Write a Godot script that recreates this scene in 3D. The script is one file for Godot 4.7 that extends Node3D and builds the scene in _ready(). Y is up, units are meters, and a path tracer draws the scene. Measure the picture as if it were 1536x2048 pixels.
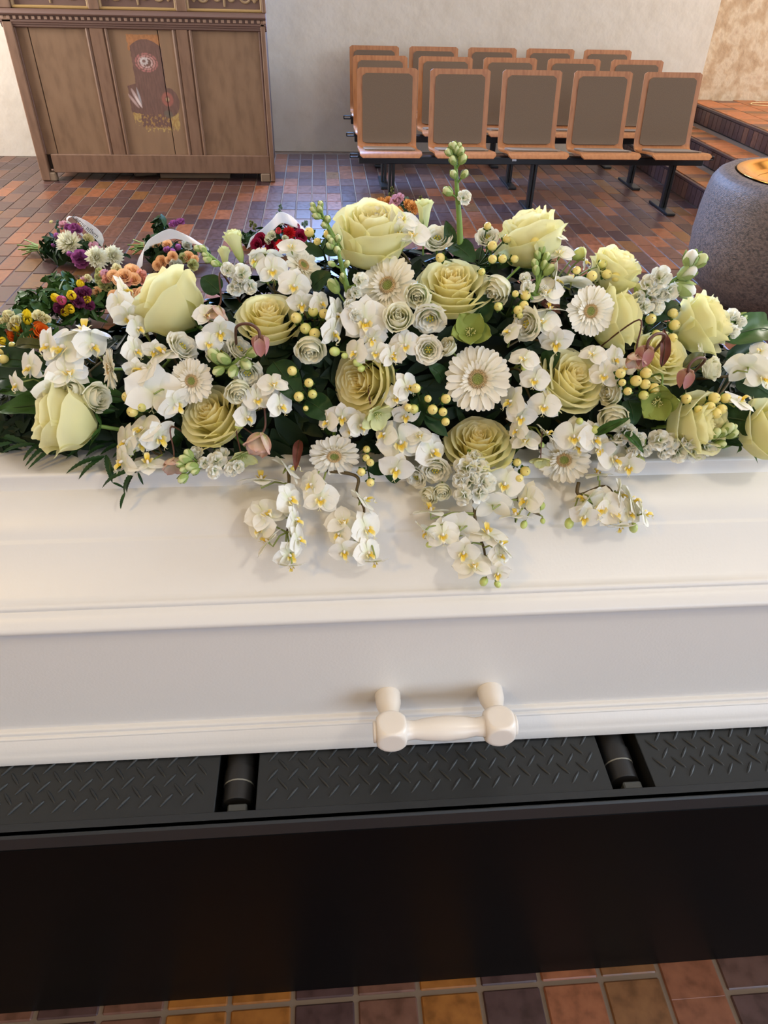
extends Node3D
# A white coffin with a large white flower arrangement in a brick-floored chapel.
# Metres, y up. The camera stands at x = 0, z = 0; the coffin lies along x.


const EXPOSURE := 1.03
const SKY := 1.0
const W1 := [58.0, Color(0.55, 0.73, 1.0)]
const W2 := [28.0, Color(1.0, 0.97, 0.93)]
const W3 := [38.0, Color(1.0, 0.95, 0.89)]
const W4 := [15.5, Color(0.84, 0.91, 1.0)]
const W5 := [30.0, Color(0.90, 0.95, 1.0)]
const LAMPS := [[Vector3(-1.7, 2.9, 0.7), 1.3, Color(1.0, 0.81, 0.42), "white globe pendant lamp above the near left of the coffin"], [Vector3(1.8, 3.4, -2.6), 0.6, Color(1.0, 0.84, 0.62), "white globe pendant lamp between coffin and seating rows"], [Vector3(1.5, 3.3, 0.5), 1.3, Color(1.0, 0.95, 0.86), "white globe pendant lamp above the near right of the coffin"]]
var mat := {}
var shapes := {}
var used := {}
var rng := RandomNumberGenerator.new()
const EYE := Vector3(0, 1.635, 0)


# ------------------------------------------------------------------ mesh building
class MB:
	var v := PackedVector3Array()
	var nrm := PackedVector3Array()
	var uv := PackedVector2Array()
	var c := PackedColorArray()
	var ix := PackedInt32Array()

	# a surface f(u, v); its outside is the side of df/du x df/dv
	func grid(nu: int, nv: int, f: Callable, closed := false, col: Variant = null) -> void:
		var b := v.size()
		for j in nv + 1:
			for i in nu + 1:
				var p := Vector2(float(i) / nu, float(j) / nv)
				v.append(f.call(p.x, p.y))
				nrm.append(Vector3.ZERO)
				uv.append(p)
				c.append(col.call(p.x, p.y) if col != null else Color.WHITE)
		for j in nv:
			for i in nu:
				var a := b + j * (nu + 1) + i
				var d := a + nu + 1
				var n1 := (v[a + 1] - v[a]).cross(v[d + 1] - v[a])
				var n2 := (v[d + 1] - v[a]).cross(v[d] - v[a])
				for k in [a, a + 1, d + 1]:
					nrm[k] += n1
				for k in [a, d + 1, d]:
					nrm[k] += n2
				ix.append_array(PackedInt32Array([a, d + 1, a + 1, a, d, d + 1]))
		if closed:
			for j in nv + 1:
				var a := b + j * (nu + 1)
				var s := nrm[a] + nrm[a + nu]
				nrm[a] = s
				nrm[a + nu] = s
		for k in range(b, v.size()):
			nrm[k] = nrm[k].normalized()

	func tri(a: Vector3, b: Vector3, d: Vector3, inside: Vector3, col := Color.WHITE) -> void:
		var n := (b - a).cross(d - a)
		if n.length_squared() < 1e-18:
			return
		n = n.normalized()
		var k := v.size()
		if n.dot((a + b + d) / 3.0 - inside) < 0.0:
			n = -n
			v.append_array(PackedVector3Array([a, b, d]))
		else:
			v.append_array(PackedVector3Array([a, d, b]))
		for i in 3:
			nrm.append(n)
			uv.append(Vector2(v[k + i].x, v[k + i].y))
			c.append(col)
			ix.append(k + i)

	func quad(a: Vector3, b: Vector3, d: Vector3, e: Vector3, inside: Vector3, col := Color.WHITE) -> void:
		tri(a, b, d, inside, col)
		tri(a, d, e, inside, col)

	# a box with chamfered edges
	func box(at: Vector3, size: Vector3, ch := 0.004, t := Basis(), col := Color.WHITE) -> void:
		var h := size / 2.0
		ch = minf(ch, minf(h.x, minf(h.y, h.z)) * 0.6)
		var P := func(sx: int, sy: int, sz: int, ax: int) -> Vector3:
			var q := Vector3(sx * (h.x - (0.0 if ax == 0 else ch)), sy * (h.y - (0.0 if ax == 1 else ch)), sz * (h.z - (0.0 if ax == 2 else ch)))
			return at + t * q
		for s in [-1, 1]:
			quad(P.call(s, -1, -1, 0), P.call(s, 1, -1, 0), P.call(s, 1, 1, 0), P.call(s, -1, 1, 0), at, col)
			quad(P.call(-1, s, -1, 1), P.call(1, s, -1, 1), P.call(1, s, 1, 1), P.call(-1, s, 1, 1), at, col)
			quad(P.call(-1, -1, s, 2), P.call(1, -1, s, 2), P.call(1, 1, s, 2), P.call(-1, 1, s, 2), at, col)
			if ch <= 0.0:
				continue
			for r in [-1, 1]:
				quad(P.call(s, r, -1, 0), P.call(s, r, 1, 0), P.call(s, r, 1, 1), P.call(s, r, -1, 1), at, col)
				quad(P.call(s, -1, r, 0), P.call(s, 1, r, 0), P.call(s, 1, r, 2), P.call(s, -1, r, 2), at, col)
				quad(P.call(-1, s, r, 1), P.call(1, s, r, 1), P.call(1, s, r, 2), P.call(-1, s, r, 2), at, col)
				for q in [-1, 1]:
					tri(P.call(s, r, q, 0), P.call(s, r, q, 1), P.call(s, r, q, 2), at, col)

	# a tube along points; radii one number or one per point
	func tube(pts: Array, radii: Variant, sides := 6, col := Color.WHITE, ends := true) -> void:
		var n := pts.size()
		var A: Array[Vector3] = []
		var up := Vector3(0.31, 0.92, 0.23)
		for i in n:
			var d: Vector3 = (pts[mini(i + 1, n - 1)] - pts[maxi(i - 1, 0)]).normalized()
			var a := up - d * up.dot(d)
			if a.length() < 0.05:
				a = Vector3(1, 0.1, 0.3) - d * d.dot(Vector3(1, 0.1, 0.3))
			a = a.normalized()
			up = a
			A.append(a)
		var f := func(u: float, w: float) -> Vector3:
			var i := int(round(w * (n + 1 if ends else n - 1))) - (1 if ends else 0)
			var j := clampi(i, 0, n - 1)
			var r: float = radii[j] if radii is Array else radii
			if i != j:
				r = 0.0
			var d: Vector3 = (pts[mini(j + 1, n - 1)] - pts[maxi(j - 1, 0)]).normalized()
			var b := d.cross(A[j])
			return pts[j] + (A[j] * cos(u * TAU) + b * sin(u * TAU)) * r
		var cf := func(_u: float, _w: float) -> Color: return col
		grid(sides, n + 1 if ends else n - 1, f, true, cf)

	# a body turned about y: points (radius, height)
	func lathe(prof: Array, sides := 16, at := Vector3.ZERO, t := Basis(), col: Variant = null) -> void:
		var n := prof.size()
		var f := func(u: float, w: float) -> Vector3:
			var p: Vector2 = prof[int(round(w * (n - 1)))]
			return at + t * Vector3(p.x * sin(u * TAU), p.y, p.x * cos(u * TAU))
		grid(sides, n - 1, f, true, col)

	func ball(at: Vector3, r: Vector3, nu := 8, nv := 6, t := Basis(), col: Variant = null) -> void:
		var f := func(u: float, w: float) -> Vector3:
			var a := (w - 0.5) * PI
			return at + t * (Vector3(cos(a) * sin(u * TAU), sin(a), cos(a) * cos(u * TAU)) * r)
		grid(nu, nv, f, true, col)

	# an outline in a plane, drawn out along the third axis of t; smooth where it bends gently
	func extrude(prof: Array, from: float, to: float, t := Basis(), at := Vector3.ZERO, caps := true, whole := true) -> void:
		var n := prof.size()
		var segs := n if whole else n - 1
		var N: Array[Vector2] = []
		for i in segs:
			var d: Vector2 = prof[(i + 1) % n] - prof[i]
			N.append(Vector2(d.y, -d.x).normalized())
		for i in segs:
			var p: Vector2 = prof[i]
			var q: Vector2 = prof[(i + 1) % n]
			var np := N[i]
			var nq := N[i]
			if (whole or i > 0) and N[i].dot(N[(i - 1 + segs) % segs]) > 0.75:
				np = (N[i] + N[(i - 1 + segs) % segs]).normalized()
			if (whole or i < segs - 1) and N[i].dot(N[(i + 1) % segs]) > 0.75:
				nq = (N[i] + N[(i + 1) % segs]).normalized()
			var k := v.size()
			for w in [[p, from, np], [q, from, nq], [q, to, nq], [p, to, np]]:
				v.append(at + t * Vector3(w[0].x, w[0].y, w[1]))
				nrm.append((t * Vector3(w[2].x, w[2].y, 0)).normalized())
				uv.append(Vector2(w[1], w[0].y))
				c.append(Color.WHITE)
			if t.determinant() > 0.0:
				ix.append_array(PackedInt32Array([k, k + 3, k + 2, k, k + 2, k + 1]) if to < from else PackedInt32Array([k, k + 2, k + 1, k, k + 3, k + 2]))
			else:
				ix.append_array(PackedInt32Array([k, k + 1, k + 2, k, k + 2, k + 3]))
		if caps and whole:
			var flat := PackedVector2Array(prof)
			var tris := Geometry2D.triangulate_polygon(flat)
			var mid := at + t * Vector3(prof[0].x, prof[0].y, (from + to) / 2.0)
			for e in [from, to]:
				var away := mid + t * Vector3(0, 0, (from + to) / 2.0 - e) * 10.0
				for i in tris.size() / 3:
					var w: Array[Vector3] = []
					for j in 3:
						var p := flat[tris[i * 3 + j]]
						w.append(at + t * Vector3(p.x, p.y, e))
					tri(w[0], w[1], w[2], away)

	func mesh(m: Material) -> ArrayMesh:
		var a := []
		a.resize(Mesh.ARRAY_MAX)
		a[Mesh.ARRAY_VERTEX] = v
		a[Mesh.ARRAY_NORMAL] = nrm
		a[Mesh.ARRAY_TEX_UV] = uv
		a[Mesh.ARRAY_COLOR] = c
		a[Mesh.ARRAY_INDEX] = ix
		var r := ArrayMesh.new()
		r.add_surface_from_arrays(Mesh.PRIMITIVE_TRIANGLES, a)
		r.surface_set_material(0, m)
		return r


# ------------------------------------------------------------------ naming and tagging
func numbered(called: String) -> String:
	var n: int = used.get(called, 0)
	used[called] = n + 1
	return called if n == 0 else "%s_%03d" % [called, n]


func tag(o: Node3D, label: String, category: String, group := "") -> void:
	o.set_meta("label", label)
	o.set_meta("category", category)
	if group:
		o.set_meta("group", group)


func thing(called: String, label: String, category: String, at := Vector3.ZERO, group := "") -> Node3D:
	var o := Node3D.new()
	o.name = numbered(called)
	add_child(o, true)
	o.position = at
	tag(o, label, category, group)
	return o


func put(called: String, mesh: Mesh, parent: Node3D, t := Transform3D(), label := "") -> MeshInstance3D:
	var o := MeshInstance3D.new()
	o.name = called
	o.mesh = mesh
	o.transform = t
	parent.add_child(o, true)
	if label:
		o.set_meta("label", label)
	return o


func struct(called: String, mesh: Mesh, label := "") -> MeshInstance3D:
	var o := put(numbered(called), mesh, self, Transform3D(), label)
	o.set_meta("kind", "structure")
	return o


func boxmesh(size: Vector3, m: Material, ch := 0.004) -> ArrayMesh:
	var b := MB.new()
	b.box(Vector3.ZERO, size, ch)
	return b.mesh(m)


func at(x: float, y: float, z: float) -> Transform3D:
	return Transform3D(Basis(), Vector3(x, y, z))


func facing_y(d: Vector3, roll := 0.0) -> Basis:
	var y := d.normalized()
	var x := y.cross(Vector3(0.1, 0.3, 1.0)).normalized()
	return Basis(x, y, x.cross(y)).rotated(y, roll)


func facing_z(d: Vector3, roll := 0.0, up := Vector3(0, 1, 0)) -> Basis:
	var z := d.normalized()
	var u := up - z * up.dot(z)
	if u.length() < 0.2:
		u = Vector3(0, 0.3, -1) - z * z.dot(Vector3(0, 0.3, -1))
	u = u.normalized()
	return Basis(u.cross(z), u, z).rotated(z, roll)


# ------------------------------------------------------------------ materials
func lin(r: float, g: float, b: float) -> Color:
	return Color(r, g, b).linear_to_srgb()


func plain(called: String, col: Color, rough := 0.6, metal := 0.0) -> StandardMaterial3D:
	var m := StandardMaterial3D.new()
	m.resource_name = called
	m.albedo_color = col
	m.roughness = rough
	m.metallic = metal
	mat[called] = m
	return m


func petalstuff(called: String, col := Color.WHITE, through := 0.5, rough := 0.55) -> StandardMaterial3D:
	var m := plain(called, col, rough)
	m.vertex_color_use_as_albedo = true
	m.cull_mode = BaseMaterial3D.CULL_DISABLED
	m.backlight_enabled = true
	m.backlight = Color(through, through, through * 0.9)
	m.metallic_specular = 0.3
	return m


func noisetex(freq: float, stops: Array, octaves := 4, kind := FastNoiseLite.TYPE_SIMPLEX_SMOOTH, side := 512, normal := false, bump := 4.0, sd := 3) -> NoiseTexture2D:
	var n := FastNoiseLite.new()
	n.noise_type = kind
	n.frequency = freq
	n.fractal_octaves = octaves
	n.seed = sd
	var t := NoiseTexture2D.new()
	t.width = side
	t.height = side
	t.seamless = true
	t.noise = n
	if normal:
		t.as_normal_map = true
		t.bump_strength = bump
	elif stops.size():
		var g := Gradient.new()
		g.offsets = PackedFloat32Array(stops.map(func(s): return s[0]))
		g.colors = PackedColorArray(stops.map(func(s): return s[1]))
		t.color_ramp = g
	return t


func tri_map(m: StandardMaterial3D, scale: Vector3, world := true) -> void:
	m.uv1_triplanar = true
	m.uv1_world_triplanar = world
	m.uv1_scale = scale


func make_materials() -> void:
	var m: StandardMaterial3D
	# plaster
	m = plain("plaster", Color(0.80, 0.77, 0.725), 0.9)
	m.albedo_texture = noisetex(0.012, [[0.0, Color(0.95, 0.94, 0.925)], [0.45, Color(0.985, 0.98, 0.97)], [1.0, Color(1, 1, 1)]], 6)
	m.normal_enabled = true
	m.normal_texture = noisetex(0.03, [], 6, FastNoiseLite.TYPE_SIMPLEX_SMOOTH, 512, true, 3.0)
	m.normal_scale = 0.25
	tri_map(m, Vector3(0.5, 0.5, 0.5))
	m = plain("old_plaster", Color(0.75, 0.68, 0.585), 0.95)
	m.albedo_texture = noisetex(0.012, [[0.0, Color(0.84, 0.77, 0.70)], [0.4, Color(0.93, 0.895, 0.86)], [0.62, Color(1, 1, 1)], [1.0, Color(0.92, 0.88, 0.86)]], 6, FastNoiseLite.TYPE_SIMPLEX_SMOOTH, 512, false, 0, 9)
	m.normal_enabled = true
	m.normal_texture = noisetex(0.03, [], 6, FastNoiseLite.TYPE_SIMPLEX_SMOOTH, 512, true, 4.0, 4)
	m.normal_scale = 0.5
	tri_map(m, Vector3(0.8, 0.8, 0.8))
	plain("ceiling_white", Color(0.86, 0.83, 0.78), 0.9)
	plain("window_frame", Color(0.85, 0.84, 0.82), 0.5)
	m = plain("glass", Color(0.95, 0.97, 1.0, 0.05), 0.02)
	m.transparency = BaseMaterial3D.TRANSPARENCY_ALPHA
	# floor
	plain("mortar", Color(0.46, 0.40, 0.35), 0.9)
	var grain := noisetex(0.02, [[0.0, Color(0.72, 0.70, 0.68)], [0.5, Color(0.92, 0.9, 0.9)], [1.0, Color(1, 1, 1)]], 5)
	var tones := [Color(0.38, 0.275, 0.245), Color(0.34, 0.245, 0.235), Color(0.44, 0.305, 0.25), Color(0.53, 0.335, 0.235), Color(0.59, 0.37, 0.25), Color(0.50, 0.345, 0.205), Color(0.30, 0.215, 0.215), Color(0.60, 0.39, 0.16), Color(0.74, 0.44, 0.25), Color(0.66, 0.40, 0.21)]
	for i in tones.size():
		m = plain("tile%d" % i, tones[i], 0.42)
		m.albedo_texture = grain
		tri_map(m, Vector3(2.1, 2.1, 2.1))
		m.roughness_texture = grain
		m.metallic_specular = 0.5
	m = plain("tile_any", Color.WHITE, 0.42)
	m.vertex_color_use_as_albedo = true
	m.albedo_texture = grain
	m.roughness_texture = grain
	tri_map(m, Vector3(2.1, 2.1, 2.1))
	# coffin and catafalque
	m = plain("coffin_white", Color(0.885, 0.875, 0.86), 0.38)
	m.normal_enabled = true
	m.normal_texture = noisetex(0.12, [], 3, FastNoiseLite.TYPE_SIMPLEX_SMOOTH, 256, true, 1.0)
	m.normal_scale = 0.12
	tri_map(m, Vector3(6, 6, 6), false)
	plain("handle_white", Color(0.92, 0.89, 0.85), 0.3)
	m = plain("black_board", Color(0.035, 0.037, 0.045), 0.4)
	m.metallic_specular = 0.16
	plain("black_steel", Color(0.13, 0.145, 0.16), 0.45)
	plain("tread_steel", Color(0.125, 0.14, 0.15), 0.4)
	plain("pit_black", Color(0.03, 0.03, 0.03), 0.8)
	plain("rubber", Color(0.12, 0.12, 0.125), 0.5)
	plain("worn_ring", Color(0.5, 0.5, 0.47), 0.5)
	plain("bracket_grey", Color(0.26, 0.27, 0.265), 0.45)
	# cabinet
	var wood := noisetex(0.01, [[0.0, Color(0.8, 0.78, 0.76)], [0.5, Color(0.95, 0.94, 0.93)], [1.0, Color(1, 1, 1)]], 5)
	m = plain("cabinet_paint", Color(0.52, 0.41, 0.31), 0.55)
	m.albedo_texture = wood
	tri_map(m, Vector3(1.5, 0.5, 1.5))
	m = plain("cabinet_stile", Color(0.49, 0.375, 0.295), 0.55)
	m.albedo_texture = wood
	tri_map(m, Vector3(2.5, 0.6, 2.5))
	plain("cabinet_dark", Color(0.40, 0.30, 0.26), 0.6)
	plain("cabinet_gold", Color(0.62, 0.50, 0.30), 0.45)
	plain("cabinet_carving", Color(0.60, 0.50, 0.37), 0.6)
	plain("dentil_paint", Color(0.56, 0.45, 0.38), 0.6)
	plain("cabinet_side", Color(0.27, 0.22, 0.20), 0.6)
	m = plain("bare_wood", Color(0.50, 0.42, 0.34), 0.8)
	plain("crack_black", Color(0.03, 0.025, 0.02), 0.9)
	# seats
	m = plain("beech", Color(0.68, 0.455, 0.275), 0.4)
	m.albedo_texture = noisetex(0.015, [[0.0, Color(0.8, 0.74, 0.68)], [0.5, Color(0.95, 0.93, 0.9)], [1.0, Color(1, 1, 1)]], 4)
	tri_map(m, Vector3(4, 0.7, 4), false)
	m = plain("seat_cloth", Color(0.47, 0.395, 0.325), 0.95)
	m.albedo_texture = noisetex(0.25, [[0.0, Color(0.8, 0.8, 0.8)], [1.0, Color(1, 1, 1)]], 2, FastNoiseLite.TYPE_SIMPLEX, 256)
	m.rim_enabled = true
	m.rim = 0.3
	tri_map(m, Vector3(3, 3, 3), false)
	plain("beam_steel", Color(0.10, 0.115, 0.13), 0.35)
	plain("chrome", Color(0.75, 0.75, 0.75), 0.2, 1.0)
	# font
	m = plain("granite", Color(0.86, 0.82, 0.80), 0.55)
	m.albedo_texture = noisetex(0.085, [[0.0, Color(0.20, 0.19, 0.19)], [0.35, Color(0.34, 0.32, 0.315)], [0.5, Color(0.47, 0.43, 0.415)], [0.62, Color(0.54, 0.48, 0.455)], [0.8, Color(0.40, 0.375, 0.37)], [1.0, Color(0.68, 0.65, 0.63)]], 5, FastNoiseLite.TYPE_VALUE_CUBIC, 512)
	m.normal_enabled = true
	m.normal_texture = noisetex(0.09, [], 4, FastNoiseLite.TYPE_SIMPLEX, 512, true, 6.0)
	m.normal_scale = 0.6
	tri_map(m, Vector3(2.6, 2.6, 2.6))
	plain("brass", Color(0.90, 0.68, 0.33), 0.12, 1.0)
	plain("cable_cream", Color(0.85, 0.75, 0.55), 0.5)
	# plants
	petalstuff("rose_petal", Color.WHITE, 1.0)
	petalstuff("white_petal", Color.WHITE, 0.75)
	petalstuff("soft_petal", Color.WHITE, 0.5)
	m = plain("berry", Color.WHITE, 0.3)
	m.vertex_color_use_as_albedo = true
	m.subsurf_scatter_enabled = true
	m.subsurf_scatter_strength = 0.15
	m = petalstuff("leaf_dark", Color(0.16, 0.27, 0.14), 0.2, 0.4)
	petalstuff("leaf_mid", Color(0.25, 0.38, 0.17), 0.3, 0.45)
	petalstuff("leaf_olive", Color(0.36, 0.37, 0.20), 0.3, 0.45)
	petalstuff("leaf_red", Color(0.42, 0.24, 0.20), 0.3, 0.45)
	petalstuff("leaf_grey", Color(0.33, 0.42, 0.36), 0.3, 0.5)
	petalstuff("leaf_deep", Color(0.10, 0.17, 0.09), 0.15, 0.5)
	plain("stem_green", Color(0.45, 0.57, 0.26), 0.5)
	plain("stem_dark", Color(0.20, 0.28, 0.13), 0.5)
	plain("stem_brown", Color(0.36, 0.22, 0.17), 0.5)
	plain("orchid_stem", Color(0.33, 0.27, 0.14), 0.5)
	plain("pedicel", Color(0.55, 0.60, 0.32), 0.5)
	plain("foam", Color(0.06, 0.11, 0.06), 0.9)
	m = petalstuff("ribbon", Color(0.97, 0.96, 0.99), 0.9, 0.35)
	plain("ink", Color(0.12, 0.12, 0.14), 0.6)
	plain("raffia", Color(0.72, 0.60, 0.40), 0.8)
func _ready() -> void:
	make_camera_and_light()
	make_materials()
	make_room()
	make_floor()
	make_steps()
	make_cabinet()
	make_seats()
	make_font()
	make_stand()
	make_coffin()
	make_bouquets()
	make_filling()
	make_arrangement()


func make_camera_and_light() -> void:
	var cam := Camera3D.new()
	cam.name = "camera"
	add_child(cam)
	cam.transform = Transform3D(Basis(Vector3(0.997065, 0.021782, 0.073396), Vector3(0.02849, 0.784263, -0.619774), Vector3(-0.071062, 0.620046, 0.78134)), EYE)
	cam.fov = 71.831
	cam.keep_aspect = Camera3D.KEEP_HEIGHT
	cam.near = 0.05
	cam.far = 60.0
	cam.current = true
	var e := Environment.new()
	e.background_mode = Environment.BG_SKY
	var sm := ProceduralSkyMaterial.new()
	sm.sky_top_color = Color(0.42, 0.60, 0.90)
	sm.sky_horizon_color = Color(0.80, 0.87, 0.95)
	sm.ground_bottom_color = Color(0.45, 0.45, 0.42)
	sm.ground_horizon_color = Color(0.7, 0.72, 0.72)
	var sk := Sky.new()
	sk.sky_material = sm
	e.sky = sk
	e.background_energy_multiplier = SKY
	e.tonemap_mode = Environment.TONE_MAPPER_LINEAR
	e.tonemap_exposure = EXPOSURE
	e.sdfgi_enabled = true
	e.ssao_enabled = true
	e.ssil_enabled = true
	var we := WorldEnvironment.new()
	we.name = "environment"
	we.environment = e
	add_child(we)
	for q in LAMPS:
		lamp(q[0], q[1], q[2], q[3])


# a pendant globe lamp: the glowing globe and the light set inside it
func lamp(p: Vector3, energy: float, col: Color, label: String) -> void:
	var t := thing("pendant_lamp", label, "lamp", p, "pendant lamps")
	var m := StandardMaterial3D.new()
	m.resource_name = "lamp_globe"
	m.albedo_color = Color(1, 0.97, 0.9)
	m.emission_enabled = true
	m.emission = col
	m.emission_energy_multiplier = 3.0
	var b := MB.new()
	b.ball(Vector3.ZERO, Vector3.ONE * 0.16, 24, 16)
	put("globe", b.mesh(m), t)
	b = MB.new()
	b.tube([Vector3(0, 0.16, 0), Vector3(0, 1.0, 0), Vector3(0, 5.3 - p.y, 0)], 0.008, 6)
	b.lathe([Vector2(0.0, 0.15), Vector2(0.05, 0.15), Vector2(0.045, 0.19), Vector2(0.012, 0.21), Vector2(0, 0.21)], 12)
	put("cord", b.mesh(plain("lamp_cord", Color(0.2, 0.2, 0.2))), t)
	var l := OmniLight3D.new()
	l.name = "lamp_light"
	l.light_energy = energy
	l.light_color = col
	l.light_size = 0.15
	l.omni_range = 30.0
	l.omni_attenuation = 2.0
	l.shadow_enabled = true
	t.add_child(l, true)




# ------------------------------------------------------------------ the room
# a wall of thickness, standing from a to b (seen from above) with a window opening cut out
func wall(called: String, a: Vector2, b: Vector2, out: Vector2, high: float, m: Material, hole := [], label := "") -> MeshInstance3D:
	var s := MB.new()
	var d := (b - a)
	var len := d.length()
	d = d.normalized()
	var t := Basis(Vector3(d.x, 0, d.y), Vector3.UP, Vector3(d.x, 0, d.y).cross(Vector3.UP))
	var th := 0.35
	var o := Vector3(a.x, 0, a.y) + Vector3(out.x, 0, out.y) * th / 2.0
	var rects := [[0.0, len, 0.0, high]]
	if hole.size():
		rects = [[0.0, hole[0], 0.0, high], [hole[1], len, 0.0, high], [hole[0], hole[1], 0.0, hole[2]], [hole[0], hole[1], hole[3], high]]
	for r in rects:
		var size := Vector3(r[1] - r[0], r[3] - r[2], th)
		s.box(o + t * Vector3((r[0] + r[1]) / 2, (r[2] + r[3]) / 2, 0), size, 0.0, t)
	return struct(called, s.mesh(m), label)


# frame bars and a pane in an opening, and the daylight that comes in through it
func window(n: int, centre: Vector3, inward: Vector3, w: float, h: float, energy: float, col: Color) -> void:
	var t := Basis(inward.cross(Vector3.UP), Vector3.UP, -inward)
	var s := MB.new()
	for x in [-w / 2 + 0.03, -w / 6, w / 6, w / 2 - 0.03]:
		s.box(Vector3(x, 0, 0), Vector3(0.05, h, 0.06), 0.006)
	for y in [-h / 2 + 0.03, 0.0, h / 2 - 0.03]:
		s.box(Vector3(0, y, 0), Vector3(w, 0.05, 0.05), 0.006)
	var fr := put("window_%d" % n, s.mesh(mat.window_frame), self, Transform3D(t, centre - inward * 0.2))
	fr.set_meta("kind", "structure")
	put("pane", boxmesh(Vector3(w - 0.02, h - 0.02, 0.006), mat.glass, 0.0), fr)
	var l := AreaLight3D.new()
	l.name = "daylight_%d" % n
	l.area_size = Vector2(w - 0.1, h - 0.1)
	l.light_color = col
	l.light_energy = energy
	l.area_range = 30.0
	l.area_attenuation = 2.0
	l.shadow_enabled = true
	add_child(l, true)
	l.transform = Transform3D(t, centre + inward * 0.02)


func hash01(a: int, b: int, k := 0) -> float:
	var h := (a * 374761393 + b * 668265263 + k * 974711) & 0x7fffffff
	h = ((h ^ (h >> 13)) * 1274126177) & 0x7fffffff
	return float((h ^ (h >> 16)) % 10007) / 10007.0


func tile_tone(i: int, j: int, x: float, z: float) -> int:
	var near := {-6: 0, -5: 2, -4: 6, -3: 2, -2: 7, -1: 7, 0: 6, 1: 2, 2: 7, 3: 6, 4: 4, 5: 5, 6: 3}
	if z > -0.9 and near.has(i):
		return near[i] if z < -0.3 else [4, 2, 7][(i + 60) % 3]
	var h := hash01(i, j)
	var warm := 0.26 + (0.22 if x > 1.0 else 0.0) + (0.12 if x < -1.6 else 0.0)
	if h < warm:
		return [3, 4, 3, 5, 2][int(hash01(i, j, 5) * 5)]
	return [0, 1, 0, 2, 6, 1][int(hash01(i, j, 7) * 6)]


func make_floor() -> void:
	var fl := struct("floor", boxmesh(Vector3(14.0, 0.3, 14.5), mat.mortar, 0.0))
	fl.position = Vector3(2.0, -0.154, -2.0)
	fl.set_meta("label", "chapel floor of brown and orange clay tiles in running rows")
	var size := Vector3(0.1165, 0.02, 0.2415)
	var cells := []
	var right := Vector3(0.997065, 0.021782, 0.073396)
	var up := Vector3(0.02849, 0.784263, -0.619774)
	var back := Vector3(-0.071062, 0.620046, 0.78134)
	for i in range(-38, 26):
		var x := 0.017 + 0.125 * i - 0.0625
		if x > 3.09 or x < -4.6:
			continue
		var off := hash01(i, 77) * 0.25
		if i == 6:
			off = 0.153
		elif i > -8 and i < 6:
			off = 0.02
		for j in range(-34, 22):
			var z := -0.525 + off + 0.25 * j + 0.125
			if i == 6 and j == 0:
				z = -0.525 + 0.02 + 0.125 - 0.25 + 0.0
				z = -0.4525 - 0.125
			if z < -8.1 or z > 4.7 or (x < -1.6 and z < -7.85):
				continue
			var p := Vector3(x, 0, z) - EYE
			var q := Vector3(p.dot(right), p.dot(up), -p.dot(back))
			var seen := false
			if q.z > 0.3:
				var u := 768.0 + 1414.0 * q.x / q.z
				var w := 1024.0 - 1414.0 * q.y / q.z
				seen = u > -30 and u < 1566 and w < 2080 and (w > 1890 or w < 720)
				if w > 480 and w < 720 and u > 420 and u < 1300:
					seen = false
			cells.append([q.length() if seen else 100.0 + q.length(), Vector3(x, -0.0105, z), tile_tone(i, j, x, z), i, j])
	cells.sort_custom(func(a, b): return a[0] < b[0])
	var meshes := []
	for k in 8:
		meshes.append(boxmesh(size, mat["tile%d" % k], 0.003))
	var rest := []
	for k in cells.size():
		var e: Array = cells[k]
		var lift := (hash01(e[3], e[4], 3) - 0.5) * 0.0018
		var t := Transform3D(Basis(), e[1] + Vector3(0, lift, 0) - fl.position)
		if k < 296 and e[0] < 100.0:
			put("tile", meshes[e[2]], fl, t)
		else:
			rest.append([t, e[2]])
	var mm := MultiMesh.new()
	mm.transform_format = MultiMesh.TRANSFORM_3D
	mm.use_colors = true
	mm.mesh = boxmesh(size, mat.tile_any, 0.003)
	mm.instance_count = rest.size()
	for k in rest.size():
		mm.set_instance_transform(k, rest[k][0])
		mm.set_instance_color(k, mat["tile%d" % rest[k][1]].albedo_color.srgb_to_linear())
	var o := MultiMeshInstance3D.new()
	o.name = "tiles"
	o.multimesh = mm
	o.set_meta("kind", "stuff")
	fl.add_child(o, true)


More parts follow.
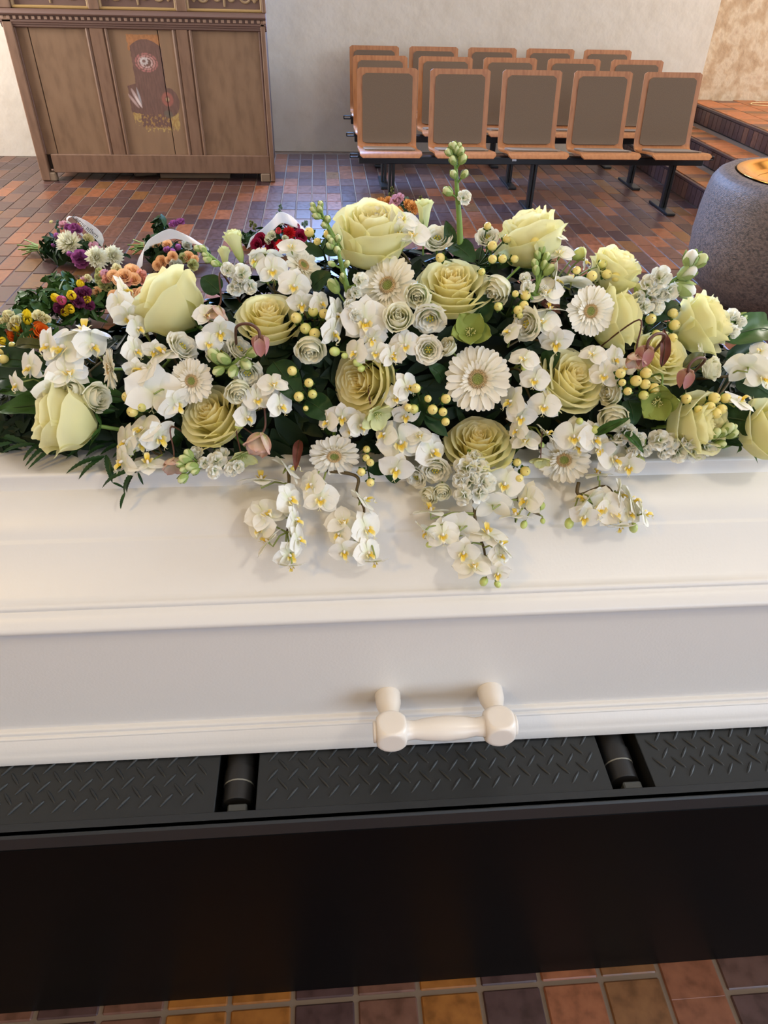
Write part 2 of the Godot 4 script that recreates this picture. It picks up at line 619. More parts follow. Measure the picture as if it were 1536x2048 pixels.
func make_steps() -> void:
	var s := MB.new()
	var edge := [3.15, 3.52, 3.90, 8.0]
	for k in 3:
		s.box(Vector3((edge[k] + 8.0) / 2, 0.158 * k + 0.075, -2.7), Vector3(8.0 - edge[k], 0.150, 11.5), 0.0)
	var pl := struct("floor_platform", s.mesh(mat.mortar), "raised platform with three tiled steps on the right")
	var riser := []
	var tread := []
	var edging := []
	for k in 8:
		riser.append(boxmesh(Vector3(0.012, 0.128, 0.084), mat["tile%d" % k], 0.002))
		tread.append(boxmesh(Vector3(0.235, 0.012, 0.117), mat["tile%d" % k], 0.002))
	tread[4] = boxmesh(Vector3(0.235, 0.012, 0.117), mat.tile8, 0.002)
	tread[3] = boxmesh(Vector3(0.235, 0.012, 0.117), mat.tile9, 0.002)
	for k in 3:
		var nose := MB.new()
		nose.box(Vector3(edge[k] - 0.001, 0.158 * (k + 1) - 0.0105, -5.4), Vector3(0.03, 0.021, 6.0), 0.003)
		put("nosing", nose.mesh(mat.tile6), pl)
		for j in 66:
			var z := -8.38 + 0.0905 * j
			if z > -3.4:
				break
			put("riser_tile", riser[[0, 1, 6, 0, 1, 2][int(hash01(j, k, 4) * 6)]], pl, at(edge[k] - 0.004, 0.158 * k + 0.068, z))
		var cols: int = [1, 1, 5][k]
		for cidx in cols:
			for j in 40:
				var z := -8.35 + 0.125 * j + (0.06 if cidx % 2 else 0.0)
				if z > -3.6:
					break
				var x: float = edge[k] + 0.135 + 0.243 * cidx + 0.005
				put("tread_tile", tread[[3, 5, 2, 3, 4, 4][int(hash01(j, k * 9 + cidx, 6) * 6)]], pl, at(x, 0.158 * (k + 1) - 0.0025, z))
				if k < 2 and j % 1 == 0:
					pass


func make_room() -> void:
	wall("wall_back", Vector2(-1.6, -8.13), Vector2(3.86, -8.13), Vector2(0, -1), 5.3, mat.plaster, [0.75, 2.15, 1.45, 4.2], "pale plastered back wall behind the chairs")
	wall("wall_back_left", Vector2(-5.0, -7.82), Vector2(-1.6, -7.82), Vector2(0, -1), 5.3, mat.plaster, [], "bright plastered wall left of the cabinet")
	wall("wall_back_right", Vector2(3.86, -8.43), Vector2(8.35, -8.43), Vector2(0, -1), 5.3, mat.old_plaster, [], "worn tan plaster wall behind the platform")
	var s := MB.new()
	wall("wall_left", Vector2(-4.6, -8.2), Vector2(-4.6, 5.0), Vector2(-1, 0), 5.3, mat.plaster, [1.0, 3.2, 0.9, 3.6])
	wall("wall_right", Vector2(8.0, -8.5), Vector2(8.0, -3.5), Vector2(1, 0), 5.3, mat.plaster, [1.0, 3.6, 1.2, 4.2])
	wall("wall_right", Vector2(8.0, -3.5), Vector2(8.0, 5.0), Vector2(1, 0), 5.3, mat.plaster, [2.0, 5.4, 2.1, 4.5])
	wall("wall_front", Vector2(-5.0, 5.0), Vector2(8.4, 5.0), Vector2(0, 1), 5.3, mat.plaster, [6.6, 10.6, 0.25, 3.05])
	s.box(Vector3(1.7, 5.45, -1.7), Vector3(13.6, 0.3, 14.2), 0.0)
	struct("ceiling", s.mesh(mat.ceiling_white))
	window(1, Vector3(-0.15, 2.825, -8.13), Vector3(0, 0, 1), 1.4, 2.75, W1[0], W1[1])
	window(2, Vector3(-4.6, 2.25, -6.1), Vector3(1, 0, 0), 2.2, 2.7, W2[0], W2[1])
	window(3, Vector3(8.0, 2.7, -6.2), Vector3(-1, 0, 0), 2.6, 3.0, W3[0], W3[1])
	window(5, Vector3(8.0, 3.3, 0.2), Vector3(-1, 0, 0), 3.4, 2.4, W5[0], W5[1])
	window(4, Vector3(3.6, 1.65, 5.0), Vector3(0, 0, -1), 4.0, 2.8, W4[0], W4[1])


# ------------------------------------------------------------------ coffin and the stand it rests on
func make_stand() -> void:
	var t := thing("bier_stand", "long black bier with a steel tread plate top carrying the white coffin", "bier")
	var s := MB.new()
	# front board, ends and back of the box
	for z in [-0.534, -1.386]:
		s = MB.new()
		s.box(Vector3(0.15, 0.313, z), Vector3(2.7, 0.626, 0.02), 0.002)
		put("side_board", s.mesh(mat.black_board), t)
	for x in [-1.19, 1.49]:
		s = MB.new()
		s.box(Vector3(x, 0.313, -0.96), Vector3(0.02, 0.626, 0.83), 0.002)
		put("end_board", s.mesh(mat.black_board), t)
	s = MB.new()
	s.box(Vector3(0.15, 0.644, -0.529), Vector3(2.72, 0.034, 0.012), 0.0025)
	s.box(Vector3(0.15, 0.658, -0.5355), Vector3(2.72, 0.006, 0.019), 0.001)
	put("rim", s.mesh(mat.black_steel), t)
	s = MB.new()
	s.box(Vector3(0.15, 0.644, -1.391), Vector3(2.72, 0.034, 0.012), 0.0025)
	put("rim", s.mesh(mat.black_steel), t)
	# tread plate in pieces between the roller slots
	var slots := [[-0.184, -0.125], [0.406, 0.472]]
	var xs := [-1.2, -0.184, -0.125, 0.406, 0.472, 1.5]
	for k in [0, 2, 4]:
		s = MB.new()
		s.box(Vector3((xs[k] + xs[k + 1]) / 2, 0.6575, -0.96), Vector3(xs[k + 1] - xs[k], 0.005, 0.832), 0.001)
		var pl := put("tread_plate", s.mesh(mat.tread_steel), t)
		# raised lozenges
		var lug := MB.new()
		var fl := func(u: float, w: float) -> Vector3:
			var a := u * TAU
			return Vector3(cos(a) * 0.0135 * cos(w * PI / 2), sin(w * PI / 2) * 0.0028, -sin(a) * 0.0026 * cos(w * PI / 2))
		lug.grid(10, 3, fl, true)
		var spots := []
		for j in 4:
			for i in 90:
				for d in 2:
					var x := -1.17 + 0.0305 * i + (0.01525 if d else 0.0)
					var z := -0.568 - 0.0315 * j - (0.01575 if d else 0.0)
					if x > xs[k] + 0.016 and x < xs[k + 1] - 0.016:
						spots.append(Transform3D(Basis(Vector3.UP, 0.9 if d == 0 else -0.9), Vector3(x, 0.66, z)))
		var mm := MultiMesh.new()
		mm.transform_format = MultiMesh.TRANSFORM_3D
		mm.mesh = lug.mesh(mat.tread_steel)
		mm.instance_count = spots.size()
		for i in spots.size():
			mm.set_instance_transform(i, spots[i])
		var o := MultiMeshInstance3D.new()
		o.name = "tread_lugs"
		o.multimesh = mm
		o.set_meta("kind", "stuff")
		pl.add_child(o, true)
	s = MB.new()
	s.box(Vector3(0.15, 0.6572, -0.545), Vector3(2.7, 0.006, 0.0), 0.0)
	for sl in slots:
		s = MB.new()
		var cx: float = (sl[0] + sl[1]) / 2
		s.box(Vector3(cx, 0.575, -0.85), Vector3(0.075, 0.004, 0.62), 0.0)
		for sx in [-1, 1]:
			s.box(Vector3(cx + sx * 0.037, 0.615, -0.85), Vector3(0.004, 0.08, 0.62), 0.0)
		s.box(Vector3(cx, 0.615, -0.5455), Vector3(0.075, 0.08, 0.003), 0.0)
		s.box(Vector3(cx, 0.615, -1.16), Vector3(0.075, 0.08, 0.003), 0.0)
		put("roller_well", s.mesh(mat.pit_black), t)
		s = MB.new()
		var zt := Basis(Vector3.RIGHT, PI / 2)
		s.lathe([Vector2(0, -0.30), Vector2(0.021, -0.30), Vector2(0.022, -0.297), Vector2(0.022, 0.243), Vector2(0.024, 0.246), Vector2(0.024, 0.268), Vector2(0.0225, 0.27), Vector2(0.0225, 0.298), Vector2(0.021, 0.3), Vector2(0, 0.3)], 20, Vector3(cx - 0.001, 0.633, -0.868), zt)
		var ro := put("roller", s.mesh(mat.rubber), t)
		s = MB.new()
		s.lathe([Vector2(0.0226, -0.003), Vector2(0.0232, -0.002), Vector2(0.0232, 0.002), Vector2(0.0226, 0.003)], 20, Vector3(cx - 0.001, 0.633, -0.6), zt)
		put("worn_ring", s.mesh(mat.worn_ring), ro)
		s = MB.new()
		s.box(Vector3(cx + 0.002, 0.634, -0.5535), Vector3(0.028, 0.040, 0.013), 0.002)
		put("roller_bracket", s.mesh(mat.bracket_grey), t)


func arc(cx: float, cy: float, r: float, a0: float, a1: float, n: int) -> Array:
	var o := []
	for i in n + 1:
		var a := deg_to_rad(lerpf(a0, a1, float(i) / n))
		o.append(Vector2(cx + r * cos(a), cy + r * sin(a)))
	return o


# outline points are (z, y); the sweep runs along x
func make_coffin() -> void:
	var t := thing("coffin", "white painted wooden coffin with a moulded lid standing on the black bier", "coffin")
	var swap := Basis(Vector3(0, 0, 1), Vector3(0, 1, 0), Vector3(1, 0, 0))
	var x0 := -0.87
	var x1 := 1.17
	var cz := -0.95
	# lower part: base moulding, then a flat side up under the lid; mirrored at the back
	var f := [Vector2(-0.640, 0.661), Vector2(-0.636, 0.663), Vector2(-0.6355, 0.681), Vector2(-0.637, 0.683)]
	f.append_array([Vector2(-0.6385, 0.690), Vector2(-0.6415, 0.697), Vector2(-0.6455, 0.7045), Vector2(-0.6475, 0.7075)])
	f.append_array(arc(-0.6505, 0.7085, 0.0035, 0, 90, 4))
	f.append_array([Vector2(-0.6520, 0.7125), Vector2(-0.6522, 0.7140)])
	f.append_array(arc(-0.6560, 0.7155, 0.0040, 0, 90, 4))
	f.append_array([Vector2(-0.660, 0.7205), Vector2(-0.660, 0.935)])
	var whole := f.duplicate()
	for i in f.size():
		var p: Vector2 = f[f.size() - 1 - i]
		whole.append(Vector2(2 * cz - p.x, p.y))
	var s := MB.new()
	s.extrude(whole, x0, x1, swap)
	put("body", s.mesh(mat.coffin_white), t)
	# lid: overhanging lip, cove, bead, sloped panel, step, flat top
	f = [Vector2(-0.660, 0.933), Vector2(-0.6505, 0.933)]
	f.append_array(arc(-0.6510, 0.9425, 0.0080, -80, 50, 8))
	f.append_array([Vector2(-0.6500, 0.9535), Vector2(-0.6540, 0.9575), Vector2(-0.6580, 0.9600), Vector2(-0.6615, 0.9610)])
	f.append_array(arc(-0.6670, 0.9655, 0.0055, -35, 90, 7))
	f.append_array([Vector2(-0.6700, 0.9715), Vector2(-0.6760, 0.9760), Vector2(-0.6900, 0.9890), Vector2(-0.7240, 1.0210)])
	f.append_array([Vector2(-0.7248, 1.0226), Vector2(-0.7262, 1.0240), Vector2(-0.7282, 1.0250), Vector2(-0.7300, 1.0268)])
	f.append_array([Vector2(-0.7320, 1.0310), Vector2(-0.7440, 1.0440), Vector2(-0.7560, 1.0540), Vector2(-0.7660, 1.0610), Vector2(-0.7760, 1.0660), Vector2(-0.7810, 1.0680)])
	f.append_array([Vector2(-0.7815, 1.0690), Vector2(-0.7830, 1.0800), Vector2(-0.7835, 1.0860)])
	f.append_array(arc(-0.7880, 1.0870, 0.0045, 0, 90, 4))
	f.append_array([Vector2(-0.7925, 1.0915), Vector2(-0.80, 1.0915)])
	whole = f.duplicate()
	for i in f.size():
		var p: Vector2 = f[f.size() - 1 - i]
		whole.append(Vector2(2 * cz - p.x, p.y))
	s = MB.new()
	s.extrude(whole, x0 - 0.008, x1 + 0.008, swap)
	put("lid", s.mesh(mat.coffin_white), t)
	# handle: two turned posts, two squared blocks, a baluster grip
	var hx := [0.073, 0.2285]
	var y := 0.764
	var zb := -0.594
	s = MB.new()
	var R := 0.0290
	var xt := Basis(Vector3(0, -1, 0), Vector3(1, 0, 0), Vector3(0, 0, 1))
	var prof := [[-0.021, 0.0], [-0.021, 0.0095], [-0.0205, 0.012], [-0.018, 0.0125], [-0.016, 0.0115], [0.015, 0.012], [0.018, 0.0128], [0.022, 0.0128], [0.024, 0.0115], [0.034, 0.0105], [0.05, 0.0128], [0.078, 0.0145], [0.106, 0.0128], [0.1215, 0.0105], [0.1315, 0.0115], [0.1335, 0.0128], [0.1375, 0.0128], [0.1405, 0.012], [0.1715, 0.0115], [0.1735, 0.0125], [0.176, 0.012], [0.1765, 0.0095], [0.1765, 0.0]]
	s.lathe(prof.map(func(q): return Vector2(q[1] * 1.25, q[0] + (-0.005 if q[0] < -0.01 else (0.005 if q[0] > 0.16 else 0.0)))), 20, Vector3(hx[0], y, zb), xt)
	var h := put("handle", s.mesh(mat.handle_white), t, Transform3D(), "white turned wooden carrying handle")
	for x in hx:
		s = MB.new()
		var blk := func(u: float, w: float) -> Vector3:
			var a := (w - 0.5) * PI
			var d := Vector3(cos(a) * sin(u * TAU), sin(a), cos(a) * cos(u * TAU)) * R
			var k := R * 0.73
			return Vector3(x, y, zb) + Vector3(clampf(d.x, -k, k), clampf(d.y, -k, k), clampf(d.z, -k, k))
		s.grid(40, 24, blk, true)
		put("handle_block", s.mesh(mat.handle_white), h)
		s = MB.new()
		s.lathe([Vector2(0, -0.002), Vector2(0.0180, -0.002), Vector2(0.0193, 0.0005), Vector2(0.0193, 0.006), Vector2(0.0184, 0.0085), Vector2(0.0190, 0.011), Vector2(0.0184, 0.019), Vector2(0.0150, 0.030), Vector2(0.0126, 0.037), Vector2(0.0120, 0.043), Vector2(0.0126, 0.053)], 20, Vector3(x, y - 0.004, -0.660), Basis(Vector3.RIGHT, PI / 2 - 0.06))
		put("handle_post", s.mesh(mat.handle_white), h)


# ------------------------------------------------------------------ cabinet
func painted_panel() -> ImageTexture:
	var W := 210
	var H := 366
	var im := Image.create(W, H, false, Image.FORMAT_RGB8)
	var n := FastNoiseLite.new()
	n.seed = 5
	n.frequency = 0.03
	var base := Color(0.52, 0.41, 0.31)
	var tan := Color(0.60, 0.47, 0.28)
	var dark := Color(0.42, 0.31, 0.27)
	# pixel (x, y): x 0..210 over 0.525 m, y 0..366 over 0.915 m
	for yy in H:
		for xx in W:
			var k := n.get_noise_2d(xx * 0.6, yy * 0.15)
			var k2 := n.get_noise_2d(xx * 3.0 + 400, yy * 2.0)
			var col := base * (1.0 + 0.06 * k)
			var wob := k2 * 5.0
			var inarch: bool = xx > 60 + wob * 0.4 and xx < 158 + wob * 0.3 and yy > 28 + 0.0085 * pow(xx - 108.0, 2) and yy < 280 + wob * 2
			var intop: bool = xx > 54 + wob and xx < 158 and yy > 16 + wob * 0.6 and yy < 60
			var inleft: bool = xx > 32 + wob * 0.4 and xx < 76 and yy > 158 - (xx - 32) * 0.25 and yy < 234 + wob + (xx - 32) * 0.2
			var inright: bool = pow((xx - 160.0) / 34.0, 2) + pow((yy - 205.0) / 42.0, 2) < 1.0 + k2 * 0.1
			var inlow: bool = xx > 36 + wob and xx < 186 + wob and yy > 225 and yy < 262 + wob * 5 + (22 if xx > 70 else 0)
			if inlow:
				col = tan.lerp(Color(0.68, 0.58, 0.36), clampf(0.5 + k2 * 1.4, 0, 1))
			if intop:
				col = Color(0.63, 0.43, 0.27) * (1.0 + 0.15 * k2)
			if inarch or inleft or inright:
				var e: float = 0.12 * n.get_noise_2d(xx * 4.0, yy * 0.8 + 900)
				col = dark * (1.0 + e)
				if yy > 240 and k2 > 0.22:
					col = tan
			im.set_pixel(xx, yy, col)
	var dab := func(cx: float, cy: float, rx: float, ry: float, rot: float, col: Color) -> void:
		for yy in range(maxi(0, int(cy - rx - ry)), mini(H, int(cy + rx + ry) + 1)):
			for xx in range(maxi(0, int(cx - rx - ry)), mini(W, int(cx + rx + ry) + 1)):
				var d := Vector2(xx - cx, yy - cy).rotated(-rot)
				var q := pow(d.x / rx, 2) + pow(d.y / ry, 2)
				if q < 1.0:
					im.set_pixel(xx, yy, im.get_pixel(xx, yy).lerp(col, 0.85 * (1.0 - q * 0.5)))
	rng.seed = 21
	for ring in [[34.0, 22, Color(0.66, 0.42, 0.40)], [26.0, 18, Color(0.76, 0.55, 0.52)], [18.0, 12, Color(0.80, 0.68, 0.66)]]:
		for i in ring[1]:
			var a: float = TAU * i / ring[1] + rng.randf() * 0.2
			dab.call(105 + cos(a) * ring[0], 92 + sin(a) * ring[0] * 0.72, 5.0, 3.0, a + 1.3, ring[2])
	for i in 10:
		var a := TAU * i / 10
		dab.call(98 + cos(a) * 10, 88 + sin(a) * 8, 5, 3.4, a, Color(0.78, 0.75, 0.74))
	dab.call(98, 89, 4, 3, 0, Color(0.5, 0.38, 0.36))
	for q in [[44.0, 202.0, 26.0, 5.0, 0.95, Color(0.76, 0.66, 0.64)], [54.0, 192.0, 30.0, 6.0, 1.15, Color(0.80, 0.72, 0.71)], [64.0, 188.0, 27.0, 4.0, 1.4, Color(0.66, 0.66, 0.68)], [60.0, 205.0, 20.0, 4.0, 1.1, Color(0.86, 0.80, 0.78)]]:
		dab.call(q[0], q[1], q[2], q[3], q[4], q[5])
	for i in 7:
		var a := TAU * i / 7
		dab.call(156 + cos(a) * 13, 196 + sin(a) * 15, 11, 7, a + 1.57, Color(0.60, 0.36, 0.31))
	dab.call(156, 196, 7, 7, 0, Color(0.72, 0.62, 0.48))
	dab.call(152, 240, 16, 12, 0.3, Color(0.40, 0.37, 0.32))
	return ImageTexture.create_from_image(im)


func make_cabinet() -> void:
	var t := thing("cabinet", "tall brown painted antique cabinet with carved panels and a flower painting against the wall", "cabinet")
	var zf := -6.88
	var s := MB.new()
	s.box(Vector3(-1.44, 1.08, -7.25), Vector3(1.95, 2.0, 0.60), 0.004)
	put("carcass", s.mesh(mat.cabinet_side), t)
	# plinth board and side posts
	s = MB.new()
	s.box(Vector3(-1.41, 0.141, zf - 0.012), Vector3(1.87, 0.146, 0.036), 0.005)
	put("plinth_board", s.mesh(mat.cabinet_stile), t)
	for q in [[-2.425, 0.075, 1.06, 0.56], [-0.455, 0.035, 1.06, 0.56]]:
		s = MB.new()
		s.box(Vector3(q[0], 0.60, zf - 0.02), Vector3(q[1], 1.19, 0.08), 0.006)
		put("corner_post", s.mesh(mat.cabinet_stile), t)
	# recessed panels (the left and the middle one are split boards with an open crack)
	var pz := zf - 0.035
	for q in [[-2.385, -2.292], [-2.286, -1.83], [-1.04, -0.475]]:
		s = MB.new()
		s.box(Vector3((q[0] + q[1]) / 2, 0.67, pz), Vector3(q[1] - q[0], 0.93, 0.02), 0.003)
		put("panel_board", s.mesh(mat.cabinet_paint), t)
	var art := StandardMaterial3D.new()
	art.resource_name = "painted_panel"
	art.albedo_texture = painted_panel()
	art.roughness = 0.55
	for q in [[-1.68, -1.293], [-1.287, -1.155]]:
		var b := MB.new()
		b.box(Vector3((q[0] + q[1]) / 2, 0.67, pz), Vector3(q[1] - q[0], 0.93, 0.02), 0.003)
		for i in b.uv.size():
			b.uv[i] = Vector2((b.v[i].x + 1.68) / 0.525, (1.125 - b.v[i].y) / 0.915)
		put("painted_board", b.mesh(art), t, Transform3D(), "middle board with remains of a flower painting")
	for x in [-1.29, -2.289]:
		s = MB.new()
		s.box(Vector3(x, 0.67, pz - 0.013), Vector3(0.02, 0.92, 0.004), 0.0)
		put("backing_strip", s.mesh(mat.crack_black), t)
	# stiles with moulded edges, slightly leaning apart as they stand
	for q in [[-1.762, 0.17], [-1.098, 0.155]]:
		s = MB.new()
		var w: float = q[1] / 2
		var pr := [Vector2(-w, -0.04), Vector2(-w, -0.012), Vector2(-w + 0.012, -0.004), Vector2(-w + 0.022, -0.012), Vector2(-w + 0.030, -0.018), Vector2(-w + 0.036, -0.006), Vector2(w - 0.036, -0.006), Vector2(w - 0.030, -0.018), Vector2(w - 0.022, -0.012), Vector2(w - 0.012, -0.004), Vector2(w, -0.012), Vector2(w, -0.04)]
		var tb := Basis(Vector3(1, 0, 0), Vector3(0, 0, 1), Vector3(0, 1, 0))
		s.extrude(pr, 0.215, 1.13, tb, Vector3(q[0], 0, zf + 0.005))
		put("stile", s.mesh(mat.cabinet_stile), t)
	for q in [[-2.39, 0.022], [-0.484, 0.018]]:
		s = MB.new()
		s.box(Vector3(q[0], 0.67, zf - 0.018), Vector3(q[1], 0.92, 0.03), 0.005)
		put("bead_moulding", s.mesh(mat.cabinet_dark), t)
	# cornice with dentils between lower and upper part
	s = MB.new()
	var cp := [Vector2(zf - 0.06, 1.118), Vector2(zf - 0.005, 1.118), Vector2(zf + 0.004, 1.125), Vector2(zf + 0.004, 1.137), Vector2(zf + 0.012, 1.141), Vector2(zf + 0.012, 1.150), Vector2(zf + 0.020, 1.156), Vector2(zf + 0.020, 1.168), Vector2(zf + 0.010, 1.171), Vector2(zf + 0.010, 1.198), Vector2(zf + 0.034, 1.202), Vector2(zf + 0.040, 1.212), Vector2(zf + 0.034, 1.224), Vector2(zf + 0.010, 1.240), Vector2(zf - 0.06, 1.242)]
	var swap := Basis(Vector3(0, 0, 1), Vector3(0, 1, 0), Vector3(1, 0, 0))
	s.extrude(cp, -2.475, -0.425, swap)
	put("cornice", s.mesh(mat.cabinet_dark), t)
	var dm := boxmesh(Vector3(0.024, 0.022, 0.013), mat.dentil_paint, 0.002)
	for i in 44:
		put("dentil", dm, t, at(-2.45 + 0.0468 * i, 1.184, zf + 0.0155))
	# upper part: three framed panels with pale scrollwork
	for k in 3:
		var xa: float = [-2.36, -1.70, -1.03][k]
		var xb: float = [-1.79, -1.12, -0.455][k]
		s = MB.new()
		s.box(Vector3((xa + xb) / 2, 1.65, zf - 0.05), Vector3(xb - xa, 0.82, 0.02), 0.002)
		var up := put("upper_panel", s.mesh(mat.cabinet_side if false else mat.cabinet_dark), t)
		s = MB.new()
		s.box(Vector3((xa + xb) / 2, 1.252, zf - 0.026), Vector3(xb - xa + 0.02, 0.02, 0.04), 0.006)
		put("gilded_moulding", s.mesh(mat.cabinet_gold), t)
		s = MB.new()
		for xx in [xa, xb]:
			s.box(Vector3(xx, 1.65, zf - 0.026), Vector3(0.02, 0.80, 0.04), 0.006)
		put("side_moulding", s.mesh(mat.cabinet_carving), t)
		s = MB.new()
		var cx := (xa + xb) / 2
		for sd in [-1, 1]:
			for q in [[0.06, 1.335, 0.045, 0.0], [0.17, 1.345, 0.055, 2.2], [0.10, 1.45, 0.06, 1.0], [0.22, 1.50, 0.05, 3.0]]:
				var pts := []
				for i in 22:
					var a: float = q[3] + i * 0.36
					var r: float = q[2] * (1.0 - i / 26.0)
					pts.append(Vector3(cx + sd * (q[0] + cos(a) * r), q[1] + sin(a) * r, zf - 0.038))
				s.tube(pts, 0.010, 6)
			for i in 5:
				s.ball(Vector3(cx + sd * (0.205 + 0.016 * i), 1.325 + 0.012 * absf(i - 2.0), zf - 0.038), Vector3(0.018, 0.026, 0.009), 8, 5, Basis(Vector3.BACK, sd * (0.5 - 0.3 * i)))
		s.tube([Vector3(cx, 1.275, zf - 0.038), Vector3(cx, 1.36, zf - 0.036), Vector3(cx, 1.50, zf - 0.038)], [0.008, 0.013, 0.008], 6)
		put("carved_scroll", s.mesh(mat.cabinet_carving), up)
	for q in [[-2.425, 0.11], [-1.745, 0.08], [-1.075, 0.08], [-0.435, 0.03]]:
		s = MB.new()
		s.box(Vector3(q[0], 1.66, zf - 0.02), Vector3(q[1], 0.84, 0.055), 0.006)
		put("upper_stile", s.mesh(mat.cabinet_stile), t)
	for q in [[-2.40, 0.12], [-0.52, 0.085]]:
		s = MB.new()
		s.box(Vector3(q[0], 0.035, zf - 0.02), Vector3(q[1], 0.07, 0.07), 0.008)
		put("foot", s.mesh(mat.bare_wood), t)
	s = MB.new()
	s.box(Vector3(-1.16, 0.02, -7.02), Vector3(0.62, 0.04, 0.05), 0.004)
	tag(put("wooden_batten", s.mesh(mat.bare_wood), self), "loose wooden batten lying on the floor under the brown cabinet", "batten")
	s = MB.new()
	s.box(Vector3(-1.62, 0.02, -7.10), Vector3(0.20, 0.035, 0.10), 0.01, Basis(Vector3.UP, 0.3))
	tag(put("wood_scrap", s.mesh(mat.bare_wood), self), "small pale scrap of wood under the middle of the cabinet", "wood scrap")


# ------------------------------------------------------------------ beam seating
func seat_meshes() -> Array:
	if shapes.has("seat"):
		return shapes.seat
	# side outline (z, y) of the bent shell, origin under the seat middle at floor height
	var path := [Vector2(-0.275, 0.955), Vector2(-0.262, 0.86), Vector2(-0.240, 0.72), Vector2(-0.215, 0.58), Vector2(-0.198, 0.49), Vector2(-0.180, 0.445), Vector2(-0.150, 0.425), Vector2(-0.08, 0.425), Vector2(0.05, 0.442), Vector2(0.16, 0.457), Vector2(0.215, 0.460), Vector2(0.240, 0.450), Vector2(0.250, 0.436)]
	var pts := []
	var cu := Curve2D.new()
	for i in path.size():
		var tg: Vector2 = (path[mini(i + 1, path.size() - 1)] - path[maxi(i - 1, 0)]) / 6.0
		cu.add_point(path[i], -tg, tg)
	var total := cu.get_baked_length()
	var place := func(d: float) -> Vector2: return cu.sample_baked(clampf(d, 0, total), true)
	var normal := func(d: float) -> Vector2:
		var a: Vector2 = place.call(d - 0.01)
		var b: Vector2 = place.call(d + 0.01)
		var q := (b - a).normalized()
		return Vector2(-q.y, q.x)
	# a slab following the curve: half width w, from d0 to d1, standing o in front, thick h, corners rounded r
	var slab := func(w: float, d0: float, d1: float, o: float, h: float, r: float, m: Material, n: int) -> ArrayMesh:
		var b := MB.new()
		var f := func(u: float, v: float, side: float) -> Vector3:
			var d := lerpf(d0, d1, v)
			var e := minf(d - d0, d1 - d)
			var ww := w
			if e < r:
				ww = w - r + sqrt(maxf(0.0, r * r - (r - e) * (r - e)))
			var x := lerpf(-ww, ww, u)
			var q: Vector2 = place.call(d) + normal.call(d) * (o + h * side)
			return Vector3(x, q.y, q.x)
		b.grid(4, n, func(u, v): return f.call(1.0 - u, v, 1.0))
		b.grid(4, n, func(u, v): return f.call(u, v, 0.0))
		b.grid(1, n, func(u, v): return f.call(0.0, v, 1.0 - u))
		b.grid(1, n, func(u, v): return f.call(1.0, v, u))
		b.grid(4, 1, func(u, v): return f.call(u, 0.0, 1.0 - v))
		b.grid(4, 1, func(u, v): return f.call(u, 1.0, v))
		return b.mesh(m)
	var knee := 0.56
	shapes.seat = [slab.call(0.232, 0.0, total, 0.0, 0.013, 0.022, mat.beech, 44), slab.call(0.192, 0.045, 0.512, 0.013, 0.010, 0.03, mat.seat_cloth, 30), slab.call(0.192, knee + 0.03, total - 0.10, 0.013, 0.010, 0.03, mat.seat_cloth, 18)]
	return shapes.seat


func make_seats() -> void:
	var names := ["front row of five brown upholstered seats on a black steel beam", "middle row of five brown seats on a beam, between two other rows", "rearmost row of five brown seats, nearest the plastered wall"]
	for r in 3:
		var t := thing("beam_seating", names[r], "seating", Vector3(0, 0, -5.995 - 0.80 * r), "rows of beam seating by the wall")
		var q := seat_meshes()
		for k in 5:
			var x := 0.503 + 0.5605 * k
			var sh := put("seat_shell", q[0], t, at(x, 0, 0))
			put("back_cushion", q[1], sh)
			put("seat_cushion", q[2], sh)
			var b := MB.new()
			b.box(Vector3(x, 0.413, -0.05), Vector3(0.20, 0.014, 0.18), 0.003)
			put("seat_bracket", b.mesh(mat.beam_steel), t)
		var s := MB.new()
		s.box(Vector3(1.65, 0.378, 0), Vector3(2.76, 0.055, 0.06), 0.005)
		put("beam", s.mesh(mat.beam_steel), t)
		for x in [0.533, 1.673, 2.813]:
			s = MB.new()
			for dx in [-0.014, 0.014]:
				s.box(Vector3(x + dx, 0.19, -0.03), Vector3(0.022, 0.36, 0.045), 0.004)
			var l := put("leg", s.mesh(mat.beam_steel), t)
			s = MB.new()
			s.box(Vector3(x, 0.011, -0.04), Vector3(0.075, 0.022, 0.40), 0.005)
			put("foot_bar", s.mesh(mat.beam_steel), l)
		for x in [0.237, 3.06]:
			s = MB.new()
			var pts := []
			for i in 17:
				var a := TAU * i / 16
				pts.append(Vector3(x + clampf(cos(a) * 0.05, -0.034, 0.034), 0.412 + clampf(sin(a) * 0.02, -0.012, 0.012), 0.045))
			s.tube(pts, 0.0055, 6, Color.WHITE, false)
			s.box(Vector3(x + (0.06 if x < 1.0 else -0.06), 0.408, 0.03), Vector3(0.07, 0.012, 0.03), 0.003)
			put("link_hook", s.mesh(mat.beam_steel), t)
		if r == 0:
			s = MB.new()
			s.box(Vector3(1.49, 0.385, 0.034), Vector3(0.035, 0.016, 0.004), 0.001)
			put("number_plate", s.mesh(mat.chrome), t)


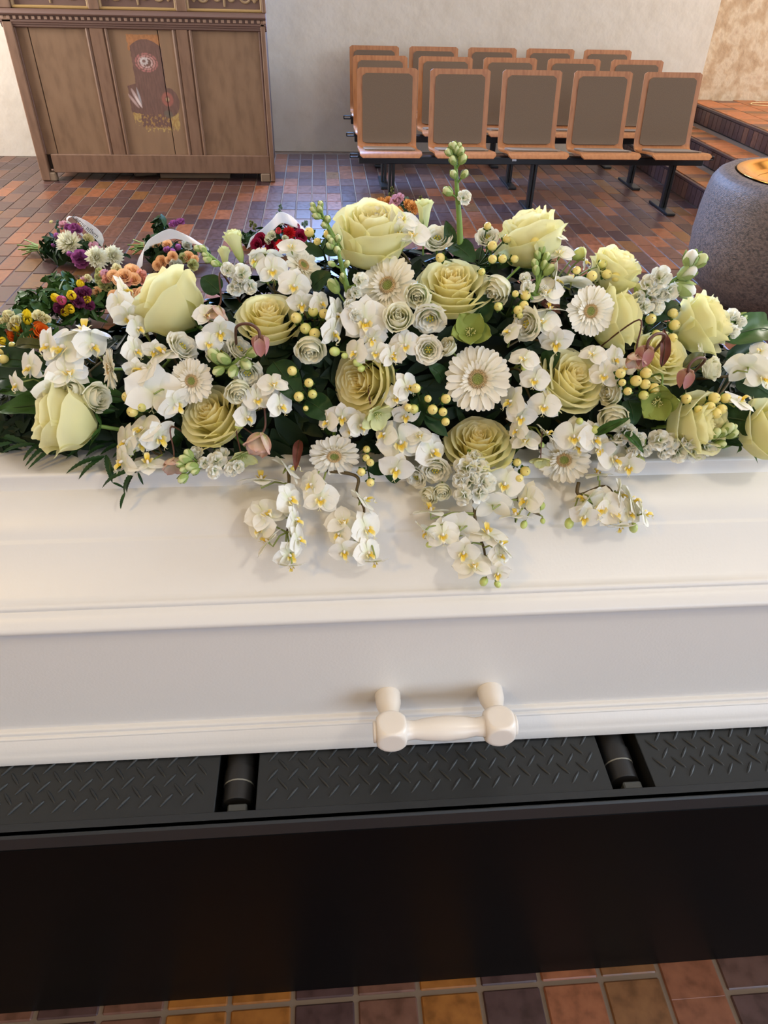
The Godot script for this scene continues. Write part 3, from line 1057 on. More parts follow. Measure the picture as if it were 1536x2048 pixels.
func make_font() -> void:
	var t := thing("font", "round grey granite baptismal font with a brass bowl set in its top", "font", Vector3(2.75, 0, -4.08))
	var s := MB.new()
	var pr := []
	var key := [[0.0, 0.0], [0.36, 0.0], [0.40, 0.015], [0.455, 0.06], [0.52, 0.14], [0.558, 0.25], [0.566, 0.36], [0.560, 0.48], [0.548, 0.60], [0.536, 0.655], [0.515, 0.690], [0.488, 0.705], [0.455, 0.709], [0.43, 0.708], [0.425, 0.700], [0.40, 0.66], [0.0, 0.60]]
	for i in key.size() - 1:
		for k in 3:
			var a: float = k / 3.0
			pr.append(Vector2(lerpf(key[i][0], key[i + 1][0], a), lerpf(key[i][1], key[i + 1][1], a)))
	pr.append(Vector2(0, 0.60))
	s.lathe(pr, 72)
	var nz := FastNoiseLite.new()
	nz.seed = 8
	nz.frequency = 4.0
	for i in s.v.size():
		var p := s.v[i]
		if p.y > 0.001 and p.length() > 0.3:
			s.v[i] = p + s.nrm[i] * 0.005 * nz.get_noise_3dv(p)
	put("stone", s.mesh(mat.granite), t)
	s = MB.new()
	s.lathe([Vector2(0.30, 0.665), Vector2(0.416, 0.706), Vector2(0.421, 0.712), Vector2(0.419, 0.715), Vector2(0.400, 0.713), Vector2(0.375, 0.704), Vector2(0.33, 0.675), Vector2(0.26, 0.648), Vector2(0.15, 0.630), Vector2(0.0, 0.625)], 64)
	put("bowl", s.mesh(mat.brass), t, Transform3D(), "polished brass bowl")
	s = MB.new()
	var pts := []
	for i in 30:
		var a := TAU * i / 26.0
		pts.append(Vector3(4.62 + cos(a) * (0.16 + 0.01 * sin(a * 3)), 0.484, -8.12 + sin(a) * 0.10))
	s.tube(pts, 0.004, 5)
	tag(put("cable", s.mesh(mat.cable_cream), self), "loose cream cable loop lying on the raised platform", "cable")


# ------------------------------------------------------------------ flowers
func mixc(a: Color, b: Color, k: float) -> Color:
	return a.lerp(b, clampf(k, 0, 1))


# one petal wrapped round the y axis: belly radius r1, tip radius r2, from height y0 to y1, half angle w;
# the bloom is about 1 wide
func rose_petal(r1: float, r2: float, y0: float, y1: float, w: float, curl: float, phi: float, tip: Color, foot: Color, m: Material, nu := 8, nv := 9, ruffle := 1.0) -> ArrayMesh:
	var b := MB.new()
	var ph := phi * 7.3
	var f := func(u: float, s: float) -> Vector3:
		var t := 2.0 * u - 1.0
		var ww := w * (0.35 + 0.65 * sin(minf(s * 1.5, 1.0) * PI / 2))
		var a := phi + t * ww
		var k := clampf((s - 0.35) / 0.65, 0.0, 1.0)
		var rr := lerpf(r1 * pow(sin(minf(1.0, s * 1.9 + 0.06) * PI / 2), 0.8), r2, k * k * (1.6 - 0.6 * k))
		rr += curl * pow(s, 7) * (1.0 - 0.3 * t * t) + 0.016 * t * s + curl * 0.6 * pow(absf(t), 4) * s * s
		rr += ruffle * (0.012 * sin(t * 5.0 + ph) + 0.007 * sin(t * 11.0 + ph * 2.0)) * pow(s, 3)
		var y := lerpf(y0, y1, s * (1.0 - 0.15 * pow(absf(t), 2.6)))
		y -= curl * 0.7 * pow(s, 8) * (1.0 - 0.2 * t * t)
		y += ruffle * 0.012 * sin(t * 7.0 + ph) * s * s
		return Vector3(sin(a) * rr, y, cos(a) * rr)
	var cf := func(u: float, s: float) -> Color:
		var t := absf(2.0 * u - 1.0)
		return mixc(foot, tip, s * 1.6 - 0.12 * (1.0 - t))
	b.grid(nu, nv, f, false, cf)
	return b.mesh(m)


func sepal_mesh() -> ArrayMesh:
	if not shapes.has("sepal"):
		var b := MB.new()
		var f := func(u: float, s: float) -> Vector3:
			var t := 2.0 * u - 1.0
			var w := 0.09 * pow(1.0 - s, 0.7) * (0.4 + s)
			return Vector3(t * w, -0.52 + 0.12 * s + 0.25 * s * s * (1.0 - s), 0.10 + 0.40 * s - 0.06 * t * t)
		b.grid(2, 6, f)
		shapes.sepal = b.mesh(mat.leaf_mid)
	return shapes.sepal


func rose_shape(kind: String) -> Array:
	var key := "rose_" + kind
	if shapes.has(key):
		return shapes[key]
	var o := []
	var rings := []
	if kind == "open":
		rings = [[2, 0.03, 0.03, 0.20, 1.9, 0.0], [3, 0.06, 0.065, 0.215, 1.4, 0.005], [3, 0.09, 0.11, 0.225, 1.35, 0.012], [4, 0.125, 0.165, 0.23, 1.15, 0.02], [4, 0.17, 0.225, 0.225, 1.1, 0.03], [4, 0.235, 0.30, 0.21, 1.1, 0.05], [3, 0.32, 0.385, 0.18, 1.35, 0.07], [3, 0.39, 0.46, 0.09, 1.35, 0.08], [4, 0.43, 0.53, -0.06, 1.0, 0.06]]
	else:
		rings = [[3, 0.05, 0.03, 0.40, 1.4, 0.0], [3, 0.10, 0.075, 0.43, 1.3, 0.0], [4, 0.16, 0.13, 0.45, 1.1, 0.01], [4, 0.22, 0.19, 0.47, 1.0, 0.02], [4, 0.29, 0.26, 0.49, 0.95, 0.035], [5, 0.355, 0.33, 0.48, 0.85, 0.06], [4, 0.41, 0.42, 0.40, 0.92, 0.09], [4, 0.43, 0.52, 0.16, 0.85, 0.07]]
	var warm := Color(0.98, 0.89, 0.58)
	var pale := Color(0.95, 0.92, 0.62)
	var green := Color(0.78, 0.80, 0.36)
	if kind == "cup":
		warm = Color(0.95, 0.89, 0.64)
		pale = Color(0.91, 0.89, 0.60)
	rng.seed = 11 if kind == "open" else 12
	for k in rings.size():
		var q: Array = rings[k]
		var kk := float(k) / (rings.size() - 1)
		var tip := mixc(warm, pale, kk)
		for i in q[0]:
			var phi: float = TAU * i / q[0] + k * 2.4 + rng.randf() * 0.25
			var j := rng.randf_range(0.94, 1.06)
			o.append(rose_petal(q[1] * j, q[2] * j, -0.46, q[3] + rng.randf_range(-0.02, 0.02), q[4], q[5] * rng.randf_range(0.6, 1.5), phi, tip * rng.randf_range(0.97, 1.03), mixc(tip, green, (0.08 + 0.35 * kk) if kind == "open" else (0.2 + 0.3 * kk)), mat.rose_petal, 10, 10))
	shapes[key] = o
	return o


func smooth(points: Array, each := 6) -> Array:
	var cv := Curve3D.new()
	var n := points.size()
	for i in n:
		var tg: Vector3 = (points[mini(i + 1, n - 1)] - points[maxi(i - 1, 0)]) / 6.0
		cv.add_point(points[i], -tg, tg)
	var o := []
	for i in n - 1:
		for k in each:
			o.append(cv.sample(i, float(k) / each))
	o.append(points[n - 1])
	return o


func stalk(called: String, from: Vector3, to: Vector3, r: float, m: Material, parent: Node3D) -> void:
	var b := MB.new()
	b.tube([from, from.lerp(to, 0.5), to], r, 6)
	put(called, b.mesh(m), parent)


func rose(kind: String, p: Vector3, d: Vector3, size: float, label: String) -> void:
	var t := thing("rose", label, "rose", p, "roses in the coffin arrangement")
	t.basis = facing_y(d, hash01(int(p.x * 9999), int(p.z * 9999)) * TAU).scaled(Vector3.ONE * size * (1.0 if kind == "open" else 1.04))
	for m in rose_shape(kind):
		put("petal", m, t)
	for i in 5:
		put("sepal", sepal_mesh(), t, Transform3D(Basis(Vector3.UP, TAU * i / 5), Vector3.ZERO))
	stalk("stem", Vector3(0, -0.48, 0), Vector3(0, -1.25, 0), 0.035, mat.stem_green, t)


func lisianthus(kind: String, p: Vector3, d: Vector3, size: float, label: String) -> void:
	var key := "lis_" + kind
	var white := Color(0.95, 0.93, 0.86)
	var foot := Color(0.62, 0.70, 0.35)
	if not shapes.has(key):
		var o := []
		rng.seed = 31
		var rings := []
		if kind == "cup":
			rings = [[4, 0.20, 0.20, 0.10, 1.0, 0.02], [4, 0.26, 0.29, 0.12, 1.05, 0.04], [5, 0.32, 0.42, 0.08, 0.95, 0.06], [4, 0.36, 0.50, 0.0, 1.0, 0.06]]
		elif kind == "tight":
			rings = [[2, 0.06, 0.05, 0.33, 2.0, 0.0], [3, 0.14, 0.10, 0.36, 1.6, 0.0], [3, 0.24, 0.19, 0.38, 1.4, 0.02], [3, 0.34, 0.28, 0.38, 1.35, 0.04], [3, 0.42, 0.39, 0.34, 1.25, 0.07], [3, 0.45, 0.50, 0.20, 1.1, 0.06]]
			white = Color(0.95, 0.93, 0.80)
		else:
			rings = [[3, 0.08, 0.08, 1.0, 1.8, 0.0], [3, 0.15, 0.15, 1.05, 1.6, 0.02], [3, 0.20, 0.26, 1.05, 1.4, 0.05], [2, 0.23, 0.36, 0.95, 1.5, 0.08]]
			white = Color(0.84, 0.87, 0.54)
			foot = Color(0.46, 0.60, 0.18)
		for k in rings.size():
			for i in rings[k][0]:
				var q: Array = rings[k]
				o.append(rose_petal(q[1], q[2], -0.45, q[3] + rng.randf_range(-0.03, 0.03), q[4], q[5] * rng.randf_range(0.6, 1.6), TAU * i / q[0] + k * 1.3 + rng.randf() * 0.4, white, foot, mat.white_petal, 9, 8, 2.2))
		shapes[key] = o
	var t := thing("lisianthus", label, "lisianthus", p, "lisianthus flowers in the coffin arrangement")
	t.basis = facing_y(d, hash01(int(p.x * 7777), int(p.z * 7777)) * TAU).scaled(Vector3.ONE * size)
	for m in shapes[key]:
		put("petal", m, t)
	for i in 5:
		put("sepal", sepal_mesh(), t, Transform3D(Basis(Vector3.UP, TAU * i / 5).scaled(Vector3(0.5, 1, 0.6)), Vector3(0, 0.03, 0)))
	if kind == "cup":
		if not shapes.has("lis_stamen"):
			var b := MB.new()
			b.ball(Vector3(0, -0.18, 0), Vector3(0.07, 0.12, 0.07), 8, 5, Basis(), func(_u, _v): return Color(0.45, 0.50, 0.12))
			for i in 6:
				b.ball(Vector3(0.10 * cos(i * 1.05), -0.08, 0.10 * sin(i * 1.05)), Vector3(0.03, 0.05, 0.03), 6, 4, Basis(), func(_u, _v): return Color(0.80, 0.60, 0.06))
			shapes.lis_stamen = b.mesh(mat.berry)
		put("stamens", shapes.lis_stamen, t)
	stalk("stem", Vector3(0, -0.45, 0), Vector3(0, -1.4, 0), 0.045, mat.stem_green, t)


# an oblong petal lying out along +x in the plane y = 0, from r0 to r1
func strap(r0: float, r1: float, w: float, lift: float, droop: float, col: Color, foot: Color, m: Material, nu := 4, nv := 7) -> ArrayMesh:
	var b := MB.new()
	var f := func(u: float, s: float) -> Vector3:
		var t := 2.0 * u - 1.0
		var ww := w * (0.45 + 0.55 * sin(minf(1.0, s * 1.8) * PI / 2)) * sqrt(maxf(0.0, 1.0 - pow(maxf(0.0, (s - 0.80) / 0.20), 2.0) * 0.93))
		var y := lift * s - droop * s * s + 0.10 * w * cos(t * PI * 2.0) * (1.0 - s) + 0.25 * w * t * t * sin(s * PI)
		return Vector3(lerpf(r0, r1, s), y, -t * ww)
	b.grid(nu, nv, f, false, func(_u, s): return mixc(foot, col, s * 2.2))
	return b.mesh(m)


func gerbera_shape() -> Dictionary:
	if not shapes.has("gerb"):
		var w := Color(0.95, 0.92, 0.84)
		var cr := Color(0.80, 0.76, 0.55)
		var o := {"long": [strap(0.11, 0.5, 0.058, 0.05, 0.02, w, cr, mat.white_petal), strap(0.11, 0.485, 0.062, 0.07, 0.05, w * 0.98, cr, mat.white_petal), strap(0.11, 0.47, 0.055, 0.09, 0.03, w, cr, mat.white_petal)], "short": [strap(0.11, 0.28, 0.022, 0.09, 0.0, w, cr, mat.white_petal, 2, 4), strap(0.10, 0.23, 0.020, 0.10, 0.0, w, cr, mat.white_petal, 2, 4)]}
		var b := MB.new()
		b.lathe([Vector2(0.16, -0.03), Vector2(0.165, 0.015), Vector2(0.13, 0.045), Vector2(0.08, 0.055), Vector2(0.0, 0.05)], 20, Vector3.ZERO, Basis(), func(_u, v): return mixc(Color(0.86, 0.70, 0.42), Color(0.48, 0.54, 0.18), v * 4.0 - 2.0))
		o.disc = b.mesh(mat.soft_petal)
		b = MB.new()
		rng.seed = 41
		for ring in [[0.175, 40, 0.05, Color(0.93, 0.80, 0.60)], [0.155, 36, 0.07, Color(0.90, 0.70, 0.42)], [0.135, 32, 0.09, Color(0.86, 0.62, 0.33)], [0.113, 26, 0.085, Color(0.84, 0.68, 0.38)], [0.085, 20, 0.06, Color(0.50, 0.52, 0.18)], [0.055, 14, 0.058, Color(0.46, 0.52, 0.16)], [0.025, 7, 0.055, Color(0.42, 0.50, 0.15)]]:
			for i in ring[1]:
				var a: float = TAU * i / ring[1] + rng.randf() * 0.1
				var col: Color = ring[3] * rng.randf_range(0.85, 1.1)
				b.ball(Vector3(cos(a) * ring[0], ring[2], sin(a) * ring[0]), Vector3(0.011, 0.030, 0.011), 5, 3, Basis(), func(_u, _v): return col)
		o.florets = b.mesh(mat.soft_petal)
		shapes.gerb = o
	return shapes.gerb


func gerbera(p: Vector3, d: Vector3, size: float, label: String) -> void:
	var t := thing("gerbera", label, "gerbera", p, "white gerberas in the coffin arrangement")
	t.basis = facing_y(d, hash01(int(p.x * 5555), int(p.z * 5555)) * TAU).scaled(Vector3.ONE * size)
	var g := gerbera_shape()
	rng.seed = int(p.x * 10000) + 77
	for ring in [[19, "long", 0.0, -0.02], [19, "long", 0.165, 0.0], [26, "short", 0.05, 0.01], [22, "short", 0.1, 0.02]]:
		for i in ring[0]:
			var a: float = TAU * i / ring[0] + ring[2] + rng.randf_range(-0.05, 0.05)
			var ms: Array = g[ring[1]]
			var bs := Basis(Vector3.UP, a) * Basis(Vector3.BACK, rng.randf_range(-0.08, 0.10)) * Basis(Vector3.RIGHT, rng.randf_range(-0.2, 0.2))
			put("petal" if ring[1] == "long" else "inner_petal", ms[rng.randi() % ms.size()], t, Transform3D(bs, Vector3(0, ring[3], 0)))
	put("disc", g.disc, t, Transform3D(Basis().scaled(Vector3.ONE * 0.82), Vector3.ZERO))
	var fl := put("disc_florets", g.florets, t, Transform3D(Basis().scaled(Vector3.ONE * 0.84), Vector3.ZERO))
	fl.set_meta("kind", "stuff")
	stalk("stem", Vector3(0, -0.03, 0), Vector3(0, -0.85, 0), 0.035, mat.stem_green, t)


# a broad sepal or petal from the origin out along +y in the plane z = 0
func blade(length: float, width: float, belly: float, cup: float, bend: float, col: Color, foot: Color, m: Material, nu := 6, nv := 7, wave := 0.0, blunt := 0.62) -> ArrayMesh:
	var b := MB.new()
	var f := func(u: float, s: float) -> Vector3:
		var t := 2.0 * u - 1.0
		var w := width * 0.5 * pow(sin(pow(s, belly) * PI), blunt) if s > 0.0 and s < 1.0 else 0.0
		w = maxf(w, width * 0.06 * (1.0 - s))
		return Vector3(t * w, length * s * (1.0 - 0.04 * t * t), cup * (t * t) * w / (width * 0.5) * width + bend * s * s + wave * sin(t * 6.0) * s)
	b.grid(nu, nv, f, false, func(_u, s): return mixc(foot, col, s * 3.0))
	return b.mesh(m)


func orchid_shape() -> Dictionary:
	if not shapes.has("orch"):
		var w := Color(0.95, 0.935, 0.90)
		var g := Color(0.80, 0.82, 0.58)
		var o := {}
		o.petal = blade(0.52, 0.66, 0.68, 0.05, -0.05, w, g, mat.white_petal, 8, 8, 0.008)
		o.sepal = blade(0.50, 0.40, 0.80, 0.06, -0.09, w * 0.98, g, mat.white_petal)
		# lip: yellow throat with two upright side lobes and a white tongue
		var b := MB.new()
		var yel := Color(0.90, 0.70, 0.12)
		for sd in [-1, 1]:
			var lobe := func(u: float, s: float) -> Vector3:
				var t := 2.0 * u - 1.0
				return Vector3(sd * (0.035 + 0.075 * s + 0.02 * t), -0.05 - 0.03 * s + t * 0.065 * sin(minf(1, s * 1.3 + 0.2) * PI * 0.75), 0.02 + 0.13 * s - 0.06 * s * s)
			b.grid(4, 5, lobe, false, func(_u, s): return mixc(yel, Color(0.92, 0.86, 0.62), s * 1.3 - 0.25))
		var tongue := func(u: float, s: float) -> Vector3:
			var t := 2.0 * u - 1.0
			var ww := 0.055 * (0.5 + sin(s * PI) * 0.9) * (1.0 - 0.65 * s)
			return Vector3(t * ww, -0.07 - 0.17 * s + 0.04 * t * t, 0.05 + 0.14 * sin(s * PI * 0.8))
		b.grid(4, 7, tongue, false, func(_u, s): return mixc(yel, Color(0.92, 0.88, 0.72), s * 2.0 - 0.5))
		b.ball(Vector3(0, -0.075, 0.075), Vector3(0.03, 0.028, 0.035), 6, 4, Basis(), func(_u, _v): return Color(0.88, 0.60, 0.05))
		for sd in [-1, 1]:
			b.tube([Vector3(sd * 0.01, -0.235, 0.13), Vector3(sd * 0.03, -0.27, 0.16), Vector3(sd * 0.05, -0.25, 0.18)], [0.008, 0.005, 0.002], 4, Color(0.9, 0.84, 0.5))
		o.lip = b.mesh(mat.soft_petal)
		b = MB.new()
		b.ball(Vector3(0, 0.0, 0.05), Vector3(0.035, 0.045, 0.07), 8, 6, Basis(Vector3.RIGHT, 0.3), func(_u, _v): return Color(0.92, 0.88, 0.84))
		o.column = b.mesh(mat.soft_petal)
		b = MB.new()
		b.ball(Vector3.ZERO, Vector3(0.40, 0.5, 0.40), 10, 8, Basis(), func(_u, v): return mixc(Color(0.45, 0.58, 0.14), Color(0.66, 0.74, 0.28), v))
		o.bud = b.mesh(mat.berry)
		shapes.orch = o
	return shapes.orch


func orchid(label: String, stem: Array, blossoms: Array, buds: Array) -> void:
	var t := thing("orchid_spray", label, "orchid", stem[0], "white moth orchid sprays in the coffin arrangement")
	var g := orchid_shape()
	rng.seed = int(stem[0].x * 10000) + int(stem[0].y * 1000)
	var base: Vector3 = stem[0]
	var cv := Curve3D.new()
	for i in stem.size():
		var tg: Vector3 = (stem[mini(i + 1, stem.size() - 1)] - stem[maxi(i - 1, 0)]) / 7.0
		cv.add_point(stem[i] - base, -tg, tg)
	var pts := []
	var n := stem.size() * 5
	var rad := []
	for i in n + 1:
		pts.append(cv.sample_baked(cv.get_baked_length() * i / n, true))
		rad.append(lerpf(0.0026, 0.0013, float(i) / n))
	var b := MB.new()
	b.tube(pts, rad, 6)
	put("stem", b.mesh(mat.orchid_stem), t)
	for q in blossoms:
		var size: float = q[2]
		var d: Vector3 = q[1]
		var bs := facing_z(d, rng.randf_range(-0.35, 0.35)).scaled(Vector3.ONE * size * 1.25)
		var at0: Vector3 = q[0] - base
		var fl := put("blossom", g.column, t, Transform3D(bs, at0))
		# three sepals behind, two wide petals before them
		for a in [0.0, 2.15, -2.15]:
			put("sepal", g.sepal, fl, Transform3D(Basis(Vector3.BACK, a + rng.randf_range(-0.1, 0.1)) * Basis(Vector3.RIGHT, rng.randf_range(-0.15, 0.2)), Vector3(0, 0, -0.012)))
		for a in [1.40, -1.40]:
			put("petal", g.petal, fl, Transform3D(Basis(Vector3.BACK, a + rng.randf_range(-0.1, 0.1)) * Basis(Vector3.RIGHT, rng.randf_range(-0.2, 0.12)), Vector3(0, 0.01, 0.006)))
		put("lip", g.lip, fl, Transform3D(Basis().scaled(Vector3.ONE * 1.2), Vector3.ZERO))
		# flower stalk to the nearest place on the stem
		var foot := cv.get_closest_point(at0)
		var back := at0 - d * size * 0.22
		b = MB.new()
		b.tube([foot, foot.lerp(back, 0.5) + Vector3(0, 0.006, 0), back, at0 - d * size * 0.02], [0.0014, 0.0012, 0.0012, 0.0015], 5)
		put("flower_stalk", b.mesh(mat.pedicel), t)
	for q in buds:
		var at0: Vector3 = q[0] - base
		var foot := cv.get_closest_point(at0)
		var d := (at0 - foot + Vector3(0, -0.005, 0.004)).normalized()
		var bu := put("bud", g.bud, t, Transform3D(facing_y(d).scaled(Vector3.ONE * q[1]), at0))
		b = MB.new()
		b.tube([foot, foot.lerp(at0, 0.6) + Vector3(0, 0.004, 0), at0], 0.0011, 5)
		put("flower_stalk", b.mesh(mat.pedicel), t)


func hypericum(label: String, root: Vector3, berries: Array) -> void:
	var t := thing("hypericum_sprig", label, "hypericum", root, "sprigs of yellow berries in the coffin arrangement")
	if not shapes.has("berry"):
		var b := MB.new()
		b.lathe([Vector2(0.10, -0.46), Vector2(0.30, -0.40), Vector2(0.43, -0.24), Vector2(0.485, 0.0), Vector2(0.46, 0.20), Vector2(0.35, 0.38), Vector2(0.17, 0.49), Vector2(0.07, 0.53), Vector2(0.05, 0.57), Vector2(0.0, 0.585)], 14, Vector3.ZERO, Basis(), func(_u, v): return mixc(mixc(Color(0.58, 0.56, 0.16), Color(0.82, 0.69, 0.24), v * 2.0), Color(0.12, 0.08, 0.03), (v - 0.83) * 12.0))
		shapes.berry = b.mesh(mat.berry)
		b = MB.new()
		b.lathe([Vector2(0.10, -0.46), Vector2(0.30, -0.40), Vector2(0.43, -0.24), Vector2(0.485, 0.0), Vector2(0.46, 0.20), Vector2(0.35, 0.38), Vector2(0.17, 0.49), Vector2(0.07, 0.53), Vector2(0.05, 0.57), Vector2(0.0, 0.585)], 14, Vector3.ZERO, Basis(), func(_u, v): return mixc(mixc(Color(0.42, 0.50, 0.10), Color(0.70, 0.66, 0.22), v * 1.6), Color(0.12, 0.08, 0.03), (v - 0.83) * 12.0))
		shapes.berry_green = b.mesh(mat.berry)
		b = MB.new()
		for i in 5:
			var bs := Basis(Vector3.UP, TAU * i / 5)
			var f := func(u: float, s: float) -> Vector3:
				var x := 2.0 * u - 1.0
				return bs * Vector3(x * 0.20 * sin(s * PI * 0.85 + 0.3), -0.50 + 0.18 * s * s, 0.08 + 0.55 * s)
			b.grid(2, 4, f)
		shapes.calyx = b.mesh(mat.leaf_mid)
		shapes.hleaf = blade(1.0, 0.46, 0.75, 0.12, -0.15, Color(1, 1, 1), Color(1, 1, 1), mat.leaf_dark, 4, 6)
	rng.seed = int(root.x * 10000) + 5
	var mid := Vector3.ZERO
	for q in berries:
		mid += (q[0] - root) / berries.size()
	var b := MB.new()
	var fork := mid * 0.45
	b.tube([Vector3.ZERO, fork * 0.5, fork], [0.0018, 0.0016, 0.0014], 5)
	put("stem", b.mesh(mat.stem_dark), t)
	for q in berries:
		var p: Vector3 = q[0] - root
		var d := (p - fork).normalized() + Vector3(0, 0.15, 0.75)
		var be := put("berry", shapes.berry_green if rng.randf() < 0.22 else shapes.berry, t, Transform3D(facing_y(d).scaled(Vector3.ONE * q[1] * 0.96), p))
		put("calyx", shapes.calyx, be)
		b = MB.new()
		b.tube([fork, fork.lerp(p, 0.6) - Vector3(0, 0.003, 0.003), p - d.normalized() * q[1] * 0.4], 0.0011, 5)
		put("twig", b.mesh(mat.stem_dark), t)
	for i in 3:
		var a := rng.randf() * TAU
		var d := (fork.normalized() + Vector3(cos(a), 0.2, sin(a)) * 0.9).normalized()
		put("leaf", shapes.hleaf, t, Transform3D(facing_z(Vector3(0, 0.7, 0.7), 0, d).scaled(Vector3.ONE * rng.randf_range(0.03, 0.042)), fork * rng.randf_range(0.5, 0.9)))


func floret_mesh(key: String, col: Color, foot: Color, sd := 0) -> ArrayMesh:
	if not shapes.has(key):
		var b := MB.new()
		rng.seed = 51 + sd
		for ring in [[5, 0.0, 1.25], [4, 0.4, 0.75], [3, 0.9, 0.35]]:
			for i in ring[0]:
				var a: float = TAU * i / ring[0] + ring[1] + rng.randf() * 0.4
				var tilt: float = ring[2] + rng.randf_range(-0.2, 0.2)
				var ph := rng.randf() * 6.0
				var bs := Basis(Vector3.UP, a) * Basis(Vector3.RIGHT, tilt)
				var ln := rng.randf_range(0.42, 0.52)
				var f := func(u: float, s: float) -> Vector3:
					var t := 2.0 * u - 1.0
					var w := 0.25 * sin(minf(1.0, s * 1.25) * PI * 0.62 + 0.15)
					return bs * Vector3(t * w, ln * s * (1.0 - 0.22 * t * t), 0.05 * sin(t * 5.0 + ph) * s + 0.10 * t * t * s - 0.10 * s * s)
				b.grid(6, 5, f, false, func(_u, s): return mixc(foot, col, s * 1.8))
		shapes[key] = b.mesh(mat.white_petal)
	return shapes[key]


func bud_mesh(key: String, a: Color, z: Color) -> ArrayMesh:
	if not shapes.has(key):
		var b := MB.new()
		b.lathe([Vector2(0.0, -0.6), Vector2(0.10, -0.58), Vector2(0.27, -0.45), Vector2(0.38, -0.2), Vector2(0.40, 0.05), Vector2(0.33, 0.32), Vector2(0.18, 0.52), Vector2(0.0, 0.60)], 10, Vector3.ZERO, Basis(), func(_u, v): return mixc(a, z, (v - 0.45) * 3.0))
		for i in 4:
			var bs := Basis(Vector3.UP, TAU * i / 4)
			var f := func(u: float, s: float) -> Vector3:
				var t := 2.0 * u - 1.0
				var w := 0.24 * sin(s * PI * 0.8 + 0.35)
				var y := -0.60 + 1.0 * s
				var r := 0.08 + 0.36 * sin(minf(1.0, s * 1.15) * PI * 0.62)
				return bs * Vector3(t * w, y, r - 0.25 * t * t * w)
			b.grid(2, 5, f, false, func(_u, _s): return a * 0.9)
		shapes[key] = b.mesh(mat.soft_petal)
	return shapes[key]


func stock(label: String, stem: Array, florets: Array, buds: Array) -> void:
	var base: Vector3 = stem[0]
	var t := thing("stock_flower", label, "stock flower", base, "stock flowers in the coffin arrangement")
	var cv := Curve3D.new()
	for i in stem.size():
		var tg: Vector3 = (stem[mini(i + 1, stem.size() - 1)] - stem[maxi(i - 1, 0)]) / 6.0
		cv.add_point(stem[i] - base, -tg, tg)
	var pts := []
	var rad := []
	for i in 16:
		pts.append(cv.sample_baked(cv.get_baked_length() * i / 15.0, true))
		rad.append(lerpf(0.0044, 0.0018, i / 15.0))
	var b := MB.new()
	b.tube(pts, rad, 8)
	put("stem", b.mesh(mat.stem_green), t)
	rng.seed = int(base.x * 10000) + 3
	for q in florets:
		var p: Vector3 = q[0] - base
		var foot := cv.get_closest_point(p)
		foot -= (cv.get_closest_point(p + Vector3(0, 0.01, 0)) - foot)
		var d := ((p - foot).normalized() + Vector3(0, 0.3, 0.8)).normalized()
		var k := rng.randi() % 3
		var fl := put("floret", floret_mesh("stock%d" % k, Color(0.95, 0.945, 0.91), Color(0.70, 0.78, 0.50), k), t, Transform3D(facing_y(d, rng.randf() * 6.0).scaled(Vector3.ONE * q[1] * 1.25), p - d * q[1] * 0.25))
		b = MB.new()
		b.tube([foot, foot.lerp(p, 0.5) + Vector3(0, -0.002, 0), p - d * q[1] * 0.2], [0.0018, 0.0018, 0.003], 5)
		put("flower_stalk", b.mesh(mat.stem_green), t)
	for q in buds:
		var p: Vector3 = q[0] - base
		var off := minf(cv.get_baked_length(), cv.get_closest_offset(p)) - 0.012
		var foot := cv.sample_baked(maxf(off, 0.0), true)
		var d := (p - foot).normalized()
		put("bud", bud_mesh("stock_bud_green", Color(0.34, 0.45, 0.14), Color(0.70, 0.76, 0.40)) if q[1] < 0.0175 else bud_mesh("stock_bud_white", Color(0.40, 0.52, 0.20), Color(0.92, 0.91, 0.84)), t, Transform3D(facing_y(d, rng.randf() * 6.0).scaled(Vector3.ONE * q[1] * 1.3), p))
		b = MB.new()
		b.tube([foot, foot.lerp(p, 0.5), p - d * q[1] * 0.5], 0.0012, 5)
		put("flower_stalk", b.mesh(mat.stem_green), t)


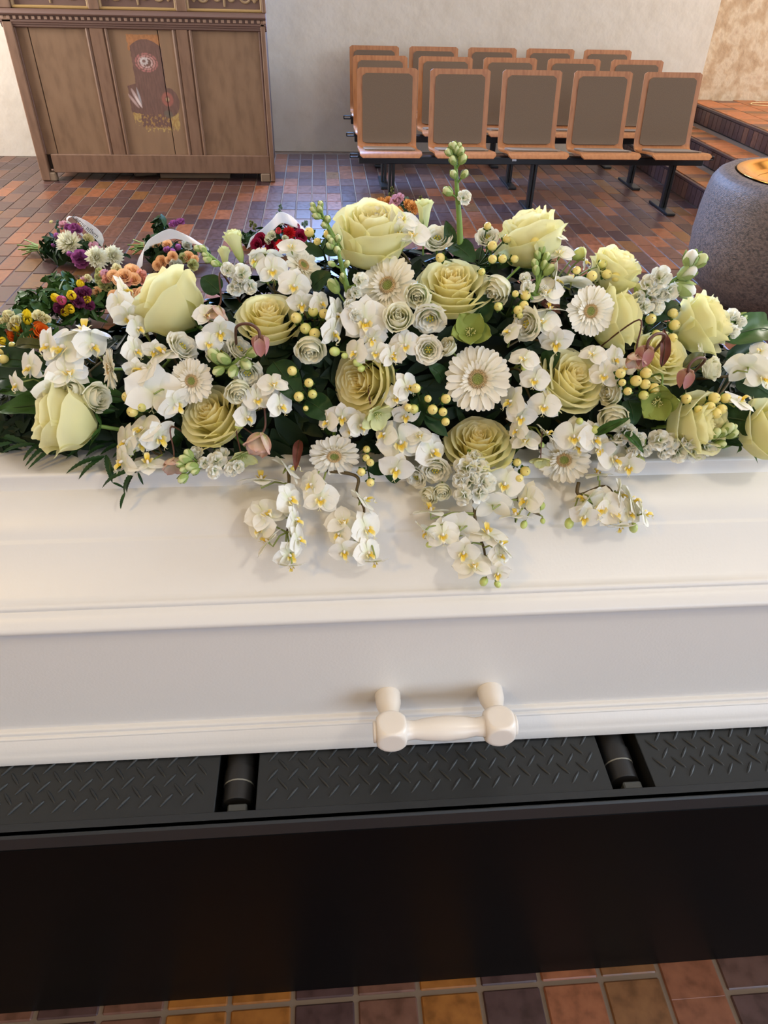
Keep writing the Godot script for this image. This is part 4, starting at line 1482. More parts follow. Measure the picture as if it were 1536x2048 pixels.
func hellebore(kind: String, p: Vector3, d: Vector3, size: float, label: String) -> void:
	var key := "hel_" + kind
	if not shapes.has(key):
		var col := Color(0.29, 0.35, 0.085)
		var foot := Color(0.17, 0.27, 0.05)
		if kind == "pink":
			col = Color(0.78, 0.64, 0.48)
			foot = Color(0.62, 0.60, 0.28)
		elif kind == "lime":
			col = Color(0.68, 0.70, 0.36)
			foot = Color(0.46, 0.56, 0.16)
		var m := blade(0.52, 0.50, 0.95, 0.20 if kind == "green" else 0.12, 0.06, col, foot, mat.soft_petal, 10, 12, 0.02, 0.5)
		if kind == "pink":
			var a: Array = m.surface_get_arrays(0)
			var cs: PackedColorArray = a[Mesh.ARRAY_COLOR]
			var us: PackedVector2Array = a[Mesh.ARRAY_TEX_UV]
			for i in cs.size():
				var e := maxf(absf(us[i].x * 2.0 - 1.0), us[i].y)
				cs[i] = mixc(cs[i], Color(0.58, 0.28, 0.27), (e - 0.55) * 1.6)
			a[Mesh.ARRAY_COLOR] = cs
			m = ArrayMesh.new()
			m.add_surface_from_arrays(Mesh.PRIMITIVE_TRIANGLES, a)
			m.surface_set_material(0, mat.soft_petal)
		shapes[key] = m
		var b := MB.new()
		rng.seed = 61
		for i in 26:
			var a := rng.randf() * TAU
			var r := 0.03 + 0.09 * rng.randf()
			var e := Vector3(cos(a) * r, sin(a) * r, 0.10 + rng.randf() * 0.06)
			b.tube([Vector3(cos(a), sin(a), 0) * 0.02, e], 0.006, 4, Color(0.66, 0.72, 0.30))
			b.ball(e, Vector3.ONE * 0.014, 5, 3, Basis(), func(_u, _v): return Color(0.80, 0.76, 0.34))
		shapes["hel_stamens"] = b.mesh(mat.soft_petal)
	var t := thing("hellebore", label, "hellebore", p, "hellebores in the coffin arrangement")
	t.basis = facing_z(d, hash01(int(p.x * 3333), int(p.y * 3333)) * 1.2).scaled(Vector3.ONE * size)
	var tilt: float = {"green": 0.42, "lime": 0.30, "pink": 0.95}[kind]
	for i in 5:
		var wob := (hash01(i, int(absf(p.x) * 999)) - 0.5) * 0.55
		put("sepal", shapes[key], t, Transform3D(Basis(Vector3.BACK, TAU * i / 5) * Basis(Vector3.RIGHT, tilt + wob), Vector3(0, 0, 0.004 * (i % 2))))
	put("stamens", shapes.hel_stamens, t)
	var b := MB.new()
	var inv := t.basis.inverse()
	var up := inv * Vector3(0, 0.025, -0.01)
	var dn := inv * Vector3(0.02 if p.x < 0.3 else -0.02, -0.03, -0.06)
	b.tube(smooth([Vector3.ZERO, Vector3(0, 0, -0.2), Vector3(0, 0, -0.3) + up, dn + up * 0.3, dn]), 0.024, 6)
	put("stem", b.mesh(mat.stem_green if kind == "green" else mat.stem_brown), t)


func hellebore_bud(p: Vector3, size: float, label: String) -> void:
	var t := thing("hellebore_bud", label, "hellebore bud", p, "nodding hellebore buds in the coffin arrangement")
	if not shapes.has("hel_bud"):
		shapes.hel_bud = blade(1.0, 0.55, 0.60, -0.3, 0.0, Color(0.52, 0.25, 0.24), Color(0.55, 0.36, 0.26), mat.soft_petal, 6, 8)
	for i in 5:
		put("sepal", shapes.hel_bud, t, Transform3D((Basis(Vector3.UP, TAU * i / 5) * Basis(Vector3.RIGHT, PI)).scaled(Vector3.ONE * size * 1.25) * Basis(Vector3.RIGHT, 0.0), Basis(Vector3.UP, TAU * i / 5) * Vector3(0, size * 0.6, 0)).translated_local(Vector3(0, 0, -0.20)))
	var b := MB.new()
	var sx := 1.0 if p.x > 0.2 else -1.0
	b.tube(smooth([Vector3(0, size * 0.45, 0), Vector3(0.001 * sx, size * 0.95, -0.002), Vector3(sx * 0.012, size * 1.2, -0.008), Vector3(sx * 0.028, size * 0.8, -0.018), Vector3(sx * 0.035, -0.02, -0.05)]), 0.0019, 6)
	put("stem", b.mesh(mat.stem_brown), t)


# ------------------------------------------------------------------ leaves
func leaf(kind: String, a: Vector3, b: Vector3, width: float, label: String) -> void:
	var m: Material = mat.leaf_dark
	if "olive" in label:
		m = mat.leaf_olive
	elif "reddish" in label or "purplish" in label:
		m = mat.leaf_red
	elif "green blade" in label or "large green" in label or "slim green" in label:
		m = mat.leaf_mid
	var s := MB.new()
	var tone := func(u: float, v: float) -> Color:
		var t := absf(2.0 * u - 1.0)
		var vein := 0.5 + 0.5 * cos((v * 9.0 - t * 1.6) * TAU)
		return Color.WHITE * (0.82 + 0.10 * vein + (0.25 if t < 0.14 else 0.0))
	var f := func(u: float, v: float) -> Vector3:
		var t := 2.0 * u - 1.0
		var w := 0.0
		if kind == "ivy":
			w = 0.5 * (0.30 + 0.70 * pow(absf(sin(v * PI * 2.2 + 0.5)), 0.7)) * (1.0 - v * v) * minf(1.0, v * 8.0)
		elif kind == "lance":
			w = 0.5 * pow(sin(pow(v, 0.8) * PI), 0.8)
		else:
			w = 0.5 * pow(sin(pow(v, 0.72) * PI), 0.62)
		if v <= 0.0 or v >= 1.0:
			w = 0.0
		return Vector3(t * w, v - 0.06 * absf(t) * (1.0 if kind == "ivy" else 0.0), 0.16 * t * t * w - 0.10 * v * v + 0.10 * sin(v * PI) + 0.015 * sin(v * 17.0 + t * 3.0))
	s.grid(8, 16, f, false, tone)
	var t0 := thing("leaf", label, "leaf", a, "single leaves in the coffin arrangement")
	var d := b - a
	var n := Vector3(0, 0.75, 0.65)
	n = (n - d.normalized() * n.dot(d.normalized())).normalized()
	t0.basis = Basis(d.cross(n).normalized() * width, d, n * d.length())
	put("blade", s.mesh(m), t0)
	s = MB.new()
	var pts := []
	for i in 9:
		var v := i / 8.0
		pts.append(Vector3(0, v * 0.98 - 0.0, -0.10 * v * v + 0.10 * sin(v * PI) + 0.012))
	s.tube(pts, [0.020, 0.018, 0.016, 0.014, 0.012, 0.010, 0.008, 0.006, 0.003], 5)
	put("midrib", s.mesh(mat.stem_dark), t0)


func serrated(label: String, stem: Array, leaflets: Array) -> void:
	var base: Vector3 = stem[0]
	var t := thing("serrated_sprig", label, "foliage", base, "serrated foliage sprigs at the lower left")
	var b := MB.new()
	b.tube(stem.map(func(p): return p - base), [0.0016, 0.0014, 0.0012, 0.001].slice(0, stem.size()), 5)
	put("stem", b.mesh(mat.stem_dark), t)
	if not shapes.has("toothed"):
		var s := MB.new()
		var f := func(u: float, v: float) -> Vector3:
			var x := 2.0 * u - 1.0
			var tooth := 1.0 - 0.35 * (v * 9.0 - floorf(v * 9.0))
			var w := 0.075 * pow(sin(pow(clampf(v, 0.01, 0.99), 0.75) * PI), 0.6) * tooth
			return Vector3(x * w, v, 0.18 * sin(v * PI) - 0.10 * v * v + absf(x) * w * 0.5)
		s.grid(4, 36, f)
		shapes.toothed = s.mesh(mat.leaf_dark)
	for q in leaflets:
		var d: Vector3 = q[1] - q[0]
		var n := Vector3(0, 0.9, 0.45)
		n = (n - d.normalized() * n.dot(d.normalized())).normalized()
		var L := d.length()
		put("leaflet", shapes.toothed, t, Transform3D(Basis(d.cross(n).normalized() * L * clampf(0.05 / L, 0.8, 1.5), d, n * L * 0.6), q[0] - base))


func ridge(x: float) -> float:
	var k := [[-0.52, 1.16], [-0.455, 1.19], [-0.374, 1.235], [-0.304, 1.255], [-0.215, 1.27], [-0.146, 1.30], [-0.098, 1.325], [0.064, 1.36], [0.161, 1.365], [0.296, 1.345], [0.371, 1.315], [0.473, 1.27], [0.573, 1.235], [0.652, 1.19], [0.73, 1.15]]
	for i in k.size() - 1:
		if x <= k[i + 1][0]:
			return lerpf(k[i][1], k[i + 1][1], clampf((x - k[i][0]) / (k[i + 1][0] - k[i][0]), 0, 1))
	return 1.13


func make_filling() -> void:
	var base := 1.0915
	var b := MB.new()
	var f := func(u: float, w: float) -> Vector3:
		var x := lerpf(-0.46, 0.66, w)
		var e := sqrt(maxf(0.0, 1.0 - pow((x - 0.1) / 0.56, 4)))
		var a := (u - 0.5) * PI
		return Vector3(x, base + maxf(0.01, (ridge(x) - base - 0.075) * e) * pow(maxf(cos(a), 0.0), 0.7), -0.95 - 0.115 * e * sin(a))
	b.grid(16, 24, f)
	tag(put("foam_block", b.mesh(mat.foam), self), "dark green flower foam block hidden under the foliage on the coffin lid", "flower foam")
	rng.seed = 71
	b = MB.new()
	for i in 1800:
		var x := rng.randf_range(-0.60, 0.80)
		var a := rng.randf_range(-1.62, 1.62)
		var e := sqrt(maxf(0.06, 1.0 - pow((x - 0.1) / 0.70, 4)))
		var h := maxf(0.015, (ridge(x) - base - 0.05) * e)
		var p := Vector3(x, base + 0.006 + h * pow(maxf(cos(a), 0.0), 0.75), -0.95 + 0.135 * e * sin(a))
		var out := Vector3((x - 0.1) * 0.6, cos(a) * 0.8 + 0.12, sin(a)).normalized()
		var side := Vector3(rng.randf_range(-1, 1), rng.randf_range(-0.6, 0.6), rng.randf_range(-1, 1))
		var d := (side - out * side.dot(out)).normalized() * 0.9 + out * rng.randf_range(-0.1, 0.5)
		var bs := facing_z(out + side * 0.3, 0, d)
		var ln := rng.randf_range(0.035, 0.075)
		var wd := ln * rng.randf_range(0.16, 0.5)
		var tone := Color.WHITE * rng.randf_range(0.55, 1.5)
		var g := func(u: float, v: float) -> Vector3:
			var t := 2.0 * u - 1.0
			var w := wd * 0.5 * pow(sin(clampf(v, 0.02, 0.98) * PI), 0.7)
			return p + bs * Vector3(t * w, (v - 0.3) * ln, 0.3 * absf(t) * w - 0.2 * ln * v * v)
		b.grid(2, 5, g, false, func(_u, _v): return tone)
	var o := put("foliage_filling", b.mesh(mat.leaf_deep), self)
	tag(o, "mass of dark green leaves filling the arrangement between the flowers", "foliage")
	o.set_meta("kind", "stuff")


# ------------------------------------------------------------------ funeral bouquets on the floor
func mum_mesh(key: String, col: Color, heart: Color) -> ArrayMesh:
	if not shapes.has(key):
		var b := MB.new()
		rng.seed = 81
		for ring in [[22, 0.0, 0.50, 0.02], [22, 0.3, 0.48, 0.26], [20, 0.1, 0.44, 0.5], [16, 0.2, 0.37, 0.78], [12, 0.0, 0.29, 1.05], [7, 0.0, 0.22, 1.3]]:
			for i in ring[0]:
				var bs := Basis(Vector3.UP, TAU * i / ring[0] + ring[1] + rng.randf() * 0.2) * Basis(Vector3.BACK, ring[3] + rng.randf_range(-0.15, 0.15))
				var L: float = ring[2] * rng.randf_range(0.9, 1.1)
				var f := func(u: float, s: float) -> Vector3:
					var t := 2.0 * u - 1.0
					return bs * Vector3(0.03 + L * s, 0.10 * s * s + 0.03 * t * t, -t * 0.066 * sqrt(sin(clampf(s * 0.92 + 0.06, 0, 1) * PI)))
				b.grid(2, 4, f, false, func(_u, s): return mixc(heart, col, s * 1.8))
		shapes[key] = b.mesh(mat.white_petal)
	return shapes[key]


func small_rose(key: String, col: Color, foot: Color) -> ArrayMesh:
	if not shapes.has(key):
		var b := MB.new()
		rng.seed = 91
		var parts := []
		for q in [[3, 0.05, 0.05, 0.10, 1.4, 0.0], [3, 0.10, 0.13, 0.12, 1.2, 0.01], [4, 0.17, 0.23, 0.12, 1.05, 0.03], [5, 0.25, 0.35, 0.08, 0.9, 0.05], [5, 0.32, 0.47, 0.0, 0.85, 0.06]]:
			for i in q[0]:
				parts.append(rose_petal(q[1], q[2], -0.42, q[3], q[4], q[5], TAU * i / q[0] + q[1] * 9.0 + rng.randf() * 0.3, col * rng.randf_range(0.9, 1.08), foot, mat.white_petal, 5, 5))
		for m in parts:
			var a: Array = m.surface_get_arrays(0)
			var k := b.v.size()
			b.v.append_array(a[Mesh.ARRAY_VERTEX])
			b.nrm.append_array(a[Mesh.ARRAY_NORMAL])
			b.uv.append_array(a[Mesh.ARRAY_TEX_UV])
			b.c.append_array(a[Mesh.ARRAY_COLOR])
			for i in a[Mesh.ARRAY_INDEX]:
				b.ix.append(k + i)
		shapes[key] = b.mesh(mat.white_petal)
	return shapes[key]


func tulip_mesh(key: String, col: Color, foot: Color) -> ArrayMesh:
	if not shapes.has(key):
		var b := MB.new()
		for k in 6:
			var phi := TAU * k / 6
			var r := 0.30 if k % 2 else 0.33
			var f := func(u: float, s: float) -> Vector3:
				var t := 2.0 * u - 1.0
				var a := phi + t * 0.62 * sin(s * PI * 0.85 + 0.25)
				var rr := r * (0.35 + 0.75 * sin(s * PI * 0.90))
				return Vector3(sin(a) * rr, -0.5 + s * 1.0, cos(a) * rr)
			b.grid(4, 6, f, false, func(_u, s): return mixc(foot, col, s * 2.5))
		shapes[key] = b.mesh(mat.white_petal)
	return shapes[key]


func bloom(kind: String) -> ArrayMesh:
	match kind:
		"white_mum": return mum_mesh("mum_w", Color(0.90, 0.89, 0.76), Color(0.72, 0.72, 0.22))
		"peach_mum": return mum_mesh("mum_p", Color(0.84, 0.46, 0.16), Color(0.75, 0.5, 0.1))
		"red_gerbera": return mum_mesh("mum_r", Color(0.62, 0.02, 0.03), Color(0.45, 0.10, 0.03))
		"peach_rose": return small_rose("sr_peach", Color(0.98, 0.64, 0.36), Color(0.95, 0.6, 0.28))
		"red_rose": return small_rose("sr_red", Color(0.30, 0.015, 0.05), Color(0.2, 0.01, 0.03))
		"orange_rose": return small_rose("sr_or", Color(0.86, 0.18, 0.02), Color(0.7, 0.2, 0.03))
		"purple_carnation": return floret_mesh("carn", Color(0.36, 0.10, 0.30), Color(0.50, 0.22, 0.42), 3)
		"plum_stock": return floret_mesh("plum", Color(0.20, 0.04, 0.12), Color(0.26, 0.08, 0.14), 4)
		"pink_stock": return floret_mesh("pinkst", Color(0.72, 0.42, 0.52), Color(0.7, 0.5, 0.42), 5)
		"rosy_stock": return floret_mesh("rosyst", Color(0.80, 0.40, 0.32), Color(0.7, 0.5, 0.3), 6)
		"cream_stock": return floret_mesh("creamst", Color(0.82, 0.76, 0.48), Color(0.62, 0.64, 0.26), 7)
		"white_filler": return floret_mesh("wfill", Color(0.76, 0.78, 0.62), Color(0.45, 0.52, 0.25), 8)
		"grey_scabious": return floret_mesh("scab", Color(0.60, 0.60, 0.52), Color(0.4, 0.44, 0.30), 9)
		"green_stock": return floret_mesh("greenst", Color(0.56, 0.58, 0.28), Color(0.4, 0.48, 0.16), 10)
		"yellow_tulip": return tulip_mesh("tul_y", Color(0.86, 0.64, 0.03), Color(0.5, 0.5, 0.05))
		"red_tulip": return tulip_mesh("tul_r", Color(0.66, 0.06, 0.09), Color(0.5, 0.2, 0.05))
		"pink_tulip": return tulip_mesh("tul_p", Color(0.70, 0.12, 0.28), Color(0.6, 0.3, 0.1))
		_: return bud_mesh("plum_bud", Color(0.30, 0.14, 0.28), Color(0.38, 0.10, 0.32))


# flowers: [kind, place, width]; greens: [place, spread] lumps of leaves; each bouquet is one thing
func bouquet(called: String, label: String, category: String, group: String, base: Vector3, flowers: Array, greens: Array, sprigs: Array, leafm: Material) -> Node3D:
	var t := thing(called, label, category, base, group)
	rng.seed = int(absf(base.x) * 1000) + 17
	var b := MB.new()
	for q in greens:
		var c: Vector3 = q[0] - base
		var n: int = q[2]
		for i in n:
			var d := Vector3(rng.randfn(), rng.randfn() * 0.7 + 0.35, rng.randfn()).normalized()
			var p: Vector3 = c + d * Vector3(q[1].x, q[1].y, q[1].z) * rng.randf_range(0.25, 0.85)
			if p.y + base.y < 0.006:
				p.y = 0.006 - base.y
			var side := Vector3(rng.randf_range(-1, 1), rng.randf_range(-0.7, 0.7), rng.randf_range(-1, 1))
			var bs := facing_z(d + side * 0.5, 0, side)
			var ln := rng.randf_range(0.05, 0.11)
			var wd := ln * rng.randf_range(0.2, 0.5)
			var tone := Color.WHITE * rng.randf_range(0.5, 1.25)
			var f := func(u: float, v: float) -> Vector3:
				var x := 2.0 * u - 1.0
				var w := wd * 0.5 * pow(sin(clampf(v, 0.02, 0.98) * PI), 0.7)
				var r := p + bs * Vector3(x * w, (v - 0.3) * ln, 0.3 * absf(x) * w - 0.25 * ln * v * v)
				r.y = maxf(r.y, 0.002 - base.y)
				return r
			b.grid(2, 4, f, false, func(_u, _v): return tone)
	var gr := put("foliage", b.mesh(leafm), t)
	gr.set_meta("kind", "stuff")
	for q in flowers:
		var p: Vector3 = q[1] - base
		var mid: Vector3 = greens[0][0] - base
		var d: Vector3 = (p - mid).normalized() * 0.6 + Vector3(rng.randf_range(-0.2, 0.2), 0.55, 0.55)
		put(q[0], bloom(q[0]), t, Transform3D(facing_y(d, rng.randf() * 6.0).scaled(Vector3.ONE * q[2] * 1.1), p + (EYE - q[1]).normalized() * 0.035))
	for q in sprigs:
		b = MB.new()
		var a: Vector3 = q[0] - base
		var e: Vector3 = q[1] - base
		b.tube([a, a.lerp(e, 0.5), e], [0.004, 0.003, 0.002], 5)
		for i in 9:
			var k := i / 8.0
			var p := a.lerp(e, 0.35 + 0.65 * k)
			b.ball(p + Vector3(sin(i * 2.4), 0.2, cos(i * 2.4)) * lerpf(0.022, 0.006, k), Vector3(0.009, 0.013, 0.009) * lerpf(1.2, 0.7, k), 6, 4)
		put("bud_sprig", b.mesh(mat.leaf_grey if rng.randf() < 0.5 else mat.leaf_olive), t)
	return t


func stems(t: Node3D, base: Vector3, tie: Vector3, tips: Vector3) -> void:
	var b := MB.new()
	rng.seed = 7
	for i in 16:
		var o := Vector3(0, rng.randf_range(-0.02, 0.025), rng.randf_range(-0.05, 0.05))
		var e := tips + o * 1.6 + Vector3(rng.randf_range(-0.04, 0.04), 0, 0)
		e.y = maxf(e.y, 0.006)
		b.tube([tie + o * 0.35 - base, tie.lerp(e, 0.5) + Vector3(0, 0.004, 0) - base, e - base], 0.0045, 5)
	var s := put("stem_bundle", b.mesh(mat.stem_green), t)
	s.set_meta("kind", "stuff")
	b = MB.new()
	for k in 4:
		var pts := []
		for i in 13:
			var a := TAU * i / 12
			pts.append(tie - base + Vector3((k - 1.5) * 0.009, sin(a) * 0.032, cos(a) * 0.038))
		b.tube(pts, 0.0045, 5, Color.WHITE, false)
	put("raffia_tie", b.mesh(mat.raffia), t)


# a band of ribbon along a path, w wide across the direction given at each point
func band(path: Array, across: Array, w: float) -> ArrayMesh:
	var cp := Curve3D.new()
	var n := path.size()
	for i in n:
		var tg: Vector3 = (path[mini(i + 1, n - 1)] - path[maxi(i - 1, 0)]) / 6.0
		cp.add_point(path[i], -tg, tg)
	var b := MB.new()
	var L := cp.get_baked_length()
	for side in 2:
		var f := func(u: float, s: float) -> Vector3:
			var p := cp.sample_baked(L * s, true)
			var k := s * (n - 1)
			var i := mini(int(k), n - 2)
			var a: Vector3 = across[i].lerp(across[i + 1], k - i).normalized()
			var tg := (cp.sample_baked(L * minf(1.0, s + 0.02), true) - cp.sample_baked(L * maxf(0.0, s - 0.02), true)).normalized()
			var nn := a.cross(tg).normalized() * 0.0006 * (1.0 if side == 0 else -1.0)
			return p + a * (u - 0.5) * w * (1.0 if side == 0 else -1.0) + nn
		b.grid(5, 40, f)
	return b.mesh(mat.ribbon)


func make_bouquets() -> void:
	var a := bouquet("bouquet", "tied bouquet with white chrysanthemums and purple carnations, leftmost on the floor", "bouquet", "tied bouquets lying on the tiles", Vector3(-1.653, 0.000, -4.881), [["white_mum", Vector3(-1.613, 0.150, -4.686), 0.139], ["white_mum", Vector3(-1.424, 0.110, -4.542), 0.124], ["white_mum", Vector3(-1.341, 0.100, -4.609), 0.113], ["purple_carnation", Vector3(-1.534, 0.090, -4.584), 0.132], ["purple_carnation", Vector3(-1.587, 0.200, -4.775), 0.096], ["purple_carnation", Vector3(-1.667, 0.180, -4.894), 0.065], ["plum_bud", Vector3(-1.729, 0.150, -4.827), 0.045], ["plum_bud", Vector3(-1.663, 0.170, -4.741), 0.051], ["plum_bud", Vector3(-1.670, 0.140, -4.728), 0.038], ["plum_bud", Vector3(-1.597, 0.120, -4.588), 0.037], ["plum_bud", Vector3(-1.741, 0.120, -4.752), 0.026], ["pink_stock", Vector3(-1.476, 0.120, -4.701), 0.077], ["cream_stock", Vector3(-1.522, 0.150, -4.765), 0.083], ["pink_stock", Vector3(-1.728, 0.170, -4.993), 0.066], ["cream_stock", Vector3(-1.787, 0.200, -4.955), 0.033]], [[Vector3(-1.613, 0.080, -4.738), Vector3(0.260, 0.120, 0.130), 230], [Vector3(-1.780, 0.060, -4.849), Vector3(0.130, 0.120, 0.110), 110], [Vector3(-1.422, 0.040, -4.760), Vector3(0.180, 0.060, 0.100), 60]], [[Vector3(-1.759, 0.120, -4.966), Vector3(-1.756, 0.204, -4.986)]], mat.leaf_dark)
	stems(a, Vector3(-1.653, 0.000, -4.881), Vector3(-1.871, 0.050, -4.910), Vector3(-2.002, 0.030, -4.983))
	put("ribbon", band([Vector3(0.196, 0.100, 0.038), Vector3(0.207, 0.190, 0.145), Vector3(0.154, 0.250, 0.161), Vector3(0.074, 0.270, 0.072), Vector3(0.001, 0.250, -0.020), Vector3(-0.041, 0.200, -0.085), Vector3(0.032, 0.190, 0.010), Vector3(0.087, 0.170, 0.058)], [Vector3(0.35, 0.55, 0.5), Vector3(0.5, 0.6, 0.35), Vector3(0.35, 0.7, 0.35), Vector3(0.1, 0.5, 0.6), Vector3(0.1, 0.2, 0.9), Vector3(0.2, -0.2, 0.9), Vector3(0.5, -0.6, 0.4), Vector3(0.5, -0.6, 0.4)], 0.085), a, Transform3D(), "white satin ribbon")
	ribbon_text(a, Vector3(0.195, 0.215, 0.187), Vector3(0.103, 0.275, 0.132))
	var b := bouquet("bouquet", "tied bouquet with peach spray roses and ribbon, middle of three on the floor", "bouquet", "tied bouquets lying on the tiles", Vector3(-1.026, 0.000, -4.846), [["peach_rose", Vector3(-1.083, 0.150, -4.703), 0.058], ["peach_rose", Vector3(-1.006, 0.160, -4.662), 0.057], ["peach_rose", Vector3(-1.040, 0.080, -4.563), 0.069], ["peach_rose", Vector3(-1.065, 0.060, -4.548), 0.057], ["peach_rose", Vector3(-0.959, 0.120, -4.546), 0.056], ["peach_rose", Vector3(-0.871, 0.100, -4.595), 0.063], ["peach_rose", Vector3(-0.829, 0.090, -4.578), 0.044], ["peach_rose", Vector3(-0.982, 0.100, -4.531), 0.044], ["purple_carnation", Vector3(-0.991, 0.200, -4.891), 0.072], ["purple_carnation", Vector3(-0.952, 0.210, -4.900), 0.066], ["purple_carnation", Vector3(-0.939, 0.220, -4.909), 0.046], ["plum_bud", Vector3(-1.011, 0.130, -4.629), 0.038], ["plum_bud", Vector3(-0.966, 0.130, -4.600), 0.044], ["plum_bud", Vector3(-0.944, 0.130, -4.677), 0.045], ["plum_bud", Vector3(-0.995, 0.140, -4.617), 0.035], ["grey_scabious", Vector3(-0.946, 0.060, -4.538), 0.095], ["grey_scabious", Vector3(-0.898, 0.130, -4.706), 0.084], ["green_stock", Vector3(-0.910, 0.090, -4.597), 0.070], ["green_stock", Vector3(-0.846, 0.060, -4.555), 0.082]], [[Vector3(-0.991, 0.080, -4.704), Vector3(0.200, 0.120, 0.140), 230], [Vector3(-1.101, 0.090, -4.802), Vector3(0.120, 0.120, 0.120), 110], [Vector3(-1.136, 0.120, -5.129), Vector3(0.080, 0.100, 0.050), 60]], [[Vector3(-0.831, 0.100, -4.720), Vector3(-0.756, 0.077, -4.740)]], mat.leaf_dark)
	stems(b, Vector3(-1.026, 0.000, -4.846), Vector3(-1.194, 0.060, -4.926), Vector3(-1.285, 0.030, -4.979))
	put("ribbon", band([Vector3(-0.168, 0.020, 0.263), Vector3(-0.136, 0.120, 0.185), Vector3(-0.025, 0.200, 0.223), Vector3(0.085, 0.250, 0.288), Vector3(0.175, 0.210, 0.256), Vector3(0.224, 0.140, 0.132), Vector3(0.217, 0.080, 0.065)], [Vector3(0.6, 0.6, 0.3), Vector3(0.5, 0.7, 0.3), Vector3(0.15, 0.7, 0.6), Vector3(0, 0.7, 0.6), Vector3(-0.2, 0.7, 0.6), Vector3(-0.5, 0.6, 0.5), Vector3(-0.7, 0.3, 0.5)], 0.100), b, Transform3D(), "white satin ribbon")
	var d := bouquet("bouquet", "tied bouquet with red gerbera and dark red roses on the floor", "bouquet", "tied bouquets lying on the tiles", Vector3(-0.307, 0.000, -5.131), [["red_gerbera", Vector3(-0.241, 0.170, -4.831), 0.079], ["red_tulip", Vector3(-0.308, 0.190, -4.818), 0.052], ["red_rose", Vector3(-0.204, 0.190, -4.948), 0.067], ["red_rose", Vector3(-0.261, 0.220, -4.922), 0.053], ["red_rose", Vector3(-0.162, 0.140, -4.897), 0.080], ["red_rose", Vector3(-0.435, 0.130, -4.846), 0.080], ["red_rose", Vector3(-0.461, 0.110, -4.807), 0.073], ["red_gerbera", Vector3(-0.293, 0.120, -4.734), 0.072], ["white_filler", Vector3(-0.349, 0.160, -4.811), 0.072], ["white_filler", Vector3(-0.295, 0.210, -4.923), 0.073], ["white_filler", Vector3(-0.237, 0.180, -4.927), 0.054], ["white_filler", Vector3(-0.375, 0.130, -4.825), 0.066], ["white_filler", Vector3(-0.267, 0.150, -4.781), 0.052], ["red_rose", Vector3(-0.369, 0.100, -4.797), 0.066], ["red_rose", Vector3(-0.173, 0.100, -4.837), 0.073]], [[Vector3(-0.311, 0.090, -4.953), Vector3(0.240, 0.120, 0.130), 240], [Vector3(-0.526, 0.050, -5.082), Vector3(0.100, 0.070, 0.100), 50]], [[Vector3(-0.319, 0.150, -5.085), Vector3(-0.301, 0.276, -5.105)], [Vector3(-0.483, 0.100, -5.118), Vector3(-0.516, 0.161, -5.138)], [Vector3(-0.150, 0.120, -5.130), Vector3(-0.134, 0.155, -5.150)]], mat.leaf_dark)
	put("ribbon", band([Vector3(-0.210, 0.090, 0.250), Vector3(-0.128, 0.150, 0.265), Vector3(-0.037, 0.230, 0.320), Vector3(0.014, 0.270, 0.306), Vector3(0.076, 0.250, 0.280), Vector3(0.154, 0.160, 0.136), Vector3(0.182, 0.100, 0.102)], [Vector3(0.35, 0.8, 0.3), Vector3(0.3, 0.8, 0.4), Vector3(0.1, 0.8, 0.5), Vector3(-0.1, 0.8, 0.5), Vector3(-0.3, 0.8, 0.3), Vector3(-0.5, 0.7, 0.3), Vector3(-0.6, 0.5, 0.3)], 0.100), d, Transform3D(), "white satin ribbon")
	var g := bouquet("floor_arrangement", "small arrangement with peach chrysanthemums and pink stock under the front seat row", "arrangement", "low arrangements standing on the tiles", Vector3(0.555, 0.000, -5.863), [["peach_mum", Vector3(0.422, 0.160, -5.598), 0.075], ["peach_mum", Vector3(0.475, 0.180, -5.563), 0.067], ["peach_mum", Vector3(0.654, 0.150, -5.505), 0.097], ["peach_mum", Vector3(0.617, 0.160, -5.546), 0.075], ["pink_stock", Vector3(0.517, 0.200, -5.487), 0.089], ["pink_stock", Vector3(0.550, 0.220, -5.491), 0.074], ["pink_stock", Vector3(0.369, 0.120, -5.587), 0.053], ["pink_stock", Vector3(0.506, 0.160, -5.519), 0.074], ["peach_mum", Vector3(0.535, 0.130, -5.460), 0.082]], [[Vector3(0.541, 0.080, -5.642), Vector3(0.170, 0.100, 0.120), 160]], [[Vector3(0.506, 0.150, -5.651), Vector3(0.508, 0.255, -5.671)], [Vector3(0.323, 0.100, -5.503), Vector3(0.305, 0.187, -5.523)], [Vector3(0.688, 0.120, -5.589), Vector3(0.724, 0.204, -5.609)], [Vector3(0.623, 0.150, -5.721), Vector3(0.625, 0.159, -5.741)]], mat.leaf_dark)
